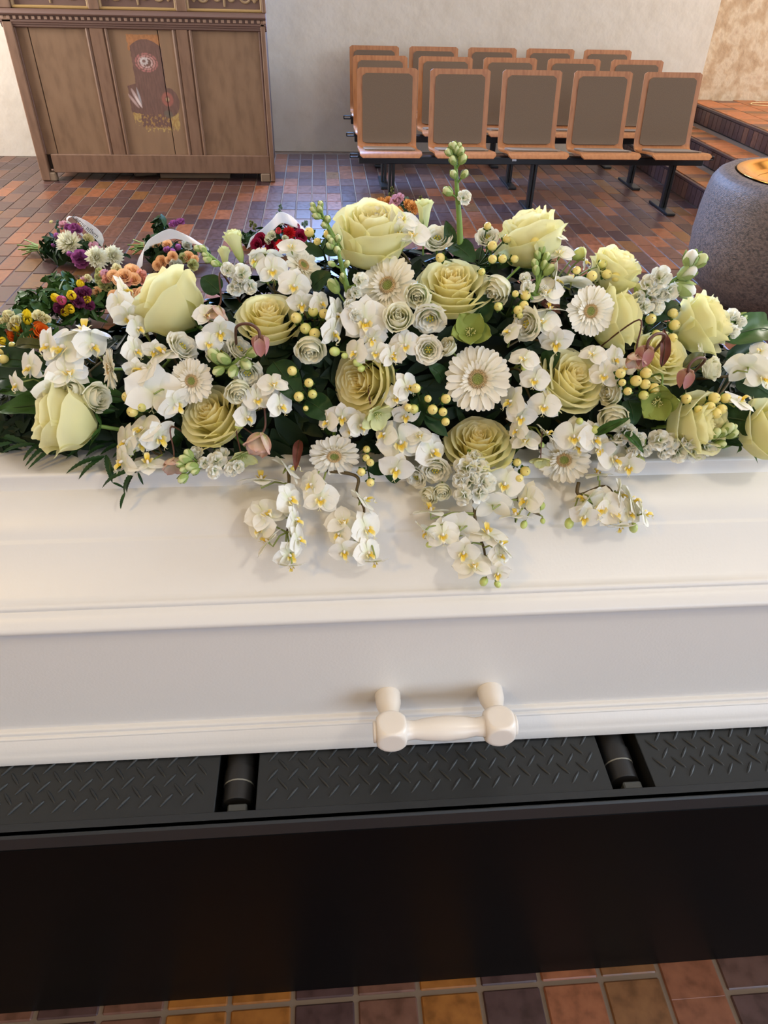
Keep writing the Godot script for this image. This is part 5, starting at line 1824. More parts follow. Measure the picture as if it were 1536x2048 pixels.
	var h := bouquet("floor_arrangement", "low arrangement full of peach roses and rosy stock on the floor behind the left orchids", "arrangement", "low arrangements standing on the tiles", Vector3(-1.188, 0.000, -4.062), [["peach_rose", Vector3(-1.054, 0.260, -3.917), 0.071], ["peach_rose", Vector3(-1.070, 0.270, -3.799), 0.069], ["peach_rose", Vector3(-1.135, 0.260, -3.827), 0.059], ["peach_rose", Vector3(-1.032, 0.240, -3.829), 0.064], ["peach_rose", Vector3(-1.104, 0.250, -3.795), 0.058], ["peach_rose", Vector3(-0.988, 0.160, -3.808), 0.076], ["peach_rose", Vector3(-1.013, 0.140, -3.782), 0.065], ["peach_rose", Vector3(-0.972, 0.170, -3.832), 0.054], ["peach_rose", Vector3(-1.032, 0.160, -3.816), 0.054], ["peach_rose", Vector3(-1.234, 0.180, -3.796), 0.053], ["peach_rose", Vector3(-1.127, 0.180, -3.738), 0.058], ["peach_rose", Vector3(-1.068, 0.150, -3.737), 0.059], ["peach_rose", Vector3(-1.206, 0.250, -3.879), 0.048], ["rosy_stock", Vector3(-1.007, 0.230, -3.894), 0.071], ["rosy_stock", Vector3(-1.069, 0.230, -3.820), 0.075], ["rosy_stock", Vector3(-0.996, 0.210, -3.873), 0.060], ["rosy_stock", Vector3(-1.172, 0.230, -3.836), 0.059], ["pink_stock", Vector3(-1.182, 0.250, -3.863), 0.054], ["green_stock", Vector3(-1.218, 0.220, -3.879), 0.070], ["green_stock", Vector3(-1.199, 0.200, -3.844), 0.070], ["green_stock", Vector3(-1.229, 0.240, -3.922), 0.054], ["cream_stock", Vector3(-1.128, 0.260, -3.903), 0.065], ["green_stock", Vector3(-1.172, 0.190, -3.834), 0.065], ["green_stock", Vector3(-1.114, 0.180, -3.823), 0.065]], [[Vector3(-1.131, 0.130, -3.917), Vector3(0.240, 0.150, 0.200), 380], [Vector3(-0.978, 0.140, -3.985), Vector3(0.130, 0.090, 0.120), 110]], [], mat.leaf_dark)
	var k := bouquet("floor_arrangement", "low arrangement with yellow tulips, one pink tulip and plum flowers on the floor", "arrangement", "low arrangements standing on the tiles", Vector3(-1.367, 0.000, -3.720), [["yellow_tulip", Vector3(-1.306, 0.220, -3.800), 0.053], ["yellow_tulip", Vector3(-1.311, 0.220, -3.646), 0.062], ["yellow_tulip", Vector3(-1.399, 0.200, -3.665), 0.057], ["yellow_tulip", Vector3(-1.253, 0.180, -3.686), 0.052], ["yellow_tulip", Vector3(-1.326, 0.160, -3.617), 0.062], ["yellow_tulip", Vector3(-1.357, 0.140, -3.620), 0.052], ["pink_tulip", Vector3(-1.360, 0.200, -3.631), 0.062], ["plum_stock", Vector3(-1.288, 0.200, -3.704), 0.078], ["plum_stock", Vector3(-1.265, 0.200, -3.731), 0.068], ["plum_stock", Vector3(-1.285, 0.180, -3.653), 0.067], ["plum_stock", Vector3(-1.386, 0.150, -3.643), 0.067], ["plum_stock", Vector3(-1.305, 0.190, -3.662), 0.062], ["cream_stock", Vector3(-1.279, 0.230, -3.838), 0.059], ["pink_stock", Vector3(-1.291, 0.230, -3.823), 0.043], ["plum_stock", Vector3(-1.248, 0.150, -3.680), 0.063]], [[Vector3(-1.363, 0.120, -3.769), Vector3(0.240, 0.150, 0.200), 360], [Vector3(-1.554, 0.110, -3.832), Vector3(0.150, 0.090, 0.120), 110], [Vector3(-1.480, 0.160, -3.993), Vector3(0.140, 0.080, 0.100), 70]], [], mat.leaf_mid)
	var n := bouquet("floor_arrangement", "low arrangement with cream stock and orange roses, nearest the left edge of the photo", "arrangement", "low arrangements standing on the tiles", Vector3(-1.529, 0.000, -3.366), [["cream_stock", Vector3(-1.548, 0.200, -3.419), 0.073], ["cream_stock", Vector3(-1.504, 0.190, -3.382), 0.073], ["cream_stock", Vector3(-1.563, 0.180, -3.389), 0.068], ["cream_stock", Vector3(-1.410, 0.200, -3.416), 0.073], ["cream_stock", Vector3(-1.382, 0.190, -3.409), 0.064], ["cream_stock", Vector3(-1.529, 0.170, -3.370), 0.063], ["yellow_tulip", Vector3(-1.475, 0.200, -3.442), 0.059], ["yellow_tulip", Vector3(-1.462, 0.190, -3.399), 0.059], ["yellow_tulip", Vector3(-1.513, 0.170, -3.369), 0.058], ["orange_rose", Vector3(-1.528, 0.140, -3.339), 0.058], ["orange_rose", Vector3(-1.497, 0.140, -3.361), 0.063], ["orange_rose", Vector3(-1.420, 0.140, -3.347), 0.063], ["orange_rose", Vector3(-1.392, 0.160, -3.360), 0.063], ["orange_rose", Vector3(-1.409, 0.170, -3.384), 0.049], ["green_stock", Vector3(-1.473, 0.130, -3.342), 0.049], ["yellow_tulip", Vector3(-1.570, 0.120, -3.327), 0.053], ["rosy_stock", Vector3(-1.548, 0.150, -3.375), 0.044]], [[Vector3(-1.508, 0.120, -3.406), Vector3(0.220, 0.140, 0.160), 300], [Vector3(-1.525, 0.130, -3.668), Vector3(0.130, 0.080, 0.100), 90]], [], mat.leaf_mid)


func ribbon_text(t: Node3D, a: Vector3, b: Vector3) -> void:
	var tm := TextMesh.new()
	var fo := SystemFont.new()
	fo.font_names = PackedStringArray(["Droid Serif"])
	tm.font = fo
	tm.text = "Kærlig hilsen"
	tm.font_size = 32
	tm.pixel_size = 0.00105
	tm.depth = 0.0006
	tm.material = mat.ink
	var x := (a - b).normalized()
	var y := Vector3(0.35, 0.7, -0.5)
	y = (y - x * y.dot(x)).normalized()
	put("lettering", tm, t, Transform3D(Basis(x, y, x.cross(y)), (a + b) / 2.0 + x.cross(y) * 0.004))


func make_arrangement() -> void:
	rose("cup", Vector3(0.058, 1.350, -0.917), Vector3(-0.017, 0.979, 0.203), 0.081, "half-open cream rose high on the crest, left of the tall bud spike")
	rose("cup", Vector3(-0.203, 1.267, -0.911), Vector3(-0.773, 0.577, -0.264), 0.080, "pale green rose on the left shoulder turned away, showing its outer petals")
	rose("open", Vector3(-0.075, 1.271, -0.865), Vector3(0.036, 0.967, 0.253), 0.075, "cream rose with a tight swirl, left of centre above the drooping pink bud")
	rose("open", Vector3(0.158, 1.308, -0.871), Vector3(-0.068, 0.961, 0.269), 0.084, "ruffled cream rose right of the central white gerbera, opening upwards")
	rose("open", Vector3(0.041, 1.209, -0.805), Vector3(-0.659, 0.360, 0.660), 0.081, "wide cream rose with a round closed heart above the yellow-green star flower")
	rose("open", Vector3(-0.153, 1.166, -0.804), Vector3(-0.405, 0.838, 0.365), 0.081, "cream rose at the lower left above the pink-tinged flower")
	rose("cup", Vector3(-0.334, 1.161, -0.802), Vector3(-0.923, 0.340, 0.183), 0.075, "greenish cream rose lying sideways at the far left, its stem to the right")
	rose("open", Vector3(0.195, 1.128, -0.782), Vector3(-0.077, 0.984, 0.159), 0.084, "pale yellow rose at the front edge, below the largest white gerbera")
	rose("open", Vector3(0.312, 1.210, -0.801), Vector3(0.293, 0.836, 0.464), 0.083, "cream rose on the right flank with a swirled pale heart turned right")
	rose("cup", Vector3(0.376, 1.262, -0.863), Vector3(0.899, 0.371, 0.232), 0.069, "pale green rose beside the right gerbera, facing right")
	rose("cup", Vector3(0.511, 1.241, -0.892), Vector3(0.709, 0.656, 0.257), 0.073, "pale green rose on the right shoulder with wavy petals, near the stone font")
	rose("open", Vector3(0.441, 1.224, -0.834), Vector3(0.202, 0.835, 0.512), 0.069, "cream rose part hidden behind the hanging pinkish buds at the right")
	rose("cup", Vector3(0.481, 1.153, -0.776), Vector3(0.500, 0.505, 0.703), 0.072, "cream rose low at the right, above the white stock florets")
	rose("cup", Vector3(0.267, 1.345, -0.926), Vector3(-0.367, 0.906, -0.211), 0.073, "greenish rose at the upper right of the crest under small green berries")
	rose("cup", Vector3(0.386, 1.303, -0.925), Vector3(0.343, 0.939, 0.003), 0.059, "small green-white rose on the right slope behind a bunch of yellow berries")
	rose("cup", Vector3(0.585, 1.142, -0.772), Vector3(0.421, 0.718, 0.555), 0.074, "pale yellow rose cut by the right edge, lying on the coffin lid")
	gerbera(Vector3(0.076, 1.311, -0.858), Vector3(-0.417, 0.623, 0.661), 0.077, "white gerbera at the upper centre left of the ruffled cream rose")
	gerbera(Vector3(0.183, 1.223, -0.779), Vector3(-0.203, 0.458, 0.866), 0.083, "largest white gerbera, right of centre, facing straight out")
	gerbera(Vector3(0.003, 1.124, -0.766), Vector3(-0.016, -0.086, 0.996), 0.067, "white gerbera hanging over the lid edge at the lower left of centre")
	gerbera(Vector3(0.310, 1.109, -0.766), Vector3(-0.302, 0.191, 0.934), 0.071, "white gerbera with a green heart at the lower right, partly under orchids")
	gerbera(Vector3(0.330, 1.286, -0.836), Vector3(0.031, 0.382, 0.924), 0.064, "white gerbera on the right slope beside the pale green rose")
	gerbera(Vector3(-0.172, 1.209, -0.812), Vector3(-0.194, 0.461, 0.866), 0.058, "small cream gerbera on the left, left of two white cup flowers")
	gerbera(Vector3(-0.031, 1.318, -0.911), Vector3(0.553, 0.710, 0.435), 0.055, "cream gerbera near the crest at the left, petals fanned to the upper right")
	gerbera(Vector3(-0.274, 1.217, -0.832), Vector3(-0.873, 0.232, 0.430), 0.054, "cream gerbera seen edge-on at the left among the orchids")
	gerbera(Vector3(0.498, 1.214, -0.837), Vector3(0.856, 0.422, 0.298), 0.051, "small cream gerbera seen edge-on under the right-hand pale rose")
	lisianthus("cup", Vector3(0.123, 1.287, -0.810), Vector3(-0.114, -0.269, 0.957), 0.038, "open white lisianthus cup directly under the ruffled cream rose")
	lisianthus("cup", Vector3(0.121, 1.256, -0.794), Vector3(-0.137, 0.427, 0.894), 0.032, "white lisianthus cup with yellow stamens left of the largest gerbera")
	lisianthus("tight", Vector3(0.146, 1.256, -0.800), Vector3(-0.624, 0.728, 0.284), 0.023, "small greenish lisianthus between the yellow stamens and the green flower")
	lisianthus("tight", Vector3(0.085, 1.289, -0.813), Vector3(-0.086, 0.704, 0.705), 0.033, "greenish white lisianthus below the central gerbera")
	lisianthus("tight", Vector3(0.109, 1.310, -0.832), Vector3(-0.114, -0.011, 0.993), 0.029, "round green-white lisianthus between central gerbera and ruffled rose")
	lisianthus("tight", Vector3(-0.023, 1.251, -0.811), Vector3(0.013, -0.231, 0.973), 0.034, "closed white lisianthus under five yellow berries, left of centre")
	lisianthus("cup", Vector3(-0.102, 1.221, -0.804), Vector3(0.078, -0.200, 0.977), 0.035, "white lisianthus cup right of the small cream gerbera")
	lisianthus("tight", Vector3(-0.113, 1.205, -0.791), Vector3(0.087, -0.178, 0.980), 0.031, "tightly curled white lisianthus touching the lower left rose")
	lisianthus("cup", Vector3(-0.111, 1.240, -0.840), Vector3(0.611, 0.727, 0.314), 0.033, "white lisianthus below the left swirl rose, one of a pair")
	lisianthus("cup", Vector3(-0.139, 1.232, -0.848), Vector3(0.122, 0.895, 0.429), 0.033, "white lisianthus left of its twin under the left swirl rose")
	lisianthus("cup", Vector3(-0.182, 1.243, -0.844), Vector3(0.653, 0.706, 0.276), 0.038, "frilly white lisianthus under the turned-away left rose")
	lisianthus("tight", Vector3(-0.295, 1.187, -0.814), Vector3(0.832, 0.258, 0.492), 0.034, "round white lisianthus bud just above the sideways rose")
	lisianthus("tight", Vector3(-0.323, 1.192, -0.822), Vector3(-0.335, 0.456, 0.824), 0.029, "folded white lisianthus left of the round bud above the sideways rose")
	lisianthus("cup", Vector3(0.244, 1.277, -0.819), Vector3(-0.808, 0.241, 0.537), 0.039, "cream-white lisianthus at the right of the green flower above orchids")
	lisianthus("tight", Vector3(0.213, 1.307, -0.858), Vector3(-0.669, -0.305, 0.678), 0.036, "smooth white lisianthus cone right of the ruffled cream rose")
	lisianthus("cup", Vector3(0.142, 1.352, -0.919), Vector3(-0.114, 0.824, 0.554), 0.035, "white lisianthus on the crest at the foot of the tall bud spike")
	lisianthus("tall", Vector3(0.126, 1.365, -0.933), Vector3(-0.000, 0.987, -0.160), 0.028, "tall yellow-green lisianthus bud standing on the crest left of the spike")
	lisianthus("tight", Vector3(0.360, 1.198, -0.784), Vector3(-0.870, 0.249, 0.425), 0.031, "green-white lisianthus below two small orchids on the right")
	lisianthus("tight", Vector3(0.364, 1.172, -0.766), Vector3(-0.306, -0.163, 0.938), 0.036, "creased white lisianthus above the lower right grass")
	lisianthus("cup", Vector3(0.134, 1.105, -0.749), Vector3(-0.128, -0.065, 0.990), 0.038, "frilled white lisianthus at the lid edge left of the front rose")
	lisianthus("cup", Vector3(0.109, 1.091, -0.755), Vector3(-0.617, -0.071, 0.784), 0.030, "smaller frilled lisianthus at the far left of the lid-edge trio")
	lisianthus("tight", Vector3(0.142, 1.086, -0.732), Vector3(-0.137, -0.038, 0.990), 0.023, "small greenish lisianthus hanging over the lid step")
	lisianthus("tight", Vector3(0.127, 1.076, -0.738), Vector3(-0.629, -0.059, 0.775), 0.024, "pale green lisianthus bud hanging beside its twin over the lid step")
	lisianthus("tall", Vector3(-0.113, 1.325, -0.938), Vector3(-0.274, 0.951, -0.144), 0.029, "yellow-green lisianthus bud standing at the left of the crest")
	lisianthus("tall", Vector3(-0.132, 1.315, -0.939), Vector3(0.002, 0.982, -0.187), 0.018, "smaller green lisianthus bud beside the left standing bud")
	lisianthus("tight", Vector3(0.512, 1.206, -0.829), Vector3(0.599, 0.355, 0.718), 0.028, "small white lisianthus right of the edge-on gerbera near the font")
	lisianthus("cup", Vector3(0.208, 1.352, -0.924), Vector3(-0.164, 0.821, 0.547), 0.027, "small white lisianthus on the crest right of the tall spike")
	hellebore("green", Vector3(0.172, 1.274, -0.799), Vector3(-0.175, 0.714, 0.678), 0.056, "green hellebore with wide open sepals above the largest gerbera")
	hellebore("green", Vector3(0.415, 1.197, -0.765), Vector3(-0.402, 0.094, 0.911), 0.059, "olive green hellebore under the cluster of berries on the right")
	hellebore("pink", Vector3(-0.137, 1.281, -0.874), Vector3(-0.261, -0.636, 0.727), 0.053, "cream hellebore bell with pink edges nodding left of the swirl rose")
	hellebore("pink", Vector3(-0.086, 1.160, -0.765), Vector3(-0.293, -0.506, 0.812), 0.061, "pink-flushed hellebore bell below the lower left rose")
	hellebore("pink", Vector3(-0.201, 1.125, -0.767), Vector3(0.067, -0.532, 0.844), 0.047, "brownish pink hellebore bell hanging near the serrated leaves")
	hellebore("lime", Vector3(-0.114, 1.129, -0.763), Vector3(0.341, -0.531, 0.776), 0.043, "pale green hellebore over the white stock at the lid edge")
	hellebore("lime", Vector3(0.056, 1.184, -0.767), Vector3(0.478, -0.114, 0.871), 0.049, "yellow-green star-shaped hellebore under the wide cream rose")
	hellebore("pink", Vector3(0.378, 1.256, -0.781), Vector3(-0.176, -0.656, 0.734), 0.043, "pink-edged hellebore bell hanging from a brown stem on the right")
	hellebore("lime", Vector3(0.269, 1.127, -0.742), Vector3(-0.139, -0.531, 0.836), 0.030, "cream-green hellebore bell left of the gerbera with a green heart")
	hellebore_bud(Vector3(-0.081, 1.266, -0.789), 0.020, "plum pink hellebore bud drooping over the left swirl rose")
	hellebore_bud(Vector3(0.384, 1.256, -0.769), 0.021, "pink hellebore bud hanging closest to the right-hand bell")
	hellebore_bud(Vector3(0.441, 1.228, -0.762), 0.020, "long pink hellebore bud hanging alone by the brown stem")
	orchid("white moth orchid spray with the largest blossoms at the upper left", [Vector3(-0.240, 1.130, -0.930), Vector3(-0.295, 1.208, -0.886), Vector3(-0.310, 1.198, -0.884), Vector3(-0.327, 1.208, -0.890), Vector3(-0.311, 1.186, -0.857), Vector3(-0.331, 1.187, -0.846), Vector3(-0.293, 1.209, -0.880)], [[Vector3(-0.312, 1.247, -0.879), Vector3(0.010, 0.914, -0.407), 0.056], [Vector3(-0.335, 1.232, -0.861), Vector3(-0.274, 0.824, 0.496), 0.061], [Vector3(-0.358, 1.232, -0.872), Vector3(-0.709, 0.306, 0.636), 0.038], [Vector3(-0.328, 1.214, -0.831), Vector3(0.268, 0.889, 0.372), 0.045], [Vector3(-0.347, 1.198, -0.817), Vector3(0.720, -0.269, 0.640), 0.041], [Vector3(-0.300, 1.238, -0.858), Vector3(0.832, 0.227, 0.507), 0.041]], [])
	orchid("two white orchid blossoms nodding at the far left edge", [Vector3(-0.288, 1.130, -0.930), Vector3(-0.354, 1.188, -0.880), Vector3(-0.370, 1.179, -0.865)], [[Vector3(-0.382, 1.210, -0.857), Vector3(-0.691, 0.333, 0.641), 0.037], [Vector3(-0.399, 1.194, -0.840), Vector3(-0.649, 0.060, 0.758), 0.027]], [])
	orchid("upright white orchid spray curling over the floor flowers at the left", [Vector3(-0.182, 1.130, -0.930), Vector3(-0.255, 1.251, -0.927), Vector3(-0.246, 1.239, -0.917), Vector3(-0.241, 1.236, -0.905), Vector3(-0.233, 1.225, -0.887)], [[Vector3(-0.265, 1.284, -0.926), Vector3(0.938, 0.344, 0.036), 0.033], [Vector3(-0.268, 1.271, -0.904), Vector3(-0.396, 0.347, 0.850), 0.037], [Vector3(-0.255, 1.263, -0.887), Vector3(0.195, -0.284, 0.939), 0.038], [Vector3(-0.242, 1.255, -0.870), Vector3(0.798, 0.235, 0.555), 0.029]], [])
	orchid("large orchid blossom seen from behind, left of the lower left rose", [Vector3(-0.152, 1.130, -0.930), Vector3(-0.201, 1.190, -0.816), Vector3(-0.204, 1.194, -0.844), Vector3(-0.189, 1.177, -0.828), Vector3(-0.223, 1.203, -0.851)], [[Vector3(-0.218, 1.199, -0.799), Vector3(-0.233, -0.466, -0.854), 0.061], [Vector3(-0.228, 1.221, -0.820), Vector3(-0.698, 0.716, 0.031), 0.046], [Vector3(-0.193, 1.189, -0.791), Vector3(0.647, -0.204, 0.735), 0.039], [Vector3(-0.241, 1.221, -0.822), Vector3(0.189, -0.218, 0.958), 0.027]], [])
	orchid("orchid blossoms drooping left below the lower left rose", [Vector3(-0.170, 1.130, -0.930), Vector3(-0.219, 1.144, -0.818), Vector3(-0.213, 1.147, -0.820), Vector3(-0.235, 1.137, -0.816), Vector3(-0.221, 1.116, -0.787), Vector3(-0.240, 1.126, -0.796), Vector3(-0.227, 1.139, -0.818)], [[Vector3(-0.237, 1.158, -0.783), Vector3(-0.336, 0.863, 0.377), 0.044], [Vector3(-0.218, 1.149, -0.780), Vector3(0.657, -0.182, 0.732), 0.042], [Vector3(-0.260, 1.142, -0.781), Vector3(-0.764, 0.361, 0.535), 0.039], [Vector3(-0.232, 1.123, -0.756), Vector3(0.010, 0.972, -0.236), 0.042], [Vector3(-0.263, 1.126, -0.760), Vector3(-0.729, 0.101, 0.677), 0.040], [Vector3(-0.241, 1.140, -0.780), Vector3(0.184, -0.121, 0.976), 0.032]], [])
	orchid("orchid blossoms half hidden right of the turned-away left rose", [Vector3(-0.091, 1.130, -0.930), Vector3(-0.126, 1.237, -0.866), Vector3(-0.139, 1.239, -0.878), Vector3(-0.137, 1.223, -0.858)], [[Vector3(-0.134, 1.263, -0.839), Vector3(0.107, -0.258, 0.960), 0.035], [Vector3(-0.151, 1.275, -0.861), Vector3(0.130, 0.874, 0.469), 0.030], [Vector3(-0.148, 1.251, -0.832), Vector3(0.160, 0.414, 0.896), 0.029]], [])
	orchid("orchid pair under the frilly lisianthus on the left", [Vector3(-0.154, 1.130, -0.930), Vector3(-0.190, 1.203, -0.855), Vector3(-0.205, 1.215, -0.865), Vector3(-0.230, 1.213, -0.865)], [[Vector3(-0.205, 1.236, -0.833), Vector3(-0.358, 0.929, -0.091), 0.039], [Vector3(-0.219, 1.238, -0.839), Vector3(0.172, -0.238, 0.956), 0.026], [Vector3(-0.243, 1.237, -0.843), Vector3(0.801, 0.248, 0.544), 0.031]], [])
	orchid("white orchids catching the light on the left crest", [Vector3(-0.031, 1.130, -0.930), Vector3(-0.069, 1.294, -0.907), Vector3(-0.042, 1.301, -0.916), Vector3(-0.062, 1.285, -0.904), Vector3(-0.076, 1.295, -0.910)], [[Vector3(-0.077, 1.335, -0.907), Vector3(-0.038, 0.808, -0.588), 0.037], [Vector3(-0.043, 1.342, -0.911), Vector3(0.020, 0.955, 0.297), 0.031], [Vector3(-0.068, 1.321, -0.890), Vector3(0.072, 0.332, 0.940), 0.034], [Vector3(-0.088, 1.330, -0.901), Vector3(-0.550, 0.270, 0.790), 0.025]], [[Vector3(-0.088, 1.323, -0.899), 0.011]])
	orchid("orchid blossoms between the swirl rose and the left gerbera", [Vector3(0.002, 1.130, -0.930), Vector3(-0.034, 1.274, -0.887), Vector3(-0.026, 1.265, -0.871), Vector3(-0.011, 1.263, -0.865)], [[Vector3(-0.041, 1.309, -0.869), Vector3(0.044, 0.351, 0.935), 0.035], [Vector3(-0.032, 1.294, -0.849), Vector3(0.023, -0.289, 0.957), 0.031], [Vector3(-0.009, 1.296, -0.845), Vector3(0.633, 0.284, 0.720), 0.025]], [])
	orchid("orchid blossoms facing right, left of the central blossom", [Vector3(0.030, 1.130, -0.930), Vector3(0.006, 1.256, -0.853), Vector3(0.003, 1.245, -0.844)], [[Vector3(0.010, 1.287, -0.831), Vector3(0.906, 0.157, 0.394), 0.038], [Vector3(0.006, 1.271, -0.818), Vector3(0.859, -0.133, 0.495), 0.039]], [])
	orchid("round white orchid blossoms at the centre under the central gerbera", [Vector3(0.062, 1.130, -0.930), Vector3(0.049, 1.250, -0.850), Vector3(0.056, 1.242, -0.836), Vector3(0.043, 1.226, -0.829), Vector3(0.059, 1.226, -0.828)], [[Vector3(0.045, 1.283, -0.820), Vector3(-0.051, 0.394, 0.918), 0.050], [Vector3(0.054, 1.267, -0.806), Vector3(-0.054, -0.244, 0.968), 0.030], [Vector3(0.033, 1.252, -0.799), Vector3(-0.654, 0.334, 0.679), 0.029], [Vector3(0.057, 1.252, -0.797), Vector3(-0.065, 0.432, 0.899), 0.029]], [[Vector3(0.007, 1.249, -0.807), 0.015], [Vector3(0.019, 1.245, -0.803), 0.010]])
	orchid("small orchids right of the wide cream rose", [Vector3(0.091, 1.130, -0.930), Vector3(0.093, 1.232, -0.832), Vector3(0.075, 1.223, -0.825), Vector3(0.088, 1.226, -0.825)], [[Vector3(0.093, 1.260, -0.800), Vector3(-0.104, 0.422, 0.900), 0.033], [Vector3(0.076, 1.248, -0.794), Vector3(0.556, 0.357, 0.751), 0.027], [Vector3(0.082, 1.251, -0.796), Vector3(-0.694, 0.319, 0.645), 0.023]], [[Vector3(0.035, 1.239, -0.797), 0.014], [Vector3(0.039, 1.232, -0.794), 0.011]])
	orchid("orchids left of the dark leaf with berries", [Vector3(-0.041, 1.130, -0.930), Vector3(-0.064, 1.190, -0.822), Vector3(-0.081, 1.181, -0.820), Vector3(-0.063, 1.175, -0.817), Vector3(-0.097, 1.164, -0.814)], [[Vector3(-0.070, 1.215, -0.790), Vector3(0.070, 0.917, 0.393), 0.033], [Vector3(-0.090, 1.198, -0.784), Vector3(0.100, 0.484, 0.869), 0.032], [Vector3(-0.063, 1.191, -0.780), Vector3(0.678, 0.354, 0.644), 0.034], [Vector3(-0.105, 1.176, -0.778), Vector3(0.710, 0.347, 0.612), 0.031]], [[Vector3(-0.116, 1.162, -0.781), 0.014]])
	orchid("orchids in the shadow above the lower left gerbera", [Vector3(0.038, 1.130, -0.930), Vector3(0.019, 1.169, -0.813), Vector3(0.033, 1.156, -0.808), Vector3(0.008, 1.160, -0.809), Vector3(0.027, 1.149, -0.808)], [[Vector3(0.014, 1.178, -0.772), Vector3(-0.024, -0.140, 0.990), 0.033], [Vector3(0.036, 1.166, -0.769), Vector3(0.593, 0.409, 0.694), 0.032], [Vector3(-0.004, 1.171, -0.772), Vector3(-0.621, 0.414, 0.666), 0.028], [Vector3(0.024, 1.158, -0.769), Vector3(-0.026, 0.527, 0.849), 0.023]], [[Vector3(0.020, 1.138, -0.772), 0.009]])
	orchid("white orchids on the crest left of the standing green bud", [Vector3(0.098, 1.130, -0.930), Vector3(0.076, 1.339, -0.923), Vector3(0.097, 1.333, -0.917), Vector3(0.108, 1.321, -0.907), Vector3(0.093, 1.332, -0.910)], [[Vector3(0.072, 1.379, -0.917), Vector3(-0.060, 0.811, 0.582), 0.032], [Vector3(0.097, 1.375, -0.912), Vector3(-0.043, 0.949, 0.312), 0.035], [Vector3(0.109, 1.362, -0.898), Vector3(-0.090, 0.823, 0.560), 0.035], [Vector3(0.092, 1.365, -0.901), Vector3(-0.076, -0.375, 0.924), 0.025]], [])
	orchid("orchids behind the berries left of the largest gerbera", [Vector3(0.096, 1.130, -0.930), Vector3(0.090, 1.195, -0.814), Vector3(0.095, 1.170, -0.809), Vector3(0.085, 1.184, -0.811)], [[Vector3(0.094, 1.215, -0.778), Vector3(0.539, 0.391, 0.746), 0.033], [Vector3(0.094, 1.180, -0.769), Vector3(-0.094, -0.142, 0.985), 0.030], [Vector3(0.081, 1.202, -0.774), Vector3(-0.091, 0.486, 0.869), 0.027]], [])
	orchid("warm white orchid cluster at the front, left of the front rose", [Vector3(0.101, 1.130, -0.930), Vector3(0.092, 1.133, -0.809), Vector3(0.087, 1.118, -0.789), Vector3(0.119, 1.124, -0.805), Vector3(0.080, 1.146, -0.805), Vector3(0.110, 1.140, -0.802)], [[Vector3(0.088, 1.142, -0.765), Vector3(-0.096, 0.539, 0.837), 0.050], [Vector3(0.082, 1.115, -0.746), Vector3(-0.086, -0.068, 0.994), 0.040], [Vector3(0.129, 1.128, -0.764), Vector3(0.509, 0.464, 0.725), 0.043], [Vector3(0.068, 1.154, -0.767), Vector3(-0.681, 0.400, 0.613), 0.032], [Vector3(0.112, 1.151, -0.765), Vector3(-0.083, 0.943, 0.322), 0.028]], [])
	orchid("orchids right of the green hellebore reaching to the right gerbera", [Vector3(0.234, 1.130, -0.930), Vector3(0.262, 1.245, -0.845), Vector3(0.276, 1.238, -0.836), Vector3(0.269, 1.254, -0.847), Vector3(0.230, 1.240, -0.833)], [[Vector3(0.266, 1.280, -0.821), Vector3(-0.217, 0.871, 0.440), 0.039], [Vector3(0.283, 1.260, -0.805), Vector3(-0.244, -0.253, 0.936), 0.037], [Vector3(0.277, 1.290, -0.832), Vector3(0.008, 0.924, -0.381), 0.031], [Vector3(0.224, 1.271, -0.809), Vector3(-0.670, 0.699, 0.249), 0.027]], [])
	orchid("orchids stepping down from the largest gerbera to the right rose", [Vector3(0.221, 1.130, -0.930), Vector3(0.239, 1.216, -0.820), Vector3(0.251, 1.201, -0.814), Vector3(0.262, 1.175, -0.804), Vector3(0.232, 1.181, -0.805), Vector3(0.238, 1.170, -0.804)], [[Vector3(0.241, 1.244, -0.790), Vector3(-0.198, 0.895, 0.400), 0.032], [Vector3(0.255, 1.222, -0.778), Vector3(-0.278, 0.450, 0.849), 0.032], [Vector3(0.269, 1.191, -0.766), Vector3(-0.290, 0.480, 0.828), 0.035], [Vector3(0.227, 1.197, -0.769), Vector3(-0.799, 0.307, 0.517), 0.035], [Vector3(0.241, 1.178, -0.764), Vector3(-0.215, -0.151, 0.965), 0.034]], [[Vector3(0.242, 1.232, -0.789), 0.009]])
	orchid("white orchid seen from above on the right slope by yellow berries", [Vector3(0.259, 1.130, -0.930), Vector3(0.301, 1.271, -0.875), Vector3(0.273, 1.268, -0.869), Vector3(0.276, 1.283, -0.881), Vector3(0.294, 1.298, -0.906)], [[Vector3(0.311, 1.311, -0.870), Vector3(0.159, 0.801, -0.577), 0.045], [Vector3(0.274, 1.307, -0.851), Vector3(-0.221, 0.852, 0.474), 0.038], [Vector3(0.289, 1.317, -0.868), Vector3(0.954, 0.098, 0.282), 0.038], [Vector3(0.299, 1.338, -0.899), Vector3(-0.126, 0.953, 0.276), 0.031]], [])
	orchid("small round orchids between the right rose and the hanging bells", [Vector3(0.307, 1.130, -0.930), Vector3(0.329, 1.215, -0.830), Vector3(0.349, 1.214, -0.832), Vector3(0.341, 1.201, -0.820), Vector3(0.365, 1.208, -0.824)], [[Vector3(0.332, 1.244, -0.801), Vector3(-0.265, 0.884, 0.386), 0.030], [Vector3(0.361, 1.238, -0.801), Vector3(0.287, 0.418, 0.862), 0.029], [Vector3(0.346, 1.223, -0.785), Vector3(-0.363, 0.433, 0.825), 0.033], [Vector3(0.376, 1.229, -0.794), Vector3(-0.389, 0.419, 0.820), 0.022]], [])
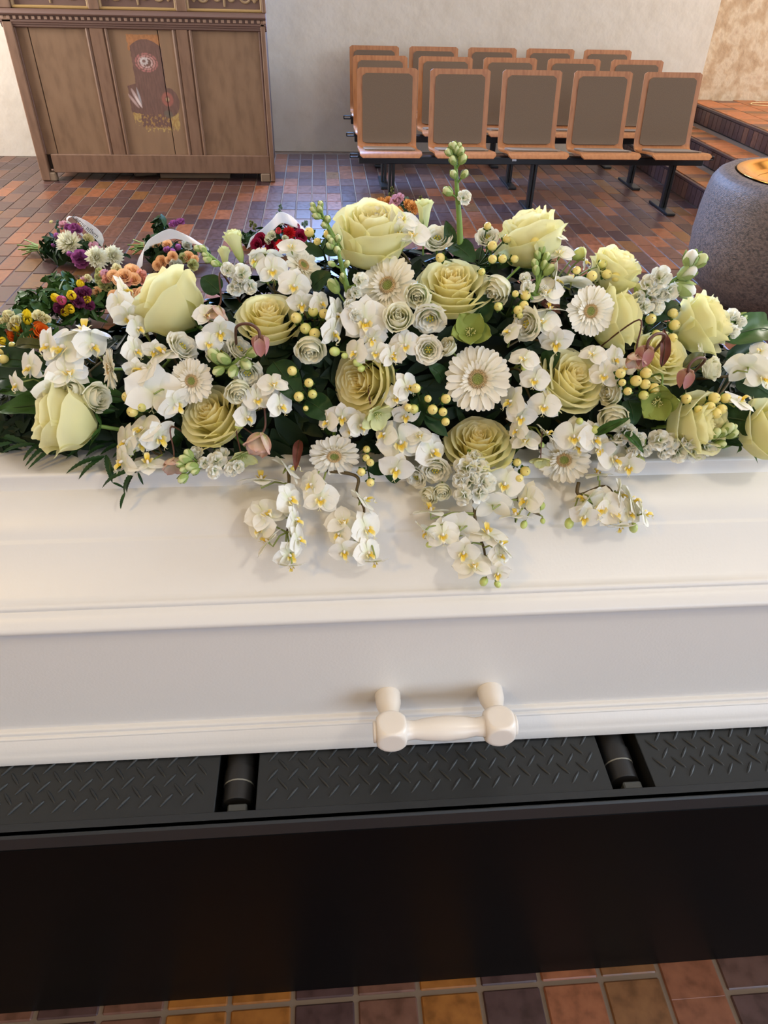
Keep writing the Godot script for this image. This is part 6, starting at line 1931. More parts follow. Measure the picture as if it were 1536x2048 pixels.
	orchid("orchid blossom open at the upper right of the crest", [Vector3(0.268, 1.130, -0.930), Vector3(0.290, 1.314, -0.921), Vector3(0.279, 1.323, -0.922), Vector3(0.319, 1.293, -0.911)], [[Vector3(0.296, 1.356, -0.919), Vector3(0.352, 0.936, -0.003), 0.031], [Vector3(0.281, 1.363, -0.922), Vector3(-0.000, 0.959, -0.283), 0.022], [Vector3(0.336, 1.327, -0.905), Vector3(0.943, 0.104, 0.315), 0.029]], [[Vector3(0.330, 1.332, -0.913), 0.020], [Vector3(0.364, 1.317, -0.913), 0.012]])
	orchid("large pale orchids against the right edge near the leaf", [Vector3(0.480, 1.130, -0.930), Vector3(0.540, 1.187, -0.843), Vector3(0.560, 1.179, -0.854), Vector3(0.517, 1.166, -0.808), Vector3(0.577, 1.189, -0.887)], [[Vector3(0.563, 1.208, -0.830), Vector3(0.412, 0.252, -0.876), 0.049], [Vector3(0.584, 1.198, -0.823), Vector3(0.115, 0.457, 0.882), 0.042], [Vector3(0.531, 1.186, -0.777), Vector3(0.319, 0.948, -0.015), 0.039], [Vector3(0.601, 1.212, -0.872), Vector3(-0.404, 0.854, 0.329), 0.028]], [])
	orchid("orchid blossoms covering the top of the green-hearted gerbera", [Vector3(0.289, 1.130, -0.930), Vector3(0.311, 1.141, -0.800), Vector3(0.326, 1.139, -0.797), Vector3(0.318, 1.136, -0.798), Vector3(0.341, 1.133, -0.796)], [[Vector3(0.313, 1.150, -0.758), Vector3(-0.329, 0.509, 0.796), 0.044], [Vector3(0.339, 1.147, -0.757), Vector3(0.310, 0.503, 0.807), 0.040], [Vector3(0.323, 1.137, -0.757), Vector3(-0.276, -0.120, 0.954), 0.033], [Vector3(0.351, 1.133, -0.756), Vector3(-0.295, -0.120, 0.948), 0.033]], [[Vector3(0.319, 1.168, -0.765), 0.012], [Vector3(0.341, 1.156, -0.762), 0.016]])
	orchid("small orchids above the drooping brown-stemmed spray", [Vector3(0.228, 1.130, -0.930), Vector3(0.247, 1.135, -0.796), Vector3(0.262, 1.145, -0.791), Vector3(0.241, 1.151, -0.798)], [[Vector3(0.250, 1.145, -0.759), Vector3(-0.195, 0.935, 0.297), 0.034], [Vector3(0.276, 1.154, -0.759), Vector3(0.690, 0.698, -0.191), 0.030], [Vector3(0.238, 1.159, -0.761), Vector3(-0.804, 0.326, 0.497), 0.026]], [[Vector3(0.245, 1.152, -0.764), 0.010], [Vector3(0.274, 1.135, -0.762), 0.009], [Vector3(0.244, 1.137, -0.764), 0.008]])
	orchid("orchids at the lid edge right of the green-hearted gerbera", [Vector3(0.331, 1.130, -0.930), Vector3(0.362, 1.116, -0.795), Vector3(0.383, 1.115, -0.784), Vector3(0.363, 1.136, -0.786), Vector3(0.381, 1.125, -0.789)], [[Vector3(0.372, 1.119, -0.753), Vector3(0.283, 0.529, 0.800), 0.045], [Vector3(0.391, 1.111, -0.744), Vector3(-0.323, -0.101, 0.941), 0.034], [Vector3(0.371, 1.144, -0.755), Vector3(0.021, 0.843, -0.537), 0.030], [Vector3(0.399, 1.125, -0.754), Vector3(0.916, 0.205, 0.346), 0.026]], [[Vector3(0.410, 1.110, -0.758), 0.016]])
	orchid("leftmost of the orchid sprays trailing down the coffin lid", [Vector3(-0.058, 1.104, -0.772), Vector3(-0.057, 1.091, -0.758), Vector3(-0.059, 1.076, -0.741), Vector3(-0.057, 1.060, -0.724), Vector3(-0.061, 1.045, -0.707)], [[Vector3(-0.057, 1.109, -0.760), Vector3(0.723, 0.541, -0.430), 0.043], [Vector3(-0.092, 1.099, -0.749), Vector3(0.025, 0.812, -0.584), 0.047], [Vector3(-0.057, 1.082, -0.730), Vector3(0.672, 0.433, 0.600), 0.037], [Vector3(-0.088, 1.069, -0.717), Vector3(0.092, 0.971, 0.222), 0.045], [Vector3(-0.050, 1.064, -0.710), Vector3(0.931, 0.207, 0.300), 0.035], [Vector3(-0.093, 1.057, -0.703), Vector3(-0.542, 0.548, 0.637), 0.035], [Vector3(-0.084, 1.045, -0.689), Vector3(-0.682, 0.595, -0.427), 0.038], [Vector3(-0.047, 1.047, -0.691), Vector3(0.930, 0.216, 0.297), 0.034], [Vector3(-0.058, 1.034, -0.677), Vector3(0.553, 0.008, 0.833), 0.036], [Vector3(-0.055, 1.024, -0.666), Vector3(-0.034, -0.735, 0.677), 0.028]], [])
	orchid("second trailing orchid spray from the left on the coffin lid", [Vector3(-0.016, 1.099, -0.768), Vector3(0.031, 1.093, -0.761), Vector3(0.031, 1.078, -0.744), Vector3(0.040, 1.063, -0.727), Vector3(0.035, 1.049, -0.712), Vector3(0.045, 1.034, -0.695)], [[Vector3(-0.027, 1.094, -0.744), Vector3(-0.601, 0.483, 0.637), 0.033], [Vector3(-0.016, 1.081, -0.730), Vector3(0.017, 0.605, 0.796), 0.041], [Vector3(0.039, 1.079, -0.727), Vector3(0.725, 0.565, -0.393), 0.041], [Vector3(0.012, 1.061, -0.707), Vector3(0.008, 0.977, 0.213), 0.042], [Vector3(0.041, 1.054, -0.700), Vector3(0.589, 0.502, 0.634), 0.041], [Vector3(0.007, 1.050, -0.695), Vector3(-0.631, 0.514, 0.581), 0.032], [Vector3(0.012, 1.035, -0.679), Vector3(-0.030, 0.049, 0.998), 0.034], [Vector3(0.042, 1.033, -0.676), Vector3(0.588, 0.523, 0.618), 0.035], [Vector3(0.051, 1.025, -0.667), Vector3(-0.033, -0.739, 0.673), 0.028]], [])
	orchid("longest trailing orchid spray, centre of the coffin lid, with green buds at its tip", [Vector3(0.187, 1.074, -0.740), Vector3(0.186, 1.055, -0.719), Vector3(0.188, 1.039, -0.701), Vector3(0.195, 1.026, -0.687), Vector3(0.197, 1.010, -0.669), Vector3(0.200, 1.001, -0.659)], [[Vector3(0.126, 1.067, -0.714), Vector3(0.028, 0.785, -0.619), 0.044], [Vector3(0.118, 1.050, -0.696), Vector3(-0.722, -0.585, 0.369), 0.033], [Vector3(0.140, 1.047, -0.691), Vector3(-0.152, 0.641, 0.753), 0.038], [Vector3(0.163, 1.053, -0.699), Vector3(0.157, -0.009, -0.988), 0.043], [Vector3(0.166, 1.031, -0.674), Vector3(-0.161, 0.046, 0.986), 0.036], [Vector3(0.177, 1.019, -0.661), Vector3(-0.129, 0.982, 0.138), 0.043], [Vector3(0.199, 1.046, -0.690), Vector3(0.013, 0.962, -0.273), 0.044], [Vector3(0.214, 1.036, -0.679), Vector3(0.710, 0.624, -0.326), 0.040], [Vector3(0.209, 1.011, -0.653), Vector3(-0.198, 0.071, 0.978), 0.028], [Vector3(0.213, 1.027, -0.670), Vector3(0.429, 0.592, 0.683), 0.028]], [[Vector3(0.125, 1.025, -0.697), 0.011], [Vector3(0.152, 1.048, -0.723), 0.013], [Vector3(0.135, 1.029, -0.701), 0.009], [Vector3(0.194, 0.991, -0.659), 0.014], [Vector3(0.212, 0.988, -0.656), 0.011]])
	orchid("short trailing orchid with three green buds right of the longest spray", [Vector3(0.250, 1.088, -0.755), Vector3(0.245, 1.068, -0.733), Vector3(0.257, 1.059, -0.723), Vector3(0.274, 1.053, -0.717)], [[Vector3(0.226, 1.090, -0.740), Vector3(-0.239, 0.576, 0.782), 0.042], [Vector3(0.254, 1.076, -0.724), Vector3(-0.810, 0.372, 0.453), 0.041], [Vector3(0.237, 1.061, -0.707), Vector3(0.029, 0.781, -0.624), 0.037], [Vector3(0.208, 1.071, -0.719), Vector3(0.191, 0.024, -0.981), 0.043]], [[Vector3(0.278, 1.057, -0.732), 0.015], [Vector3(0.253, 1.040, -0.714), 0.012], [Vector3(0.279, 1.043, -0.717), 0.009]])
	orchid("rightmost trailing orchid spray with blossoms curling to the right", [Vector3(0.330, 1.082, -0.749), Vector3(0.329, 1.071, -0.736), Vector3(0.366, 1.078, -0.744), Vector3(0.381, 1.065, -0.730), Vector3(0.396, 1.058, -0.722)], [[Vector3(0.335, 1.074, -0.722), Vector3(-0.644, 0.430, -0.633), 0.044], [Vector3(0.330, 1.059, -0.705), Vector3(-0.284, -0.023, 0.958), 0.036], [Vector3(0.354, 1.067, -0.714), Vector3(-0.362, 0.581, 0.729), 0.048], [Vector3(0.367, 1.063, -0.709), Vector3(0.287, 0.586, 0.757), 0.041], [Vector3(0.381, 1.079, -0.728), Vector3(0.923, 0.210, 0.323), 0.037], [Vector3(0.395, 1.073, -0.720), Vector3(0.872, 0.479, 0.104), 0.041], [Vector3(0.390, 1.061, -0.707), Vector3(0.267, 0.593, 0.760), 0.034], [Vector3(0.410, 1.060, -0.706), Vector3(0.866, 0.488, 0.106), 0.038], [Vector3(0.377, 1.049, -0.694), Vector3(-0.030, -0.772, 0.635), 0.032], [Vector3(0.353, 1.096, -0.746), Vector3(0.025, 0.816, -0.578), 0.032]], [[Vector3(0.315, 1.040, -0.714), 0.016], [Vector3(0.403, 1.034, -0.708), 0.015]])
	hypericum("yellow berries at the left crest beside the green spike", Vector3(-0.000, 1.297, -0.988), [[Vector3(-0.021, 1.350, -0.945), 0.0136], [Vector3(0.003, 1.350, -0.937), 0.0129], [Vector3(-0.011, 1.342, -0.933), 0.0103]])
	hypericum("five yellow berries right of the left swirl rose", Vector3(-0.011, 1.227, -0.884), [[Vector3(-0.039, 1.279, -0.839), 0.0148], [Vector3(-0.018, 1.286, -0.842), 0.0142], [Vector3(-0.005, 1.285, -0.837), 0.0135], [Vector3(-0.028, 1.270, -0.828), 0.0148], [Vector3(-0.017, 1.266, -0.822), 0.0148]])
	hypericum("yellow berries on the broad dark leaf left of centre", Vector3(-0.022, 1.156, -0.837), [[Vector3(-0.046, 1.228, -0.798), 0.0130], [Vector3(-0.026, 1.216, -0.789), 0.0124], [Vector3(-0.039, 1.200, -0.784), 0.0137], [Vector3(-0.022, 1.203, -0.784), 0.0124], [Vector3(-0.031, 1.186, -0.779), 0.0075]])
	hypericum("yellow berries below the largest gerbera, beside its lower left petals", Vector3(0.122, 1.146, -0.812), [[Vector3(0.105, 1.217, -0.769), 0.0129], [Vector3(0.120, 1.205, -0.764), 0.0099], [Vector3(0.142, 1.205, -0.763), 0.0130], [Vector3(0.126, 1.192, -0.760), 0.0137], [Vector3(0.139, 1.189, -0.759), 0.0118], [Vector3(0.103, 1.192, -0.762), 0.0130], [Vector3(0.096, 1.194, -0.762), 0.0112], [Vector3(0.143, 1.176, -0.757), 0.0113]])
	hypericum("yellow berries at the right of the smooth lisianthus cone", Vector3(0.227, 1.245, -0.886), [[Vector3(0.247, 1.303, -0.846), 0.0138], [Vector3(0.234, 1.305, -0.846), 0.0094], [Vector3(0.244, 1.294, -0.836), 0.0125], [Vector3(0.236, 1.290, -0.831), 0.0124], [Vector3(0.211, 1.294, -0.833), 0.0118], [Vector3(0.238, 1.285, -0.826), 0.0087]])
	hypericum("pale berries along the crest right of the tall spike", Vector3(0.197, 1.292, -0.943), [[Vector3(0.175, 1.349, -0.897), 0.0126], [Vector3(0.142, 1.338, -0.882), 0.0125], [Vector3(0.210, 1.347, -0.899), 0.0133], [Vector3(0.206, 1.365, -0.920), 0.0102], [Vector3(0.230, 1.353, -0.908), 0.0115], [Vector3(0.209, 1.335, -0.885), 0.0120], [Vector3(0.222, 1.335, -0.886), 0.0120], [Vector3(0.238, 1.334, -0.888), 0.0108], [Vector3(0.194, 1.324, -0.871), 0.0100]])
	hypericum("small green berries topping the greenish right-hand rose", Vector3(0.255, 1.311, -0.956), [[Vector3(0.268, 1.370, -0.919), 0.0096], [Vector3(0.258, 1.362, -0.906), 0.0063], [Vector3(0.269, 1.359, -0.905), 0.0121], [Vector3(0.263, 1.353, -0.896), 0.0126]])
	hypericum("yellow berries on the right slope before the small green-white rose", Vector3(0.342, 1.263, -0.951), [[Vector3(0.364, 1.319, -0.912), 0.0126], [Vector3(0.344, 1.311, -0.890), 0.0150], [Vector3(0.377, 1.316, -0.914), 0.0133], [Vector3(0.367, 1.310, -0.899), 0.0138], [Vector3(0.380, 1.306, -0.900), 0.0145], [Vector3(0.322, 1.319, -0.889), 0.0116]])
	hypericum("pale berries among leaves between the two right-hand pale roses", Vector3(0.426, 1.203, -0.915), [[Vector3(0.428, 1.261, -0.868), 0.0153], [Vector3(0.466, 1.260, -0.887), 0.0149], [Vector3(0.464, 1.251, -0.870), 0.0155], [Vector3(0.432, 1.248, -0.850), 0.0119], [Vector3(0.456, 1.242, -0.850), 0.0133]])
	hypericum("berries clustered over the olive green hellebore", Vector3(0.364, 1.170, -0.816), [[Vector3(0.361, 1.231, -0.773), 0.0137], [Vector3(0.395, 1.229, -0.776), 0.0150], [Vector3(0.381, 1.223, -0.768), 0.0150], [Vector3(0.393, 1.219, -0.766), 0.0138], [Vector3(0.405, 1.214, -0.764), 0.0151], [Vector3(0.370, 1.213, -0.760), 0.0112], [Vector3(0.391, 1.208, -0.758), 0.0131], [Vector3(0.363, 1.222, -0.766), 0.0100]])
	hypericum("yellow berries above the low right-hand rose", Vector3(0.464, 1.136, -0.820), [[Vector3(0.457, 1.193, -0.773), 0.0142], [Vector3(0.496, 1.192, -0.776), 0.0155], [Vector3(0.512, 1.191, -0.777), 0.0143], [Vector3(0.489, 1.184, -0.768), 0.0142], [Vector3(0.505, 1.181, -0.766), 0.0143], [Vector3(0.497, 1.177, -0.763), 0.0155], [Vector3(0.473, 1.182, -0.765), 0.0116]])
	hypericum("two green-yellow berries cut by the left edge of the photo", Vector3(-0.400, 1.147, -0.977), [[Vector3(-0.446, 1.196, -0.934), 0.0137], [Vector3(-0.440, 1.192, -0.915), 0.0142], [Vector3(-0.431, 1.204, -0.933), 0.0096]])
	hypericum("yellow pointed buds right of the sideways rose stem", Vector3(-0.218, 1.137, -0.846), [[Vector3(-0.252, 1.194, -0.801), 0.0150], [Vector3(-0.235, 1.184, -0.793), 0.0137], [Vector3(-0.247, 1.179, -0.791), 0.0150], [Vector3(-0.240, 1.191, -0.798), 0.0100]])
	hypericum("berries beside the lower left gerbera at the lid edge", Vector3(0.050, 1.068, -0.801), [[Vector3(0.045, 1.130, -0.768), 0.0104], [Vector3(0.044, 1.124, -0.757), 0.0103], [Vector3(0.037, 1.112, -0.743), 0.0116], [Vector3(0.049, 1.120, -0.752), 0.0109], [Vector3(0.048, 1.103, -0.732), 0.0115]])
	hypericum("berries at the front right of the front rose", Vector3(0.239, 1.053, -0.801), [[Vector3(0.244, 1.110, -0.759), 0.0119], [Vector3(0.254, 1.102, -0.750), 0.0145], [Vector3(0.245, 1.096, -0.743), 0.0125]])
	stock("tall green stock spike with closed buds rising from the crest", [Vector3(0.168, 1.349, -0.893), Vector3(0.164, 1.380, -0.893), Vector3(0.159, 1.409, -0.893), Vector3(0.155, 1.437, -0.893), Vector3(0.152, 1.459, -0.893)], [[Vector3(0.166, 1.410, -0.881), 0.018]], [[Vector3(0.146, 1.415, -0.885), 0.0101], [Vector3(0.151, 1.434, -0.885), 0.0082], [Vector3(0.164, 1.434, -0.885), 0.0082], [Vector3(0.149, 1.449, -0.885), 0.0087], [Vector3(0.160, 1.450, -0.885), 0.0093], [Vector3(0.144, 1.457, -0.885), 0.0080], [Vector3(0.157, 1.458, -0.885), 0.0086], [Vector3(0.149, 1.463, -0.885), 0.0086], [Vector3(0.152, 1.460, -0.885), 0.0080], [Vector3(0.146, 1.464, -0.885), 0.0057], [Vector3(0.155, 1.464, -0.885), 0.0057]])
	stock("green stock spike leaning left at the upper left of the crest", [Vector3(0.028, 1.299, -0.846), Vector3(0.021, 1.327, -0.846), Vector3(0.015, 1.354, -0.846), Vector3(0.009, 1.370, -0.846)], [[Vector3(0.041, 1.328, -0.834), 0.020], [Vector3(0.035, 1.313, -0.834), 0.016]], [[Vector3(0.007, 1.372, -0.838), 0.0075], [Vector3(0.014, 1.375, -0.838), 0.0075], [Vector3(0.005, 1.367, -0.838), 0.0081], [Vector3(0.013, 1.362, -0.838), 0.0082], [Vector3(0.006, 1.346, -0.838), 0.0071], [Vector3(0.024, 1.346, -0.838), 0.0071], [Vector3(0.004, 1.376, -0.838), 0.0058], [Vector3(0.019, 1.332, -0.838), 0.0060]])
	stock("bent green stock tip at the far upper left of the crest", [Vector3(0.017, 1.343, -0.897), Vector3(0.005, 1.367, -0.897), Vector3(-0.003, 1.383, -0.897), Vector3(-0.010, 1.392, -0.897)], [], [[Vector3(-0.013, 1.393, -0.889), 0.0078], [Vector3(-0.006, 1.394, -0.889), 0.0078], [Vector3(-0.001, 1.375, -0.889), 0.0073], [Vector3(-0.010, 1.386, -0.889), 0.0084], [Vector3(-0.005, 1.399, -0.889), 0.0065], [Vector3(-0.014, 1.398, -0.889), 0.0059], [Vector3(0.003, 1.382, -0.889), 0.0072]])
	stock("white stock spike reaching out to the right above the floor", [Vector3(0.422, 1.280, -0.886), Vector3(0.444, 1.299, -0.886), Vector3(0.462, 1.313, -0.886), Vector3(0.477, 1.330, -0.886)], [[Vector3(0.429, 1.316, -0.874), 0.028], [Vector3(0.450, 1.296, -0.874), 0.026], [Vector3(0.415, 1.307, -0.874), 0.023], [Vector3(0.438, 1.291, -0.874), 0.020], [Vector3(0.425, 1.299, -0.874), 0.020]], [[Vector3(0.464, 1.337, -0.878), 0.0179], [Vector3(0.476, 1.334, -0.878), 0.0167], [Vector3(0.465, 1.319, -0.878), 0.0181], [Vector3(0.467, 1.298, -0.878), 0.0210]])
	stock("white stock with a yellow-green tip lying at the lid edge on the left", [Vector3(-0.124, 1.119, -0.761), Vector3(-0.149, 1.117, -0.759), Vector3(-0.168, 1.118, -0.759), Vector3(-0.182, 1.118, -0.759)], [[Vector3(-0.174, 1.128, -0.772), 0.022], [Vector3(-0.146, 1.128, -0.754), 0.023], [Vector3(-0.128, 1.119, -0.744), 0.019], [Vector3(-0.149, 1.118, -0.742), 0.019], [Vector3(-0.161, 1.126, -0.752), 0.016], [Vector3(-0.140, 1.128, -0.771), 0.019], [Vector3(-0.119, 1.122, -0.746), 0.019]], [[Vector3(-0.184, 1.129, -0.755), 0.0126], [Vector3(-0.176, 1.123, -0.748), 0.0126], [Vector3(-0.187, 1.113, -0.737), 0.0107], [Vector3(-0.180, 1.134, -0.760), 0.0101], [Vector3(-0.190, 1.125, -0.751), 0.0088], [Vector3(-0.172, 1.119, -0.744), 0.0088], [Vector3(-0.185, 1.121, -0.746), 0.0094]])
	stock("white stock with a green tip lying at the lid edge on the right", [Vector3(0.440, 1.133, -0.758), Vector3(0.470, 1.121, -0.757), Vector3(0.494, 1.133, -0.756), Vector3(0.517, 1.148, -0.758)], [[Vector3(0.425, 1.146, -0.750), 0.029], [Vector3(0.443, 1.142, -0.749), 0.026], [Vector3(0.466, 1.146, -0.749), 0.027], [Vector3(0.456, 1.127, -0.748), 0.029], [Vector3(0.482, 1.124, -0.748), 0.024], [Vector3(0.437, 1.127, -0.749), 0.022], [Vector3(0.496, 1.133, -0.747), 0.020]], [[Vector3(0.513, 1.160, -0.751), 0.0143], [Vector3(0.519, 1.154, -0.749), 0.0130], [Vector3(0.508, 1.156, -0.750), 0.0117], [Vector3(0.498, 1.154, -0.750), 0.0130], [Vector3(0.520, 1.161, -0.752), 0.0091], [Vector3(0.508, 1.140, -0.747), 0.0105]])
	stock("full white stock florets at the front below the front rose", [Vector3(0.181, 1.126, -0.767), Vector3(0.180, 1.103, -0.743), Vector3(0.183, 1.087, -0.726)], [[Vector3(0.171, 1.117, -0.741), 0.031], [Vector3(0.190, 1.116, -0.741), 0.030], [Vector3(0.176, 1.105, -0.727), 0.030], [Vector3(0.199, 1.103, -0.726), 0.028], [Vector3(0.163, 1.106, -0.729), 0.023], [Vector3(0.190, 1.094, -0.716), 0.026], [Vector3(0.165, 1.092, -0.713), 0.026], [Vector3(0.185, 1.125, -0.751), 0.022]], [])
	stock("stock with a green tip on the upper right slope", [Vector3(0.259, 1.301, -0.851), Vector3(0.270, 1.319, -0.873), Vector3(0.276, 1.339, -0.899)], [[Vector3(0.248, 1.313, -0.847), 0.019], [Vector3(0.270, 1.309, -0.847), 0.016], [Vector3(0.246, 1.321, -0.857), 0.016]], [[Vector3(0.272, 1.345, -0.890), 0.0089], [Vector3(0.266, 1.340, -0.884), 0.0082], [Vector3(0.277, 1.338, -0.883), 0.0089], [Vector3(0.261, 1.333, -0.873), 0.0088], [Vector3(0.279, 1.327, -0.869), 0.0113], [Vector3(0.262, 1.327, -0.867), 0.0088], [Vector3(0.273, 1.331, -0.874), 0.0088], [Vector3(0.271, 1.349, -0.896), 0.0063]])
	stock("white stock with green buds stretching left from the left crest", [Vector3(-0.096, 1.310, -0.886), Vector3(-0.115, 1.313, -0.886), Vector3(-0.131, 1.329, -0.886), Vector3(-0.146, 1.344, -0.886)], [[Vector3(-0.105, 1.322, -0.874), 0.025], [Vector3(-0.109, 1.307, -0.874), 0.022], [Vector3(-0.121, 1.327, -0.874), 0.018], [Vector3(-0.096, 1.305, -0.874), 0.021], [Vector3(-0.116, 1.302, -0.874), 0.019]], [[Vector3(-0.148, 1.351, -0.878), 0.0078], [Vector3(-0.154, 1.351, -0.878), 0.0072], [Vector3(-0.144, 1.338, -0.878), 0.0085], [Vector3(-0.146, 1.344, -0.878), 0.0067], [Vector3(-0.136, 1.333, -0.878), 0.0079]])
	stock("white stock florets by the right-hand leaf", [Vector3(0.534, 1.235, -0.872), Vector3(0.559, 1.238, -0.898), Vector3(0.585, 1.240, -0.925)], [[Vector3(0.562, 1.248, -0.908), 0.024], [Vector3(0.576, 1.239, -0.903), 0.022], [Vector3(0.547, 1.242, -0.881), 0.021], [Vector3(0.558, 1.236, -0.879), 0.019]], [[Vector3(0.584, 1.242, -0.916), 0.0113]])
	stock("white stock florets right of the right gerbera", [Vector3(0.419, 1.272, -0.872), Vector3(0.435, 1.276, -0.887), Vector3(0.449, 1.280, -0.903)], [[Vector3(0.430, 1.281, -0.880), 0.027], [Vector3(0.415, 1.279, -0.868), 0.022], [Vector3(0.436, 1.275, -0.873), 0.023], [Vector3(0.406, 1.288, -0.875), 0.020]], [[Vector3(0.412, 1.292, -0.885), 0.0145]])
	stock("white stock florets behind the grass at the lower right", [Vector3(0.391, 1.148, -0.761), Vector3(0.410, 1.146, -0.760)], [[Vector3(0.381, 1.159, -0.753), 0.023], [Vector3(0.396, 1.146, -0.751), 0.023], [Vector3(0.373, 1.147, -0.752), 0.019], [Vector3(0.410, 1.131, -0.750), 0.022], [Vector3(0.395, 1.131, -0.750), 0.020]], [])
	stock("white stock florets in shade under the two central gerberas", [Vector3(0.027, 1.289, -0.837), Vector3(0.031, 1.299, -0.845), Vector3(0.037, 1.306, -0.851)], [[Vector3(0.030, 1.309, -0.840), 0.018], [Vector3(0.027, 1.299, -0.830), 0.018], [Vector3(0.034, 1.289, -0.820), 0.018]], [[Vector3(0.008, 1.314, -0.852), 0.0135], [Vector3(0.020, 1.321, -0.856), 0.0086]])
	stock("green budded stock between left lisianthus pair and rose", [Vector3(-0.110, 1.236, -0.815), Vector3(-0.126, 1.227, -0.812), Vector3(-0.142, 1.231, -0.819)], [], [[Vector3(-0.129, 1.240, -0.809), 0.0135], [Vector3(-0.140, 1.242, -0.813), 0.0148], [Vector3(-0.118, 1.229, -0.798), 0.0123], [Vector3(-0.102, 1.237, -0.800), 0.0134], [Vector3(-0.093, 1.249, -0.807), 0.0122], [Vector3(-0.136, 1.228, -0.801), 0.0111]])
	leaf("broad", Vector3(-0.070, 1.227, -0.824), Vector3(-0.038, 1.196, -0.782), 0.039, "broad dark leaf carrying the yellow berries left of centre")
	leaf("broad", Vector3(-0.031, 1.186, -0.800), Vector3(0.004, 1.173, -0.774), 0.036, "dark oval leaf under the berries left of centre")
	leaf("broad", Vector3(0.184, 1.269, -0.850), Vector3(0.207, 1.300, -0.855), 0.035, "dark leaf right of the ruffled cream rose")
	leaf("broad", Vector3(0.143, 1.211, -0.801), Vector3(0.124, 1.238, -0.792), 0.022, "small dark leaf between lisianthus cup and largest gerbera")
	leaf("broad", Vector3(0.158, 1.349, -0.896), Vector3(0.182, 1.341, -0.864), 0.029, "glossy leaf lying on the ruffled cream rose")
	leaf("lance", Vector3(0.161, 1.337, -0.915), Vector3(0.154, 1.370, -0.929), 0.017, "narrow leaf at the foot of the tall bud spike")
	leaf("broad", Vector3(-0.140, 1.283, -0.914), Vector3(-0.163, 1.300, -0.926), 0.029, "dark leaf sticking out at the left crest over the floor")
	leaf("broad", Vector3(-0.019, 1.296, -0.895), Vector3(0.004, 1.318, -0.887), 0.026, "shaded leaf between left gerbera and green spike")
	leaf("lance", Vector3(-0.359, 1.191, -0.890), Vector3(-0.490, 1.174, -0.951), 0.031, "long dark blade behind the nodding orchids at the left edge")
	leaf("lance", Vector3(-0.375, 1.165, -0.877), Vector3(-0.494, 1.161, -0.932), 0.034, "dark blade under the nodding orchids at the left edge")
	leaf("broad", Vector3(0.572, 1.172, -0.861), Vector3(0.628, 1.156, -0.830), 0.042, "dark leaf under the large pale orchids at the right edge")
	leaf("broad", Vector3(0.569, 1.185, -0.897), Vector3(0.668, 1.180, -0.938), 0.036, "dark leaf behind the large pale orchids at the right edge")
	leaf("lance", Vector3(-0.365, 1.215, -0.897), Vector3(-0.436, 1.205, -0.931), 0.016, "olive leaf blade at the left above the berries")
	leaf("lance", Vector3(-0.262, 1.169, -0.839), Vector3(-0.450, 1.171, -0.875), 0.039, "long green blade along the left side")
	leaf("lance", Vector3(-0.276, 1.157, -0.833), Vector3(-0.450, 1.158, -0.844), 0.034, "lower long green blade pointing to the left edge")
	leaf("broad", Vector3(0.546, 1.221, -0.888), Vector3(0.677, 1.207, -0.958), 0.046, "large green leaf at the right edge of the arrangement")
	leaf("ivy", Vector3(0.523, 1.154, -0.790), Vector3(0.585, 1.151, -0.767), 0.067, "lobed dark green leaf over the cut rose at the right")
	leaf("broad", Vector3(0.436, 1.252, -0.886), Vector3(0.489, 1.265, -0.912), 0.027, "dark leaf behind the pale berries on the right shoulder")
	leaf("broad", Vector3(0.385, 1.187, -0.784), Vector3(0.389, 1.167, -0.755), 0.027, "dark hanging leaf beside the creased lisianthus")
	leaf("lance", Vector3(0.415, 1.235, -0.780), Vector3(0.423, 1.273, -0.814), 0.014, "purplish hellebore leaf above the hanging bells")
	leaf("lance", Vector3(0.448, 1.230, -0.789), Vector3(0.477, 1.246, -0.798), 0.017, "olive hellebore leaf at the right of the brown stem")
	leaf("lance", Vector3(0.528, 1.125, -0.780), Vector3(0.549, 1.129, -0.760), 0.016, "dark pointed leaf on the lid at the lower right")
	leaf("lance", Vector3(0.275, 1.221, -0.818), Vector3(0.292, 1.242, -0.810), 0.026, "dark leaf left of the right rose under orchids")
	leaf("broad", Vector3(0.282, 1.282, -0.883), Vector3(0.261, 1.299, -0.874), 0.029, "dark leaf behind the berries beside the cone")
	leaf("broad", Vector3(0.302, 1.275, -0.867), Vector3(0.272, 1.291, -0.853), 0.022, "reddish tinged leaf by the right orchids")
	leaf("broad", Vector3(0.103, 1.153, -0.788), Vector3(0.118, 1.203, -0.778), 0.026, "dark leaf under the berries by the largest gerbera")
	leaf("lance", Vector3(-0.041, 1.138, -0.782), Vector3(-0.047, 1.121, -0.739), 0.013, "reddish leaf hanging beside the pink-flushed bell")
	leaf("broad", Vector3(0.234, 1.109, -0.790), Vector3(0.250, 1.137, -0.772), 0.029, "dark leaf right of the front rose")
	leaf("broad", Vector3(0.090, 1.083, -0.764), Vector3(0.063, 1.114, -0.767), 0.027, "dark leaf over the lid edge behind the front orchids")
	leaf("lance", Vector3(0.340, 1.152, -0.757), Vector3(0.373, 1.186, -0.742), 0.012, "slim green grass blade at the lower right")
	leaf("lance", Vector3(0.372, 1.159, -0.757), Vector3(0.402, 1.138, -0.734), 0.012, "slim green bud-tipped blade near the right lid edge")
	leaf("lance", Vector3(-0.002, 1.132, -0.801), Vector3(-0.013, 1.190, -0.793), 0.012, "slim green blade in the gap below the berries")
	leaf("broad", Vector3(-0.199, 1.118, -0.819), Vector3(-0.206, 1.143, -0.803), 0.027, "dark leaf left of the lower left rose")
	leaf("lance", Vector3(-0.035, 1.295, -0.926), Vector3(-0.087, 1.299, -0.914), 0.020, "shaded green blade under the left gerbera")
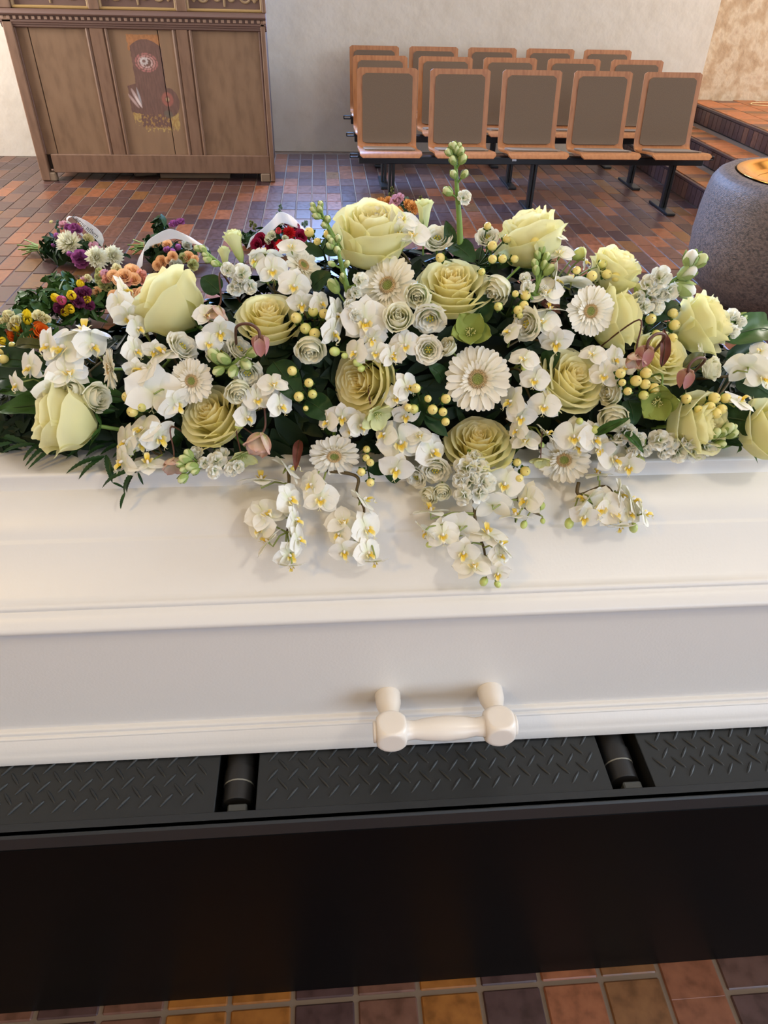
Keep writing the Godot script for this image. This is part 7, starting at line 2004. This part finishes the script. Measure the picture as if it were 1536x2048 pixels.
	serrated("serrated narrow foliage sprawling at the lower left on the lid", [Vector3(-0.225, 1.100, -0.817), Vector3(-0.318, 1.100, -0.852), Vector3(-0.409, 1.100, -0.843), Vector3(-0.453, 1.100, -0.857)], [[Vector3(-0.400, 1.112, -0.824), Vector3(-0.467, 1.104, -0.862)], [Vector3(-0.394, 1.112, -0.826), Vector3(-0.439, 1.104, -0.820)], [Vector3(-0.369, 1.112, -0.829), Vector3(-0.398, 1.104, -0.789)], [Vector3(-0.371, 1.112, -0.835), Vector3(-0.428, 1.104, -0.865)], [Vector3(-0.344, 1.112, -0.834), Vector3(-0.393, 1.104, -0.784)], [Vector3(-0.330, 1.112, -0.831), Vector3(-0.373, 1.104, -0.813)], [Vector3(-0.406, 1.112, -0.843), Vector3(-0.470, 1.104, -0.890)], [Vector3(-0.425, 1.112, -0.831), Vector3(-0.459, 1.104, -0.820)], [Vector3(-0.387, 1.112, -0.846), Vector3(-0.445, 1.104, -0.896)], [Vector3(-0.311, 1.112, -0.833), Vector3(-0.351, 1.104, -0.804)], [Vector3(-0.302, 1.112, -0.820), Vector3(-0.326, 1.104, -0.807)], [Vector3(-0.285, 1.112, -0.832), Vector3(-0.326, 1.104, -0.831)], [Vector3(-0.388, 1.112, -0.826), Vector3(-0.404, 1.104, -0.800)]])
	serrated("serrated leaflets drooping over the lid edge at the left", [Vector3(-0.262, 1.100, -0.825), Vector3(-0.263, 1.100, -0.795), Vector3(-0.258, 1.092, -0.783)], [[Vector3(-0.296, 1.112, -0.793), Vector3(-0.347, 1.096, -0.781)], [Vector3(-0.296, 1.112, -0.793), Vector3(-0.331, 1.090, -0.775)], [Vector3(-0.295, 1.112, -0.796), Vector3(-0.287, 1.086, -0.770)], [Vector3(-0.293, 1.112, -0.793), Vector3(-0.285, 1.090, -0.775)], [Vector3(-0.251, 1.112, -0.762), Vector3(-0.302, 1.082, -0.766)], [Vector3(-0.251, 1.112, -0.760), Vector3(-0.273, 1.074, -0.758)], [Vector3(-0.249, 1.112, -0.765), Vector3(-0.270, 1.076, -0.760)], [Vector3(-0.268, 1.081, -0.754), Vector3(-0.276, 1.062, -0.744)], [Vector3(-0.252, 1.099, -0.773), Vector3(-0.247, 1.083, -0.767)], [Vector3(-0.258, 1.112, -0.771), Vector3(-0.293, 1.095, -0.780)], [Vector3(-0.284, 1.090, -0.764), Vector3(-0.270, 1.080, -0.764)]])
	serrated("serrated leaflets showing at the left among the orchids", [Vector3(-0.260, 1.100, -0.862), Vector3(-0.290, 1.100, -0.844), Vector3(-0.312, 1.100, -0.852)], [[Vector3(-0.285, 1.112, -0.832), Vector3(-0.333, 1.104, -0.834)], [Vector3(-0.289, 1.112, -0.838), Vector3(-0.316, 1.104, -0.891)], [Vector3(-0.277, 1.112, -0.825), Vector3(-0.308, 1.104, -0.811)], [Vector3(-0.300, 1.112, -0.842), Vector3(-0.330, 1.104, -0.874)], [Vector3(-0.269, 1.112, -0.819), Vector3(-0.290, 1.104, -0.802)]])
